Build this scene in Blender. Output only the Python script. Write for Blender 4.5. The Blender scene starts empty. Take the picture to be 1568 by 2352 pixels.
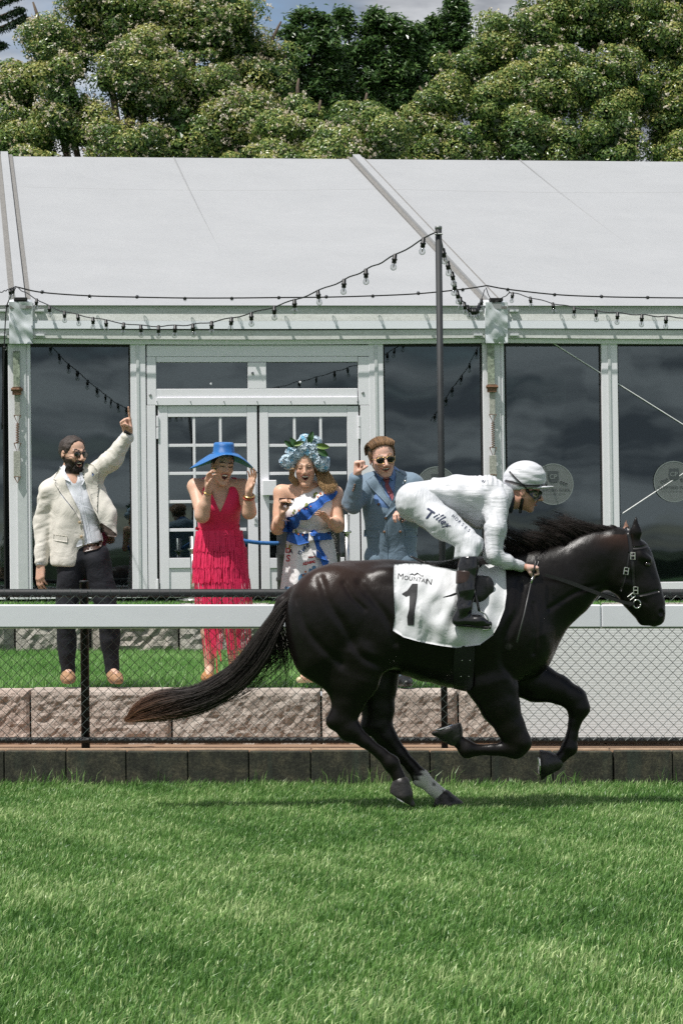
import bpy, bmesh, math, random
import numpy as np
from mathutils import Vector, Matrix, noise as mnoise
from mathutils.bvhtree import BVHTree

R = math.radians
rng = np.random.default_rng(7)
random.seed(7)
scene = bpy.context.scene
COL = scene.collection

# ---------------------------------------------------------------- camera, sky, sun
FPX = 6300.0                      # focal length in units of a 1568 x 2352 frame
CAM = np.array([0.0, 0.0, 1.59])
PITCH, ROLL = math.atan(124 / FPX), R(0.70)
_F = np.array([0, math.cos(PITCH), math.sin(PITCH)])
_U0 = np.array([0, -math.sin(PITCH), math.cos(PITCH)])
_R0 = np.array([1.0, 0, 0])
_R = _R0 * math.cos(ROLL) - _U0 * math.sin(ROLL)
_U = _R0 * math.sin(ROLL) + _U0 * math.cos(ROLL)
cam_data = bpy.data.cameras.new('camera')
cam = bpy.data.objects.new('camera', cam_data)
COL.objects.link(cam)
cam_data.sensor_fit = 'HORIZONTAL'
cam_data.sensor_width = 24.0
cam_data.lens = FPX / 1568 * 24.0
cam_data.clip_start, cam_data.clip_end = 0.2, 3000
_m = Matrix(((_R[0], _U[0], -_F[0], CAM[0]), (_R[1], _U[1], -_F[1], CAM[1]), (_R[2], _U[2], -_F[2], CAM[2]), (0, 0, 0, 1)))
cam.matrix_world = _m
scene.camera = cam

LIGHT = Vector((0.36, 0.33, -1.0)).normalized()      # the way sunlight travels
sun_data = bpy.data.lights.new('sun', 'SUN')
sun_data.energy = 4.6
sun_data.angle = R(0.53)
sun_data.color = (1.0, 0.965, 0.915)
sun = bpy.data.objects.new('sun', sun_data)
sun.rotation_euler = LIGHT.to_track_quat('-Z', 'Y').to_euler()
sun.location = (-8, -6, 30)
COL.objects.link(sun)

world = bpy.data.worlds.new('World')
scene.world = world
world.use_nodes = True
wn, wl = world.node_tree.nodes, world.node_tree.links
wn.clear()
w_out = wn.new('ShaderNodeOutputWorld')
w_bg = wn.new('ShaderNodeBackground')
w_bg.inputs['Strength'].default_value = 0.1
w_sky = wn.new('ShaderNodeTexSky')
w_sky.sky_type = 'NISHITA'
w_sky.sun_disc = False
w_sky.sun_elevation = math.asin(-LIGHT.z)
w_sky.sun_rotation = math.atan2(-LIGHT.x, -LIGHT.y)
w_sky.altitude = 600
# broken cloud cover, the same all round
w_tc = wn.new('ShaderNodeTexCoord')
w_map = wn.new('ShaderNodeMapping')
w_map.inputs['Scale'].default_value = (1.0, 1.0, 1.0)
w_map.inputs['Location'].default_value = (3.1, 1.7, 0.4)
w_sep = wn.new('ShaderNodeSeparateXYZ')
w_up = wn.new('ShaderNodeMath')
w_up.operation = 'MAXIMUM'
w_up.inputs[1].default_value = 0.0
w_add = wn.new('ShaderNodeMath')
w_add.operation = 'ADD'
w_add.inputs[1].default_value = 0.13
w_dx = wn.new('ShaderNodeMath')
w_dx.operation = 'DIVIDE'
w_dy = wn.new('ShaderNodeMath')
w_dy.operation = 'DIVIDE'
w_cmb = wn.new('ShaderNodeCombineXYZ')
w_noise = wn.new('ShaderNodeTexNoise')
w_noise.inputs['Scale'].default_value = 1.1
w_noise.inputs['Detail'].default_value = 9
w_noise.inputs['Roughness'].default_value = 0.58
w_noise.inputs['Distortion'].default_value = 0.15
w_ramp = wn.new('ShaderNodeValToRGB')
w_ramp.color_ramp.elements[0].position = 0.35
w_ramp.color_ramp.elements[1].position = 0.48
w_noise2 = wn.new('ShaderNodeTexNoise')
w_noise2.inputs['Scale'].default_value = 2.2
w_noise2.inputs['Detail'].default_value = 8
w_noise2.inputs['Roughness'].default_value = 0.55
w_shade = wn.new('ShaderNodeValToRGB')
w_shade.color_ramp.elements[0].position = 0.42
w_shade.color_ramp.elements[0].color = (2.1, 2.3, 2.65, 1)
w_shade.color_ramp.elements[1].position = 0.57
w_shade.color_ramp.elements[1].color = (6.6, 6.75, 7.0, 1)
w_mix = wn.new('ShaderNodeMix')
w_mix.data_type = 'RGBA'
wl.new(w_tc.outputs['Generated'], w_sep.inputs[0])
wl.new(w_sep.outputs[2], w_up.inputs[0])
wl.new(w_up.outputs[0], w_add.inputs[0])
wl.new(w_sep.outputs[0], w_dx.inputs[0])
wl.new(w_add.outputs[0], w_dx.inputs[1])
wl.new(w_sep.outputs[1], w_dy.inputs[0])
wl.new(w_add.outputs[0], w_dy.inputs[1])
wl.new(w_dx.outputs[0], w_cmb.inputs[0])
wl.new(w_dy.outputs[0], w_cmb.inputs[1])
wl.new(w_cmb.outputs[0], w_map.inputs['Vector'])
wl.new(w_map.outputs['Vector'], w_noise.inputs['Vector'])
wl.new(w_map.outputs['Vector'], w_noise2.inputs['Vector'])
wl.new(w_noise.outputs['Fac'], w_ramp.inputs['Fac'])
wl.new(w_noise2.outputs['Fac'], w_shade.inputs['Fac'])
wl.new(w_ramp.outputs['Color'], w_mix.inputs[0])
wl.new(w_sky.outputs['Color'], w_mix.inputs[6])
wl.new(w_shade.outputs['Color'], w_mix.inputs[7])
wl.new(w_mix.outputs[2], w_bg.inputs['Color'])
wl.new(w_bg.outputs['Background'], w_out.inputs['Surface'])

vs = scene.view_settings
vs.view_transform = 'Standard'
vs.look = 'None'
vs.exposure = 0.12
vs.gamma = 1.0
vs.use_curve_mapping = False
scene.render.engine = 'CYCLES'
scene.cycles.use_denoising = False
scene.cycles.max_bounces = 8
scene.cycles.transparent_max_bounces = 12
scene.cycles.sample_clamp_indirect = 4.0
scene.cycles.caustics_reflective = False
scene.cycles.caustics_refractive = False
scene.cycles.blur_glossy = 0.5

# ---------------------------------------------------------------- geometry helpers
SLOPE = -math.tan(ROLL)           # the track and terraces fall gently to the right


def ray(px, py):
    return _F + _R * (px - 784) / FPX - _U * (py - 1176) / FPX


def at(px, py, Y):
    d = ray(px, py)
    return CAM + d * (Y / d[1])


def gz(x, h=0.0):
    return h + SLOPE * x


def mesh_np(name, verts, faces, mat=None, parent=None, smooth=False, attrs=None, mats=None, mat_idx=None):
    """verts (n,3); faces: list of (k,m) int arrays"""
    me = bpy.data.meshes.new(name)
    verts = np.asarray(verts, dtype=np.float32)
    faces = [np.asarray(f, dtype=np.int32) for f in faces if len(f)]
    me.vertices.add(len(verts))
    me.vertices.foreach_set('co', verts.ravel())
    nl = sum(f.size for f in faces)
    npoly = sum(len(f) for f in faces)
    me.loops.add(nl)
    me.loops.foreach_set('vertex_index', np.concatenate([f.ravel() for f in faces]))
    me.polygons.add(npoly)
    tot = np.concatenate([np.full(len(f), f.shape[1], np.int32) for f in faces])
    start = np.concatenate([[0], np.cumsum(tot)[:-1]]).astype(np.int32)
    me.polygons.foreach_set('loop_start', start)
    me.polygons.foreach_set('loop_total', tot)
    me.polygons.foreach_set('use_smooth', np.full(npoly, bool(smooth)))
    if mat_idx is not None:
        me.polygons.foreach_set('material_index', np.asarray(mat_idx, np.int32))
    me.update(calc_edges=True)
    me.validate()
    for k, v in (attrs or {}).items():
        v = np.asarray(v, np.float32)
        if v.ndim == 1:
            a = me.attributes.new(k, 'FLOAT', 'POINT')
            a.data.foreach_set('value', v)
        else:
            a = me.attributes.new(k, 'FLOAT_COLOR', 'POINT')
            if v.shape[1] == 3:
                v = np.concatenate([v, np.ones((len(v), 1), np.float32)], 1)
            a.data.foreach_set('color', v.ravel())
    o = bpy.data.objects.new(name, me)
    COL.objects.link(o)
    for m in (mats or ([mat] if mat else [])):
        me.materials.append(m)
    if parent is not None:
        o.parent = parent
    return o


def tag(o, label=None, cat=None, group=None, kind=None):
    if label:
        o['label'] = label
    if cat:
        o['category'] = cat
    if group:
        o['group'] = group
    if kind:
        o['kind'] = kind
    return o


def empty(name, loc, label=None, cat=None, group=None):
    o = bpy.data.objects.new(name, None)
    o.empty_display_size = 0.1
    COL.objects.link(o)
    o['_loc'] = tuple(float(v) for v in loc)
    tag(o, label, cat, group)
    return o


class MB:
    """collects shapes into one mesh"""

    def __init__(s):
        s.v, s.f, s.n = [], {3: [], 4: []}, 0

    def add(s, verts, faces):
        verts = np.asarray(verts, float).reshape(-1, 3)
        for f in faces:
            s.f.setdefault(len(f), []).append([i + s.n for i in f])
        s.v.append(verts)
        s.n += len(verts)
        return s

    def hexa(s, c):
        """8 corners: bottom 4 (ccw) then top 4"""
        return s.add(c, [(3, 2, 1, 0), (4, 5, 6, 7), (0, 1, 5, 4), (1, 2, 6, 5), (2, 3, 7, 6), (3, 0, 4, 7)])

    def box(s, x0, x1, y0, y1, z0, z1, bev=0.0, fn=None):
        if bev <= 0:
            c = [(x0, y0, z0), (x1, y0, z0), (x1, y1, z0), (x0, y1, z0), (x0, y0, z1), (x1, y0, z1), (x1, y1, z1), (x0, y1, z1)]
            c = np.array(c, float)
            if fn:
                c = fn(c)
            return s.hexa(c)
        # chamfered box: three nested rectangles pairs
        V, idx = [], {}
        b = bev
        for ix, sx in ((0, -1), (1, 1)):
            for iy, sy in ((0, -1), (1, 1)):
                for iz, sz in ((0, -1), (1, 1)):
                    X, Y, Z = (x0, x1)[ix], (y0, y1)[iy], (z0, z1)[iz]
                    for ax in range(3):
                        p = [X - sx * b, Y - sy * b, Z - sz * b]
                        p[ax] = (X, Y, Z)[ax]
                        idx[(ix, iy, iz, ax)] = len(V)
                        V.append(p)
        F = []
        for a in range(3):
            u, w = (a + 1) % 3, (a + 2) % 3
            for sgn in (0, 1):
                q = []
                for (p, r) in ((0, 0), (1, 0), (1, 1), (0, 1)):
                    k = [0, 0, 0]
                    k[a], k[u], k[w] = sgn, p, r
                    q.append(idx[(k[0], k[1], k[2], a)])
                F.append(q if sgn else q[::-1])
            # edges running along axis a
            for p in (0, 1):
                for r in (0, 1):
                    k0, k1 = [0, 0, 0], [0, 0, 0]
                    k0[a], k1[a] = 0, 1
                    k0[u] = k1[u] = p
                    k0[w] = k1[w] = r
                    q = [idx[(*k0, u)], idx[(*k1, u)], idx[(*k1, w)], idx[(*k0, w)]]
                    F.append(q if (p == r) else q[::-1])
        for ix in (0, 1):
            for iy in (0, 1):
                for iz in (0, 1):
                    q = [idx[(ix, iy, iz, a)] for a in range(3)]
                    F.append(q if (ix + iy + iz) % 2 == 1 else q[::-1])
        V = np.array(V, float)
        if fn:
            V = fn(V)
        return s.add(V, F)

    def tube(s, pts, r, n=8, cap=True):
        pts = np.asarray(pts, float)
        m = len(pts)
        rr = np.broadcast_to(np.asarray(r, float), (m,))
        t = np.gradient(pts, axis=0)
        t /= np.linalg.norm(t, axis=1, keepdims=True) + 1e-12
        ref = np.array([0.0, 0, 1]) if abs(t[0][2]) < 0.9 else np.array([1.0, 0, 0])
        u = np.cross(t[0], ref)
        u /= np.linalg.norm(u)
        V = []
        for i in range(m):
            u = u - t[i] * np.dot(u, t[i])
            u /= np.linalg.norm(u) + 1e-12
            w = np.cross(t[i], u)
            for k in range(n):
                a = 2 * math.pi * k / n
                V.append(pts[i] + rr[i] * (math.cos(a) * u + math.sin(a) * w))
        F = []
        for i in range(m - 1):
            for k in range(n):
                k2 = (k + 1) % n
                F.append((i * n + k, i * n + k2, (i + 1) * n + k2, (i + 1) * n + k))
        if cap:
            F.append(tuple(range(n))[::-1])
            F.append(tuple((m - 1) * n + k for k in range(n)))
        return s.add(V, F)

    def lathe(s, prof, c, n=24, axis=None):
        """prof: list of (r, h) ; c: base centre; axis optional 3x3 (columns u,v,axis)"""
        A = np.eye(3) if axis is None else np.asarray(axis)
        V, F = [], []
        for (r, h) in prof:
            for k in range(n):
                a = 2 * math.pi * k / n
                V.append(np.asarray(c) + A @ np.array([r * math.cos(a), r * math.sin(a), h]))
        for i in range(len(prof) - 1):
            for k in range(n):
                k2 = (k + 1) % n
                F.append((i * n + k, i * n + k2, (i + 1) * n + k2, (i + 1) * n + k))
        F.append(tuple(range(n))[::-1])
        F.append(tuple((len(prof) - 1) * n + k for k in range(n)))
        return s.add(V, F)

    def build(s, name, mat, parent=None, smooth=False):
        return mesh_np(name, np.concatenate(s.v), [np.array(v) for v in s.f.values() if v], mat, parent, smooth)


def catmull(pts, n):
    """smooth curve through pts, n samples"""
    pts = np.asarray(pts, float)
    P = np.vstack([2 * pts[0] - pts[1], pts, 2 * pts[-1] - pts[-2]])
    out = []
    m = len(pts) - 1
    for s in np.linspace(0, m, n):
        i = min(int(s), m - 1)
        t = s - i
        p0, p1, p2, p3 = P[i], P[i + 1], P[i + 2], P[i + 3]
        out.append(0.5 * ((2 * p1) + (-p0 + p2) * t + (2 * p0 - 5 * p1 + 4 * p2 - p3) * t ** 2 + (-p0 + 3 * p1 - 3 * p2 + p3) * t ** 3))
    return np.array(out)


# ---------------------------------------------------------------- materials
class NT:
    def __init__(s, name):
        s.m = bpy.data.materials.new(name)
        s.m.use_nodes = True
        s.n, s.l = s.m.node_tree.nodes, s.m.node_tree.links
        s.b = s.n['Principled BSDF']
        s.out = s.n['Material Output']

    def new(s, t, **kw):
        nd = s.n.new(t)
        for k, v in kw.items():
            setattr(nd, k, v)
        return nd

    def link(s, a, b):
        s.l.new(a, b)

    def coord(s, scale=(1, 1, 1), kind='Object'):
        tc = s.new('ShaderNodeTexCoord')
        mp = s.new('ShaderNodeMapping')
        mp.inputs['Scale'].default_value = scale
        s.link(tc.outputs[kind], mp.inputs['Vector'])
        return mp.outputs['Vector']

    def noise(s, scale, detail=6, rough=0.6, vec=None, dist=0.0):
        nd = s.new('ShaderNodeTexNoise')
        nd.inputs['Scale'].default_value = scale
        nd.inputs['Detail'].default_value = detail
        nd.inputs['Roughness'].default_value = rough
        nd.inputs['Distortion'].default_value = dist
        s.link(vec if vec is not None else s.coord(), nd.inputs['Vector'])
        return nd.outputs['Fac']

    def ramp(s, fac, stops):
        r = s.new('ShaderNodeValToRGB')
        e = r.color_ramp.elements
        while len(e) < len(stops):
            e.new(0.5)
        for el, (p, c) in zip(e, stops):
            el.position = p
            el.color = (*c, 1) if len(c) == 3 else c
        s.link(fac, r.inputs['Fac'])
        return r.outputs['Color']

    def mix(s, fac, a, b, mode='MIX'):
        m = s.new('ShaderNodeMix', data_type='RGBA', blend_type=mode)
        for sock, v in ((m.inputs[0], fac), (m.inputs[6], a), (m.inputs[7], b)):
            if isinstance(v, (int, float)):
                sock.default_value = v
            elif isinstance(v, tuple):
                sock.default_value = (*v, 1) if len(v) == 3 else v
            else:
                s.link(v, sock)
        return m.outputs[2]

    def bump(s, fac, strength=0.3, dist=0.01, prev=None):
        b = s.new('ShaderNodeBump')
        b.inputs['Strength'].default_value = strength
        b.inputs['Distance'].default_value = dist
        s.link(fac, b.inputs['Height'])
        if prev is not None:
            s.link(prev, b.inputs['Normal'])
        return b.outputs['Normal']

    def attr(s, name):
        a = s.new('ShaderNodeAttribute')
        a.attribute_name = name
        return a

    def set(s, **kw):
        for k, v in kw.items():
            sock = s.b.inputs[k.replace('_', ' ')]
            if isinstance(v, (int, float)):
                sock.default_value = v
            elif isinstance(v, tuple):
                sock.default_value = (*v, 1) if len(v) == 3 else v
            else:
                s.link(v, sock)
        return s


def simple(name, col, rough=0.6, metal=0.0, var=0.12, scale=20.0, bump=0.0, bscale=60.0, spec=0.5, sheen=0.0, kind='Object'):
    t = NT(name)
    v = t.coord(kind=kind)
    lo = tuple(c * (1 - var) for c in col)
    hi = tuple(min(1, c * (1 + var)) for c in col)
    c = t.ramp(t.noise(scale, 5, 0.6, v), [(0.3, lo), (0.7, hi)])
    t.set(Base_Color=c, Roughness=rough, Metallic=metal)
    t.b.inputs['Specular IOR Level'].default_value = spec
    if sheen:
        t.b.inputs['Sheen Weight'].default_value = sheen
    if bump:
        t.set(Normal=t.bump(t.noise(bscale, 4, 0.6, v), bump, 0.01))
    return t.m


def attr_mat(name, attr='col', rough=0.6, spec=0.4, bump=0.0, bscale=80, sss=0.0, sheen=0.0, metal=0.0):
    t = NT(name)
    a = t.attr(attr)
    v = t.coord()
    c = t.mix(0.25, a.outputs['Color'], t.ramp(t.noise(30, 4, 0.6, v), [(0.3, (0.75, 0.75, 0.75)), (0.7, (1.15, 1.15, 1.15))]), 'MULTIPLY')
    t.set(Base_Color=c, Roughness=rough, Metallic=metal)
    t.b.inputs['Specular IOR Level'].default_value = spec
    if sss:
        t.b.inputs['Subsurface Weight'].default_value = sss
        t.b.inputs['Subsurface Radius'].default_value = (0.012, 0.005, 0.003)
        t.b.inputs['Subsurface Scale'].default_value = 1.0
    if sheen:
        t.b.inputs['Sheen Weight'].default_value = sheen
    if bump:
        t.set(Normal=t.bump(t.noise(bscale, 4, 0.6, v), bump, 0.008))
    return t.m
# ================================================================ THE SETTING
def gz(x, h=0.0):
    return h + SLOPE * np.clip(x, -10, 10)


Y_HORSE, Y_KERB, Y_RAIL, Y_FENCE, Y_PANEL, Y_STONE, Y_CROWD, Y_ROCK = 17.8, 19.6, 19.72, 19.85, 20.31, 20.55, 20.78, 29.4
Z_LEDGE, Z_LAWN, Z_TERR = 0.255, 0.665, 1.17


def shear(c):
    c = np.array(c, float)
    c[:, 2] += SLOPE * np.clip(c[:, 0], -10, 10)
    return c


def sheet(name, xs, ys, h, mat):
    X, Y = np.meshgrid(xs, ys, indexing='ij')
    Z = gz(X, h)
    nx, ny = X.shape
    V = np.stack([X, Y, Z], -1).reshape(-1, 3)
    i, j = np.meshgrid(np.arange(nx - 1), np.arange(ny - 1), indexing='ij')
    a = (i * ny + j).ravel()
    F = np.stack([a, a + ny, a + ny + 1, a + 1], 1)
    return tag(mesh_np(name, V, [F], mat), kind='structure')


def m_soil():
    t = NT('turf_soil')
    v = t.coord()
    c = t.ramp(t.noise(1.3, 6, 0.65, v), [(0.25, (0.030, 0.075, 0.020)), (0.6, (0.045, 0.115, 0.030)), (0.85, (0.075, 0.15, 0.045))])
    t.set(Base_Color=c, Roughness=0.95, Normal=t.bump(t.noise(40, 5, 0.7, v), 0.6, 0.02))
    return t.m


def m_sand():
    t = NT('orange_sand')
    v = t.coord((1, 4, 4))
    c = t.ramp(t.noise(7, 8, 0.7, v), [(0.2, (0.17, 0.105, 0.07)), (0.55, (0.33, 0.215, 0.14)), (0.85, (0.45, 0.32, 0.22))])
    t.set(Base_Color=c, Roughness=0.95, Normal=t.bump(t.noise(90, 5, 0.7, v), 0.5, 0.01))
    return t.m


SOIL, SAND = m_soil(), m_sand()
XS = [-1500, -300, -60, -20, -10, -5, 0, 5, 10, 20, 60, 300, 1500]
sheet('ground', XS, [-1500, -300, -60, -10, 0, 5, 10, 15, 19.62], 0.0, SOIL)
sheet('sand_ledge', XS, [19.66, 20.2, 20.75], Z_LEDGE, SAND)
sheet('lawn_bank', XS, [20.90, 23, 26, 29.5], Z_LAWN - 0.03, SOIL)
sheet('terrace_ground', XS, [29.7, 33, 40, 60, 200, 1500], Z_TERR - 0.02, SOIL)


# ---- grass blades
def m_grass(name, dark, mid, pale):
    t = NT(name)
    a = t.attr('tint')
    c = t.ramp(a.outputs['Fac'], [(0.0, dark), (0.5, mid), (0.86, pale), (1.0, tuple(min(1, x * 1.45) for x in pale))])
    t.set(Base_Color=c, Roughness=0.42)
    t.b.inputs['Specular IOR Level'].default_value = 0.55
    tr = t.new('ShaderNodeBsdfTranslucent')
    t.link(c, tr.inputs['Color'])
    mx = t.new('ShaderNodeMixShader')
    mx.inputs[0].default_value = 0.35
    t.link(t.b.outputs[0], mx.inputs[1])
    t.link(tr.outputs[0], mx.inputs[2])
    t.link(mx.outputs[0], t.out.inputs['Surface'])
    return t.m


GRASS = m_grass('grass_blade', (0.045, 0.130, 0.024), (0.160, 0.325, 0.072), (0.480, 0.580, 0.275))
LAWN = m_grass('lawn_blade', (0.070, 0.190, 0.034), (0.165, 0.375, 0.080), (0.370, 0.550, 0.215))


def lowfreq(x, y, s=1.0):
    return (np.sin(1.7 * x / s + 0.6 * y / s + 1.0) + np.sin(-0.9 * x / s + 1.3 * y / s + 2.2) + np.sin(2.9 * x / s + 2.3 * y / s)
            + 0.7 * np.sin(5.1 * x / s - 3.7 * y / s + 0.5) + 0.6 * np.sin(7.3 * x / s + 6.1 * y / s + 4.0)) / 4.3


def grass(name, x, y, z, hgt, wid, mat, label, segs=2, wind=(0.25, 0.05), extra=None, yaw=None):
    n = len(x)
    ang = rng.uniform(0, 2 * np.pi, n) if yaw is None else yaw
    dx, dy = np.cos(ang), np.sin(ang)
    la = rng.uniform(0, 2 * np.pi, n)
    lean = np.abs(rng.normal(0.35, 0.28, n))
    lx = np.cos(la) * lean + wind[0]
    ly = np.sin(la) * lean + wind[1]
    base = np.stack([x, y, z], 1)
    side = np.stack([dx, dy, np.zeros(n)], 1) * (wid / 2)[:, None]
    mid = base + np.stack([lx * hgt * 0.28, ly * hgt * 0.28, hgt * 0.60], 1)
    tip = base + np.stack([lx * hgt * 0.95, ly * hgt * 0.95, hgt * np.clip(1.0 - 0.3 * lean, 0.4, 1)], 1)
    if segs == 2:
        V = np.stack([base - side, base + side, mid - side * 0.8, mid + side * 0.8, tip], 1).reshape(-1, 3)
        b = np.arange(n) * 5
        Q = np.stack([b, b + 1, b + 3, b + 2], 1)
        T = np.stack([b + 2, b + 3, b + 4], 1)
        rep = 5
    else:
        V = np.stack([base - side, base + side, tip], 1).reshape(-1, 3)
        b = np.arange(n) * 3
        Q = np.zeros((0, 4), int)
        T = np.stack([b, b + 1, b + 2], 1)
        rep = 3
    tint = np.clip(0.40 + 0.24 * lowfreq(x, y) + 0.18 * lowfreq(x + 9, y * 0.6, 0.30) + rng.normal(0, 0.16, n) + (rng.uniform(0, 1, n) < 0.13) * rng.uniform(0.2, 0.6, n) + (0 if extra is None else extra), 0, 1)  # a share of blades tinted much paler as painted specular flecks
    o = mesh_np(name, V, [Q, T], mat, smooth=False, attrs={'tint': np.repeat(tint, rep)})
    return tag(o, label, 'grass', kind='stuff')


def scatter(n, y0, y1, half, power=1.0):
    """random points, half(y) = half width at y"""
    y = y0 + (y1 - y0) * rng.uniform(0, 1, int(n * 2.2)) ** power
    w = half(y)
    keep = rng.uniform(0, 1, len(y)) < w / w.max()
    y = y[keep][:n]
    x = rng.uniform(-1, 1, len(y)) * half(y)
    return x, y


x, y = scatter(250000, 8.6, 19.58, lambda y: 0.13 * y + 0.75)
clump = 0.5 + 0.5 * lowfreq(x * 2.3 + 4, y * 2.3, 0.5)
h = (0.032 + 0.030 * clump) * rng.uniform(0.65, 1.35, len(x))
h = h * np.where(y > 18.7, 1.0 + 0.5 * (y - 18.7), 1.0)
grass('track_grass', x, y, gz(x) - 0.004, h, rng.uniform(0.0045, 0.0085, len(x)), GRASS, 'thick green turf of the race track in front of the kerb')
# long seedy blades against the kerb
x = rng.uniform(-3.4, 3.4, 900)
y = rng.uniform(19.40, 19.58, 900)
grass('tall_grass', x, y, gz(x), rng.uniform(0.07, 0.20, 900) * (0.55 + 0.45 * (lowfreq(x * 3, y) > 0.1)), rng.uniform(0.004, 0.008, 900), GRASS,
      'longer wispy grass blades growing up against the dark kerb blocks', wind=(0.1, 0))
# upper lawn behind the stone blocks
x, y = scatter(120000, 20.92, 29.4, lambda y: 0.13 * y + 0.8)
grass('lawn_grass', x, y, gz(x, Z_LAWN) - 0.03, rng.uniform(0.05, 0.11, len(x)) * np.where(y < 21.3, 1.15, 1.0), rng.uniform(0.006, 0.011, len(x)), LAWN,
      'bright green lawn behind the sandstone blocks where the crowd stands', segs=1, extra=0.06)
x, y = scatter(26000, 29.75, 31.2, lambda y: 0.13 * y + 0.8)
grass('terrace_grass', x, y, gz(x, Z_TERR) - 0.02, rng.uniform(0.03, 0.07, len(x)), rng.uniform(0.006, 0.012, len(x)), LAWN,
      'narrow strip of grass along the foot of the white marquee', segs=1, extra=0.06)


# ---- kerb of dark concrete blocks
def m_kerb():
    t = NT('mouldy_concrete')
    v = t.coord()
    base = t.ramp(t.noise(9, 9, 0.72, v), [(0.30, (0.014, 0.016, 0.012)), (0.50, (0.042, 0.043, 0.030)), (0.70, (0.105, 0.096, 0.062))])
    spots = t.ramp(t.noise(55, 6, 0.7, v), [(0.42, (0.35, 0.35, 0.35)), (0.62, (1.25, 1.25, 1.2))])
    c = t.mix(0.8, base, spots, 'MULTIPLY')
    streak = t.ramp(t.noise(2.2, 5, 0.6, t.coord((3, 1, 0.3))), [(0.52, (0, 0, 0)), (0.66, (1, 1, 1))])
    c = t.mix(t.mix(0.55, (0, 0, 0), streak), c, (0.030, 0.048, 0.036))
    t.set(Base_Color=c, Roughness=0.9, Normal=t.bump(t.noise(120, 6, 0.7, v), 0.5, 0.006))
    return t.m


KERB = m_kerb()
kerb = empty('kerb_wall', (0, Y_KERB + 0.05, 0), 'low kerb of dark mouldy concrete blocks at the edge of the turf', 'kerb')
joints = [-420, -280, -138, 10, 152, 290, 432, 572, 714, 850, 988, 1128, 1270, 1410, 1545, 1690, 1830, 1970]
for a, b in zip(joints[:-1], joints[1:]):
    xa, xb = at(a, 1760, Y_KERB)[0], at(b, 1760, Y_KERB)[0]
    g = 0.010 if b == 1410 else 0.003
    j = random.uniform(-0.004, 0.004)
    MB().box(xa + 0.003, xb - g, Y_KERB + j, Y_KERB + 0.10, -0.05, Z_LEDGE + 0.012 + random.uniform(-0.003, 0.003), 0.006, shear).build('kerb_block', KERB, kerb)
MB().box(-6, 6, Y_KERB + 0.04, Y_KERB + 0.09, -0.05, Z_LEDGE, 0, shear).build('joint_backing', KERB, kerb)  # dark backing added to stop light through the joints, doubling as mortar
# ---- timber edging strip on top of the ledge
TIMBER = simple('weathered_edging', (0.42, 0.29, 0.19), 0.85, var=0.3, scale=9, bump=0.3)
edg = empty('edging_strip', (0, Y_KERB + 0.13, Z_LEDGE), 'thin sandy timber edging along the top of the kerb', 'edging')
for a, b in zip([-500, 150, 715, 1405, 1640], [148, 713, 1402, 1638, 2100]):
    xa, xb = at(a, 1712, Y_KERB)[0], at(b, 1712, Y_KERB)[0]
    MB().box(xa, xb, Y_KERB + 0.112, Y_KERB + 0.16, Z_LEDGE - 0.04, Z_LEDGE + 0.022, 0.004, shear).build('edging_board', TIMBER, edg)


# ---- sandstone retaining wall
def m_stone(name, a, b, c_):
    t = NT(name)
    v = t.coord()
    oi = t.new('ShaderNodeObjectInfo')
    base = t.ramp(t.noise(3.2, 9, 0.68, v), [(0.25, a), (0.52, b), (0.8, c_)])
    warm = t.mix(oi.outputs['Random'], (1.06, 1.0, 0.98), (0.94, 0.98, 0.98))
    c = t.mix(1.0, base, warm, 'MULTIPLY')
    sp = t.ramp(t.noise(70, 6, 0.75, v), [(0.36, (0.50, 0.46, 0.42)), (0.5, (0.95, 0.95, 0.95)), (0.7, (1.18, 1.16, 1.12))])
    c = t.mix(0.85, c, sp, 'MULTIPLY')
    n1 = t.bump(t.noise(28, 9, 0.72, v), 0.8, 0.03)
    t.set(Base_Color=c, Roughness=0.92, Normal=n1)
    return t.m


STONE = m_stone('pink_sandstone', (0.36, 0.295, 0.25), (0.56, 0.475, 0.42), (0.70, 0.63, 0.575))
ROCK = m_stone('pale_rock', (0.22, 0.21, 0.19), (0.40, 0.385, 0.345), (0.54, 0.52, 0.47))


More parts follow.
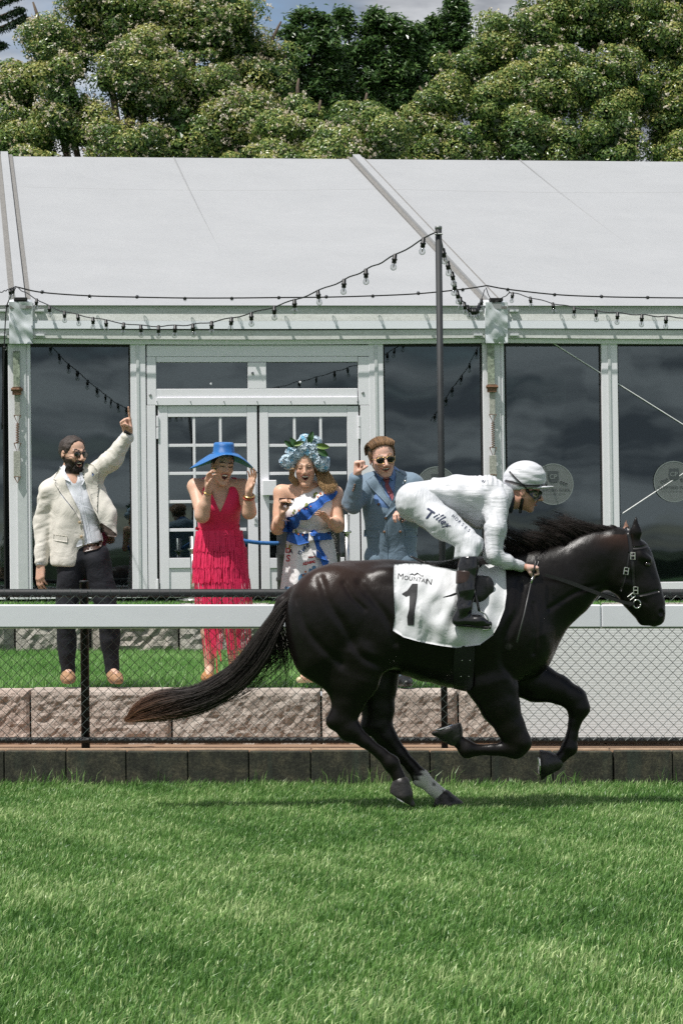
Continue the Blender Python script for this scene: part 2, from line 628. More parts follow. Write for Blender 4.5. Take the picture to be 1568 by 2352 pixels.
def rough_block(name, x0, x1, y0, y1, z0, z1, mat, parent, seed, amp=0.05, res=0.022, rounded=0.02, margin=0.03):
    nx, nz = max(4, int((x1 - x0) / res)), max(4, int((z1 - z0) / res))
    V, F = [], []
    o = Vector((seed * 7.3, seed * 3.1, 0))
    for i in range(nx + 1):
        for k in range(nz + 1):
            u, w = i / nx, k / nz
            X, Z = x0 + (x1 - x0) * u, z0 + (z1 - z0) * w
            edge = min(min(u, 1 - u) * (x1 - x0), min(w, 1 - w) * (z1 - z0))
            e = min(1, edge / margin)
            p = Vector((X, Z, 0)) * 2.6 + o
            d = mnoise.noise(p) * 0.6 + 0.5 * mnoise.ridged_multi_fractal(p * 2.1, 1.0, 2.1, 5, 1.0, 2.0) * 0.5 + 0.26 * mnoise.noise(p * 6.5) + 0.14 * mnoise.noise(p * 15)
            V.append((X, y0 - amp * (0.25 + d) * e - rounded * 0.3 * e, Z))
    n1 = nz + 1
    for i in range(nx):
        for k in range(nz):
            a = i * n1 + k
            F.append((a, a + n1, a + n1 + 1, a + 1))
    nb = len(V)
    # back ring and sides
    ring = [(i, 0) for i in range(nx + 1)] + [(nx, k) for k in range(1, nz + 1)] + [(i, nz) for i in range(nx - 1, -1, -1)] + [(0, k) for k in range(nz - 1, 0, -1)]
    for (i, k) in ring:
        V.append((x0 + (x1 - x0) * i / nx, y1, z0 + (z1 - z0) * k / nz))
    m = len(ring)
    for q in range(m):
        a, b = ring[q], ring[(q + 1) % m]
        ia, ib = a[0] * n1 + a[1], b[0] * n1 + b[1]
        F.append((ia, nb + q, nb + (q + 1) % m, ib))
    F.append(tuple(nb + q for q in range(m)))
    mb = MB()
    mb.add(shear(np.array(V)), F)
    return mb.build(name, mat, parent)


wall = empty('retaining_wall', (0, Y_STONE + 0.15, Z_LEDGE), 'retaining wall of big rough pink sandstone blocks under the crowd\'s feet', 'wall')
sj = [-640, -300, 70, 395, 738, 1052, 1390, 1720, 2060]
for i, (a, b) in enumerate(zip(sj[:-1], sj[1:])):
    xa, xb = at(a, 1640, Y_STONE)[0], at(b, 1640, Y_STONE)[0]
    rough_block('stone_block', xa + 0.006, xb - 0.008, Y_STONE, Y_STONE + 0.34, Z_LEDGE - 0.03, Z_LAWN + random.uniform(-0.008, 0.006), STONE, wall, i + 2)

MB().box(-6.5, 6.5, Y_STONE + 0.18, Y_STONE + 0.30, Z_LEDGE - 0.02, Z_LAWN - 0.06, 0, shear).build('joint_light_block', SOIL, wall)  # unseen box added behind the stones to stop sun through the joints
rocks = empty('rock_wall', (0, Y_ROCK, Z_LAWN), 'low wall of pale rough rocks at the back of the lawn below the marquee', 'wall')
xp = -5.6
k = 0
while xp < 5.6:
    w = random.uniform(0.55, 1.15)
    rough_block('rock', xp, xp + w - random.uniform(0.0, 0.03), Y_ROCK + random.uniform(-0.05, 0.06), Y_ROCK + 0.45, Z_LAWN - 0.12 + random.uniform(0, 0.1), Z_TERR + random.uniform(-0.05, 0.03), ROCK, rocks, k + 40, amp=0.12, res=0.05, margin=0.09)
    xp += w
    k += 1


# ---- chain link fence with white running rail
PIPE = simple('black_pipe', (0.012, 0.014, 0.015), 0.55, var=0.3, scale=30, bump=0.12, bscale=60)
WIRE = simple('green_black_wire', (0.055, 0.078, 0.070), 0.30, var=0.3, scale=30)
WHITE = None


def m_whitepaint(name, base=(0.78, 0.80, 0.80), dirt=0.25, algae=None):
    t = NT(name)
    v = t.coord()
    d = t.ramp(t.noise(2.5, 8, 0.65, t.coord((1, 1, 2.5))), [(0.35, (0, 0, 0)), (0.75, (1, 1, 1))])
    c = t.mix(t.mix(dirt, (0, 0, 0), d), base, tuple(x * 0.80 for x in base))
    c = t.mix(t.mix(0.5, (0, 0, 0), t.ramp(t.noise(45, 6, 0.7, v), [(0.62, (0, 0, 0)), (0.74, (1, 1, 1))])), c, tuple(x * 0.82 for x in base))
    t.set(Base_Color=c, Roughness=0.42, Normal=t.bump(t.noise(8, 3, 0.5, v), 0.06, 0.01))
    return t.m


RAILWHITE = m_whitepaint('rail_white', (0.73, 0.745, 0.785))
FRAMEWHITE = m_whitepaint('frame_white', (0.875, 0.865, 0.905), 0.15)

fence = empty('chain_link_fence', (0, Y_FENCE, Z_LEDGE), 'black chain link fence between the turf and the sandstone wall', 'fence')
ZT, ZB = 1.393, 0.330
XL, XR = -4.2, 4.4


def fx(px):
    return at(px, 1500, Y_FENCE)[0]


def shear_tube(pts):
    return shear(np.array(pts))


MB().tube(shear_tube([(xx, Y_FENCE, ZT) for xx in np.linspace(XL, XR, 20)]), 0.030, 12).build('top_pipe', PIPE, fence, True)
MB().tube(shear_tube([(xx, Y_FENCE, ZB) for xx in np.linspace(XL, XR, 20)]), 0.022, 10).build('bottom_pipe', PIPE, fence, True)
for px in (-634, 193, 1850):
    xx = fx(px)
    top = ZT + 0.088
    o = MB().lathe([(0.0315, Z_LEDGE - 0.1), (0.0315, top - 0.012), (0.033, top - 0.012), (0.033, top), (0.026, top + 0.004)], (xx, Y_FENCE + 0.055, gz(xx)), 14).build('fence_post', PIPE, fence, True)
    c = MB()
    for zz in (ZT, ZB):
        c.tube([(xx - 0.042, Y_FENCE - 0.004, gz(xx, zz + 0.02)), (xx - 0.03, Y_FENCE - 0.036, gz(xx, zz)), (xx + 0.03, Y_FENCE - 0.036, gz(xx, zz + 0.004)), (xx + 0.042, Y_FENCE + 0.0, gz(xx, zz + 0.02))], 0.007, 6)
    tag(c.build('wire_tie', PIPE, o), kind='stuff')
# mesh: interlocking zigzag wires
pitch, hz = 0.0388, 0.0375
mb = MB()
nw = int((XR - XL) / (pitch / 2))
zs = np.arange(ZB, ZT + 0.001, hz)
for i in range(0, nw):
    x0 = XL + i * pitch / 2
    if i % 2 == 0:
        pts = []
        for k_, z in enumerate(zs):
            s = -1 if (k_ + i // 2) % 2 else 1
            pts.append((x0 + s * pitch / 2 + random.uniform(-.002, .002), Y_FENCE - 0.026 + s * 0.003, z + random.uniform(-.002, .002)))
        mb.tube(shear(np.array(pts)), 0.0026, 4, False)
tag(mb.build('chain_mesh', WIRE, fence, False), kind='stuff')
# lacing wire wound round the top and bottom pipes
mb = MB()
for zc, rr in ((ZT, 0.0325), (ZB, 0.0245)):
    xx = XL
    while xx < XR:
        w = random.uniform(0.018, 0.032)
        ang = np.linspace(-0.3, 2 * math.pi * 0.75, 12)
        mb.tube(shear(np.array([(xx + w * a / 4, Y_FENCE - rr * math.cos(a - 1.2), zc - rr * math.sin(a - 1.2)) for a in ang])), 0.0016, 4, False)
        xx += 2 * pitch * random.choice((1, 1, 1, 2)) * random.uniform(0.85, 1.1)
tag(mb.build('lacing_wire', WIRE, fence), kind='stuff')

rail = empty('running_rail', (0, Y_RAIL, 1.15), 'long flat white running rail mounted in front of the fence', 'rail')
prev = -700
for px in (1380, 2100):
    xa, xb = at(prev, 1417, Y_RAIL)[0], at(px, 1417, Y_RAIL)[0]
    o = MB().box(xa + 0.002, xb - 0.002, Y_RAIL - 0.025, Y_RAIL + 0.055, 1.146, 1.312, 0.009, shear).build('rail_board', RAILWHITE, rail)
    prev = px
GREEN = simple('algae_edge', (0.16, 0.19, 0.10), 0.8, var=0.4, scale=8)
MB().box(XL, XR, Y_RAIL - 0.021, Y_RAIL + 0.05, 1.1395, 1.1455, 0, shear).build('drip_edge', GREEN, rail)

# white ribbed panel behind the right part of the fence
PANEL = m_whitepaint('panel_white', (0.80, 0.82, 0.82), 0.12)
pan = empty('ribbed_panel', (2.2, Y_PANEL, 0.3), 'white ribbed metal panel standing behind the fence on the right', 'panel')
xa, xb = at(1166, 1600, Y_PANEL)[0], 4.6
V, F = [], []
nz_ = 90
for xx in (xa, xb):
    for q in range(nz_ + 1):
        z = 0.300 + (1.22 - 0.300) * q / nz_
        V.append((xx, Y_PANEL + (0.0007 if q % 2 else 0.0), z))
for q in range(nz_):
    F.append((q, nz_ + 1 + q, nz_ + 2 + q, q + 1))
mb = MB().add(shear(np.array(V)), F)
mb.box(xa, xb, Y_PANEL + 0.004, Y_PANEL + 0.02, 0.298, 1.222, 0, shear)
mb.build('ribbed_sheet', PANEL, pan)
MB().box(xa - 0.004, xb, Y_PANEL - 0.004, Y_PANEL + 0.024, 0.2845, 0.2975, 0, shear).build('base_channel', PIPE, pan)
# ================================================================ THE MARQUEE
TH = R(7.8)
T_O = np.array([0.0, 31.0, 0.0])
T_A = np.array([math.cos(TH), math.sin(TH), 0.0])        # along the wall
T_N = np.array([-math.sin(TH), math.cos(TH), 0.0])       # into the tent
T_Z = np.array([0.0, 0.0, 1.0])


def T(u, w, z):
    return T_O + T_A * u + T_N * w + T_Z * z


def TF(c):
    c = np.asarray(c, float)
    return T_O + c[:, :1] * T_A + c[:, 1:2] * T_N + c[:, 2:] * T_Z


def tp(px, py, w=0.0):
    """pixel -> (u, z) on the plane at depth w of the tent"""
    d = ray(px, py)
    p0 = CAM - T_O
    t = (w - p0 @ T_N) / (d @ T_N)
    q = p0 + d * t
    return q @ T_A, q[2]


def m_fabric():
    t = NT('pvc_roof')
    v = t.coord()
    c = t.ramp(t.noise(0.9, 9, 0.68, v), [(0.3, (0.345, 0.355, 0.363)), (0.7, (0.380, 0.390, 0.398))])
    sp = t.ramp(t.noise(26, 4, 0.6, v), [(0.70, (1, 1, 1)), (0.80, (0.86, 0.86, 0.84))])
    c = t.mix(0.5, c, sp, 'MULTIPLY')
    t.set(Base_Color=c, Roughness=0.5, Normal=t.bump(t.noise(1.6, 4, 0.55, t.coord((1, 0.5, 1)), 0.6), 0.16, 0.12))
    return t.m


def m_dirtywhite():
    t = NT('stained_fabric')
    v = t.coord((0.6, 0.6, 3))
    c = t.ramp(t.noise(6, 9, 0.72, v), [(0.30, (0.58, 0.59, 0.57)), (0.55, (0.70, 0.71, 0.69)), (0.75, (0.78, 0.79, 0.78))])
    sp = t.ramp(t.noise(60, 5, 0.7, t.coord()), [(0.34, (0.62, 0.62, 0.58)), (0.52, (1, 1, 1))])
    t.set(Base_Color=t.mix(0.7, c, sp, 'MULTIPLY'), Roughness=0.7)
    return t.m


ROOF, STAIN = m_fabric(), m_dirtywhite()
SLEEVE = m_whitepaint('sleeve_white', (0.70, 0.73, 0.76), 0.25)
SEAM = simple('seam_grey', (0.285, 0.292, 0.297), 0.6, var=0.1)
BRISTLE = simple('keder_brush', (0.20, 0.195, 0.185), 0.95, var=0.35, scale=40, bump=0.6, bscale=150)
ALU = simple('aluminium_profile', (0.66, 0.68, 0.69), 0.42, 0.15, var=0.06)
BLACKRUB = simple('black_rubber', (0.010, 0.010, 0.010), 0.6)
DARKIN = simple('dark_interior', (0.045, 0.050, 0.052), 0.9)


def m_pane():
    t = NT('window_pane')
    gl = t.new('ShaderNodeBsdfGlossy')
    gl.inputs['Roughness'].default_value = 0.015
    gl.inputs['Color'].default_value = (0.84, 0.96, 1.0, 1)
    tr = t.new('ShaderNodeBsdfTransparent')
    tr.inputs['Color'].default_value = (0.55, 0.60, 0.60, 1)
    fr = t.new('ShaderNodeFresnel')
    fr.inputs['IOR'].default_value = 1.62
    v = t.coord((1.0, 1.0, 0.35))
    nrm = t.bump(t.noise(1.1, 2, 0.4, v), 0.05, 0.08)
    t.link(nrm, gl.inputs['Normal'])
    add = t.new('ShaderNodeMath', operation='MULTIPLY_ADD')
    add.inputs[1].default_value = 1.5
    add.inputs[2].default_value = 0.015
    t.link(fr.outputs[0], add.inputs[0])
    mx = t.new('ShaderNodeMixShader')
    t.link(add.outputs[0], mx.inputs[0])
    t.link(tr.outputs[0], mx.inputs[1])
    t.link(gl.outputs[0], mx.inputs[2])
    t.link(mx.outputs[0], t.out.inputs['Surface'])
    return t.m


PANE = m_pane()
Z_T0 = tp(784, 1367)[1]                       # floor level of the marquee
u_c = [tp(-1045, 900)[0], tp(48, 800)[0], tp(1136, 790)[0]]
BAY = u_c[2] - u_c[1]
u_c = [u_c[1] - BAY, u_c[1], u_c[2], u_c[2] + BAY, u_c[2] + 2 * BAY]
Z_EAVE = tp(600, 703)[1]
W_RIDGE = 10.9
_d = ray(600, 363)
_t = (W_RIDGE - (CAM - T_O) @ T_N) / (_d @ T_N)
Z_RIDGE = (CAM + _d * _t)[2]

tent = empty('marquee', T((u_c[1] + u_c[2]) / 2, 0, Z_T0), 'long white marquee with pitched fabric roof and dark glass walls', 'marquee')
# roof membrane, one panel per bay and side, slightly billowed
for i in range(len(u_c) - 1):
    for side in (0, 1):
        na, nb = 24, 24
        V, F = [], []
        for a in range(na + 1):
            for b in range(nb + 1):
                s, q = a / na, b / nb
                u = u_c[i] + 0.02 + (u_c[i + 1] - u_c[i] - 0.04) * s
                w = (W_RIDGE + 0.10) * q - 0.10
                w = w if side == 0 else 2 * W_RIDGE - w
                sag = -0.05 * math.sin(math.pi * s) * math.sin(math.pi * q)
                V.append((u, w, Z_EAVE + (Z_RIDGE - Z_EAVE) * q + sag))
        for a in range(na):
            for b in range(nb):
                k0 = a * (nb + 1) + b
                f = (k0, k0 + nb + 1, k0 + nb + 2, k0 + 1)
                F.append(f if side == 0 else f[::-1])
        MB().add(TF(np.array(V)), F).build('roof_panel', ROOF, tent, True)
# welded seams running up the panels and across
for i in range(1, len(u_c) - 1):
    um = (u_c[i] + u_c[i + 1]) / 2 - 0.12
    pts = [T(um, W_RIDGE * q, Z_EAVE + (Z_RIDGE - Z_EAVE) * q - 0.05 * math.sin(math.pi * q) + 0.010) for q in np.linspace(0, 1, 14)]
    MB().tube(pts, 0.010, 4).build('roof_seam', SEAM, tent)
    for q in (0.16, 0.33, 0.53, 0.74):
        pts = [T(u, W_RIDGE * q, Z_EAVE + (Z_RIDGE - Z_EAVE) * q + 0.004 - 0.05 * math.sin(math.pi * (u - u_c[i]) / BAY) * math.sin(math.pi * q)) for u in np.linspace(u_c[i] + .1, u_c[i + 1] - .1, 20)]
        MB().tube(pts, 0.008, 4).build('roof_seam', SEAM, tent)
# roof beams with brush edges
for i in range(0, len(u_c)):
    sl = math.atan2(Z_RIDGE - Z_EAVE, W_RIDGE)

    def beam(u0, u1, z0, z1, mat, name, parent):
        c = []
        for dz in (z0, z1):
            for (u, q) in ((u0, -0.012), (u1, -0.012), (u1, 1.0), (u0, 1.0)):
                c.append((u, W_RIDGE * q, Z_EAVE + (Z_RIDGE - Z_EAVE) * q + dz))
        return MB().hexa(TF(np.array(c))).build(name, mat, parent)
    bo = beam(u_c[i] - 0.055, u_c[i] + 0.055, 0.0, 0.075, ROOF, 'roof_beam', tent)
    beam(u_c[i] - 0.120, u_c[i] - 0.057, 0.0, 0.030, BRISTLE, 'brush_edge', bo)
    beam(u_c[i] + 0.057, u_c[i] + 0.120, 0.0, 0.030, BRISTLE, 'brush_edge', bo)
# eave fascia: stepped bands
zb = [tp(600, py)[1] for py in (703, 737, 755, 777, 787)]
for i in range(len(u_c) - 1):
    a, b = u_c[i] + 0.11, u_c[i + 1] - 0.11

    def band(z0, z1, w0, w1, mat, name):
        c = []
        n = 14
        V, F = [], []
        for q in range(n + 1):
            u = a + (b - a) * q / n
            sg = -0.018 * math.sin(math.pi * q / n) * (1 if z1 < Z_EAVE - 0.2 else 0.3)
            V += [(u, w0, z0 + sg), (u, w1, z1 + sg), (u, 0.06, z1 + sg), (u, 0.06, z0 + sg)]
        for q in range(n):
            k0 = q * 4
            for e in range(4):
                e2 = (e + 1) % 4
                F.append((k0 + e, k0 + 4 + e, k0 + 4 + e2, k0 + e2))
        F += [(3, 2, 1, 0), tuple(n * 4 + e for e in range(4))]
        return MB().add(TF(np.array(V)), F).build(name, mat, tent, False)
    band(zb[1], zb[0] + 0.008, -0.085, -0.060, STAIN, 'gutter_band')
    band(zb[2] - 0.003, zb[1] - 0.002, -0.100, -0.088, SLEEVE, 'fascia_band')
    band(zb[3], zb[2] - 0.006, -0.080, -0.076, STAIN, 'valance_band')
    band(zb[4] - 0.004, zb[3] - 0.003, -0.03, -0.042, FRAMEWHITE, 'eave_rail')
    for uu in (a + 0.10, b - 0.10):
        for zz in (zb[0] - 0.06, zb[3] + 0.03):
            MB().box(uu - 0.05, uu + 0.05, -0.115, -0.07, zz - 0.012, zz + 0.012, 0.003, TF).build('strap_bracket', ALU, tent)

# columns and their fabric covers
Z_GT = zb[4] - 0.006
for i in range(0, len(u_c)):
    u0, u1 = u_c[i] - 0.145, u_c[i] + 0.105
    col = MB().box(u0, u1, 0.0, 0.12, Z_T0, Z_GT, 0.006, TF).build('column', FRAMEWHITE, tent)
    MB().box(u_c[i] - 0.055, u_c[i] + 0.055, -0.018, -0.002, Z_T0, Z_GT, 0.003, TF).build('column_groove', ALU, col)
    MB().box(u_c[i] + 0.070, u_c[i] + 0.085, -0.012, -0.001, Z_T0, Z_GT, 0, TF).build('column_rib', FRAMEWHITE, col)
    # wrinkled fabric sleeve over the eave joint
    nu, nz2 = 14, 20
    V, F = [], []
    zt, zl = zb[0] + 0.035, zb[4] - 0.015
    for a in range(nu + 1):
        for b in range(nz2 + 1):
            s, q = a / nu, b / nz2
            u = u_c[i] - 0.13 + 0.26 * s
            z = zt + (zl - zt) * q
            w = -0.128 + 0.02 * q - 0.022 * mnoise.noise(Vector((u * 8 + i, z * 9, 1.3))) - 0.014 * mnoise.noise(Vector((u * 20 + z * 14, z * 5, i)))
            V.append((u, w, z))
    n1 = nz2 + 1
    for a in range(nu):
        for b in range(nz2):
            k0 = a * n1 + b
            F.append((k0, k0 + 1, k0 + n1 + 1, k0 + n1))
    mb = MB().add(TF(np.array(V)), F)
    c = np.array([(u_c[i] - 0.13, -0.10, zl + .004), (u_c[i] + 0.13, -0.10, zl + .004), (u_c[i] + 0.13, 0.0, zl + .004), (u_c[i] - 0.13, 0.0, zl + .004),
                  (u_c[i] - 0.13, -0.09, zt), (u_c[i] + 0.13, -0.09, zt), (u_c[i] + 0.13, 0.0, zt + .04), (u_c[i] - 0.13, 0.0, zt + .04)])
    mb.hexa(TF(c))
    mb.build('corner_sleeve', SLEEVE, tent, True)
    MB().box(u_c[i] - 0.075, u_c[i] + 0.075, -0.14, -0.06, zt + 0.012, zt + 0.05, 0.004, TF).build('sleeve_clip', BLACKRUB, tent)

RUST = simple('rusty_steel', (0.20, 0.11, 0.065), 0.75, 0.35, var=0.5, scale=60, bump=0.3, bscale=120)
WEB = simple('grey_webbing', (0.42, 0.42, 0.37), 0.9, var=0.3, scale=50, bump=0.4, bscale=220)
MOSS = simple('mossy_webbing', (0.33, 0.37, 0.29), 0.95, var=0.5, scale=22, bump=0.4, bscale=220)
for i, pxs in ((1, (38, 806, 899, 960, 1010, 1105)), (2, (1127, 788, 893, 958, 1020, 1100))):
    px, y0, y1, y2, y3, y4 = pxs
    lean = 0.0 if i == 1 else 0.021
    s_ = empty('ratchet_strap', T(*(tp(px, y4)[0], -0.03, tp(px, y4)[1])),
               'ratchet strap with rusty spring hanging on the ' + ('left marquee column beside the pointing man' if i == 1 else 'marquee column above the jockey'), 'strap', 'ratchet straps on the marquee columns')

    def sp(dx, py):
        return tp(px + dx + lean * (py - 850) * 0.6, py, -0.035)

    def sbox(dx0, dx1, pya, pyb, w0, w1, name, mat):
        (ua, za), (ub, zb_) = sp(dx0, pya), sp(dx1, pyb)
        return MB().box(min(ua, ub), max(ua, ub), w0, w1, min(za, zb_), max(za, zb_), 0.002, TF).build(name, mat, s_)
    sbox(-8, 8, y0, y1 - 10, -0.05, -0.036, 'wide_webbing', MOSS)
    r_ = sbox(-10, 11, y1 - 10, y1 + 8, -0.085, -0.045, 'ratchet_buckle', RUST)
    (ua, za) = sp(-13, y1 - 4)
    (ub, zb_) = sp(14, y1 - 4)
    MB().tube([T(ua, -0.08, za), T(ub, -0.08, zb_)], 0.018, 8).build('ratchet_axle', RUST, r_)
    sbox(-5, 8, y1 + 8, y2 - 6, -0.062, -0.05, 'narrow_webbing', WEB)
    for (ya, yb) in ((y2 - 6, y2 + 12), (y3 + 8, y3 + 30)):
        pts = []
        for (dx, yy) in ((-7, ya), (9, ya), (1, yb), (-7, ya)):
            u, z = sp(dx + 1, yy)
            pts.append(T(u, -0.058, z))
        MB().tube(pts, 0.006, 6).build('wire_triangle', RUST, s_)
    pts = []
    ts = np.linspace(0, 1, 150)
    for t_ in ts:
        u, z = sp(2, y2 + 12 + (y3 + 8 - y2 - 12) * t_)
        pts.append(T(u + 0.017 * math.cos(t_ * 2 * math.pi * 12), -0.058 + 0.017 * math.sin(t_ * 2 * math.pi * 12), z))
    MB().tube(pts, 0.0045, 5).build('coil_spring', RUST, s_)
    sbox(-7, 9, y3 + 26, y4 - 10, -0.064, -0.05, 'lower_webbing', WEB)
    u, z = sp(2, y4 - 10)
    u2, z2 = sp(2, y4 + 4)
    MB().tube([T(u - 0.035, -0.058, z), T(u + 0.035, -0.058, z), T(u2, -0.058, z2), T(u - 0.035, -0.058, z)], 0.008, 6).build('hook', RUST, s_)


# glass wall
def fbox(p0, p1, py0, py1, w0, w1, name, mat, parent, bev=0.003):
    """box from pixel rectangle on the wall plane"""
    ua, za = tp(p0, py0)
    ub, _ = tp(p1, py0)
    _, zb_ = tp((p0 + p1) / 2, py1)
    return MB().box(ua, ub, w0, w1, zb_, za, bev, TF).build(name, mat, parent)


PB = 1358


def window(p0, p1, name_lbl=None):
    ua, _ = tp(p0, 1000)
    ub, _ = tp(p1, 1000)
    win = MB().box(ua, ub, 0.05, 0.056, Z_T0 + 0.10, Z_GT, 0, TF).build('window', PANE, tent)
    ga = MB()
    for (a, b) in ((ua - 0.004, ua + 0.012), (ub - 0.012, ub + 0.004)):
        ga.box(a, b, 0.035, 0.049, Z_T0 + 0.10, Z_GT - 0.002, 0, TF)
    ga.box(ua + 0.013, ub - 0.013, 0.035, 0.049, Z_GT - 0.035, Z_GT - 0.003, 0, TF)
    ga.build('window_gasket', BLACKRUB, win)
    MB().box(ua, ub, -0.004, 0.10, Z_T0, Z_T0 + 0.0995, 0.004, TF).build('window_sill', FRAMEWHITE, win)
    return win


def mullion(p0, p1):
    ua, _ = tp(p0, 1000)
    ub, _ = tp(p1, 1000)
    o = MB().box(ua, ub, -0.004, 0.10, Z_T0, Z_GT, 0.004, TF).build('mullion', FRAMEWHITE, tent)
    um = (ua + ub) / 2
    MB().box(um - 0.02, um + 0.012, -0.016, -0.005, Z_T0, Z_GT, 0.002, TF).build('mullion_rib', ALU, o)


window(-190, 9)
window(70, 300)
mullion(301, 336)
mullion(849, 882)
w_mid = window(884, 1108)
w_r1 = window(1163, 1382)
mullion(1383, 1420)
w_r2 = window(1421, 1650)
mullion(1651, 1690)
window(1691, 1900)
window(-500, -260)
mullion(-259, -192)

# double door
door = empty('double_door', T(tp(593, 1000)[0], 0, Z_T0), 'white framed double door with small glass panes in the marquee wall', 'door')
LV, RV = 337, 848
fbox(LV, RV, 793, 818, 0.0, 0.10, 'head_frame', FRAMEWHITE, door)
fr = fbox(LV, 358, 819, 930, 0.0, 0.10, 'door_frame', FRAMEWHITE, door)
fbox(LV, 357, 931, 1372, 0.0, 0.10, 'door_frame', FRAMEWHITE, door)
fbox(822, RV, 819, 930, 0.0, 0.10, 'door_frame', FRAMEWHITE, door)
fbox(827, RV, 931, 1372, 0.0, 0.10, 'door_frame', FRAMEWHITE, door)
fbox(359, 821, 819, 831, 0.004, 0.09, 'transom_rail', FRAMEWHITE, door)
fbox(359, 821, 893, 912, 0.004, 0.09, 'transom_rail', FRAMEWHITE, door)
tr_ = fbox(359, 821, 913, 930, -0.012, 0.09, 'transom_rail', FRAMEWHITE, door)
fbox(569, 611, 832, 892, 0.004, 0.09, 'transom_mullion', FRAMEWHITE, door)
for (a, b) in ((359, 568), (612, 821)):
    o = fbox(a, b, 832, 892, 0.045, 0.05, 'transom_pane', PANE, door, 0)
BOLT = simple('grey_bolt', (0.30, 0.31, 0.31), 0.5, 0.6)


def disc(px, py, r, w, name, mat, parent):
    u, z = tp(px, py)
    ax = np.stack([T_A, T_Z, -T_N], 1)
    return MB().lathe([(r, 0), (r, 0.006), (r * 0.7, 0.009)], T(u, w, z), 12, ax).build(name, mat, parent)


for (px, py) in ((345, 907), (833, 902), (580, 857)):
    disc(px, py, 0.016, -0.002, 'bolt_cap', BOLT, door)
for (px, py) in ((485, 881), (690, 877)):
    disc(px, py, 0.013, 0.038, 'bolt_cap', FRAMEWHITE, door)
for px in (360, 437, 514, 590, 667, 744, 820):
    disc(px, 922, 0.006, -0.014, 'screw', BOLT, door)
for (x0, x1, g0, g1, hx) in ((363, 590, 385, 567, 0), (596, 823, 616, 797, 1)):
    lf = fbox(x0, g0, 932, 1372, 0.012, 0.06, 'door_leaf', FRAMEWHITE, door)
    fbox(g1, x1, 932, 1372, 0.012, 0.06, 'leaf_stile', FRAMEWHITE, lf)
    fbox(g0 + .4, g1 - .4, 932, 957, 0.014, 0.058, 'leaf_rail', FRAMEWHITE, lf)
    fbox(g0 + .4, g1 - .4, 1282, 1304, 0.014, 0.058, 'leaf_rail', FRAMEWHITE, lf)
    fbox(g0 + .4, g1 - .4, 1305, 1372, 0.028, 0.05, 'kick_panel', FRAMEWHITE, lf)
    fbox(g0 + .4, g1 - .4, 958, 1281, 0.040, 0.044, 'door_pane', PANE, lf, 0)
    gs = (g1 - g0) / 3
    for k in (1, 2):
        fbox(g0 + gs * k - 3, g0 + gs * k + 3, 958.5, 1280.5, 0.022, 0.039, 'muntin', FRAMEWHITE, lf, 0.002)
    for py in (1022.5, 1087, 1152, 1217):
        fbox(g0 + .5, g1 - .5, py - 3, py + 3.2, 0.0235, 0.0375, 'muntin', FRAMEWHITE, lf, 0.002)
    for (ya, yb) in ((955, 980), (982, 1008), (1330, 1360)):
        fbox(x0 - 4 if hx == 0 else x1 - 1, x0 + 1 if hx == 0 else x1 + 4, ya, yb, -0.006, 0.011, 'hinge', FRAMEWHITE, lf)
    fbox(x0 - 5 if hx == 0 else x1, x0 if hx == 0 else x1 + 5, 933, 1372, 0.03, 0.05, 'door_gap', BLACKRUB, lf, 0)
fbox(590.4, 595.6, 932, 1372, 0.045, 0.07, 'meeting_gap', BLACKRUB, door, 0)
fbox(602, 634, 1103, 1138, -0.045, 0.010, 'lock_box', FRAMEWHITE, door, 0.006)
fbox(577, 587, 1103, 1138, -0.012, 0.010, 'strike_plate', FRAMEWHITE, door, 0.002)
fbox(583, 590, 1187, 1204, 0.002, 0.011, 'key_plate', ALU, door, 0.002)
disc(586.5, 1193, 0.008, 0.0, 'keyhole', BOLT, door)

# inside: floor, back wall, ceiling ducts, tables
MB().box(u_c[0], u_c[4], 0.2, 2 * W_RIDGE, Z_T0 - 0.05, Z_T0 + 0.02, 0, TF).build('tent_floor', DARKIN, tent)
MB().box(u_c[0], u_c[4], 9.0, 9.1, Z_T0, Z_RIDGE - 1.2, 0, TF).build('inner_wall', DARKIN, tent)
GREYIN = simple('grey_duct', (0.30, 0.31, 0.31), 0.6)
for (a, b) in ((884, 1000), (1163, 1300), (70, 135)):
    ua, za = tp(a, 870, 2.2)
    ub, zb_ = tp(b, 924, 2.2)
    MB().box(ua, ub, 2.2, 2.9, zb_, za, 0.02, TF).build('air_duct', GREYIN, tent)

WCABLE = simple('white_guy_cable', (0.80, 0.80, 0.80), 0.5)
for pts in ([(1262, 783), (1640, 1020)], [(1428, 1180), (1640, 1040)]):
    q = []
    for (a, b) in pts:
        u, z = tp(a, b, 0.035)
        q.append(T(u, 0.035, z))
    MB().tube(q, 0.007, 6).build('guy_rope_reflection', WCABLE, tent)  # cable set in the window frames, standing in for a reflected guy rope
# round logo stickers on the glass
STICK = NT('frosted_sticker')
STICK.set(Base_Color=(0.30, 0.33, 0.32), Roughness=0.6)
_a = STICK.new('ShaderNodeBsdfTransparent')
_x = STICK.new('ShaderNodeMixShader')
_x.inputs[0].default_value = 0.30
STICK.link(_a.outputs[0], _x.inputs[1])
STICK.link(STICK.b.outputs[0], _x.inputs[2])
STICK.link(_x.outputs[0], STICK.out.inputs['Surface'])
STICK = STICK.m
STICKINK = simple('sticker_ink', (0.06, 0.07, 0.075), 0.6)
STICKPALE = simple('sticker_pale', (0.22, 0.25, 0.245), 0.6)


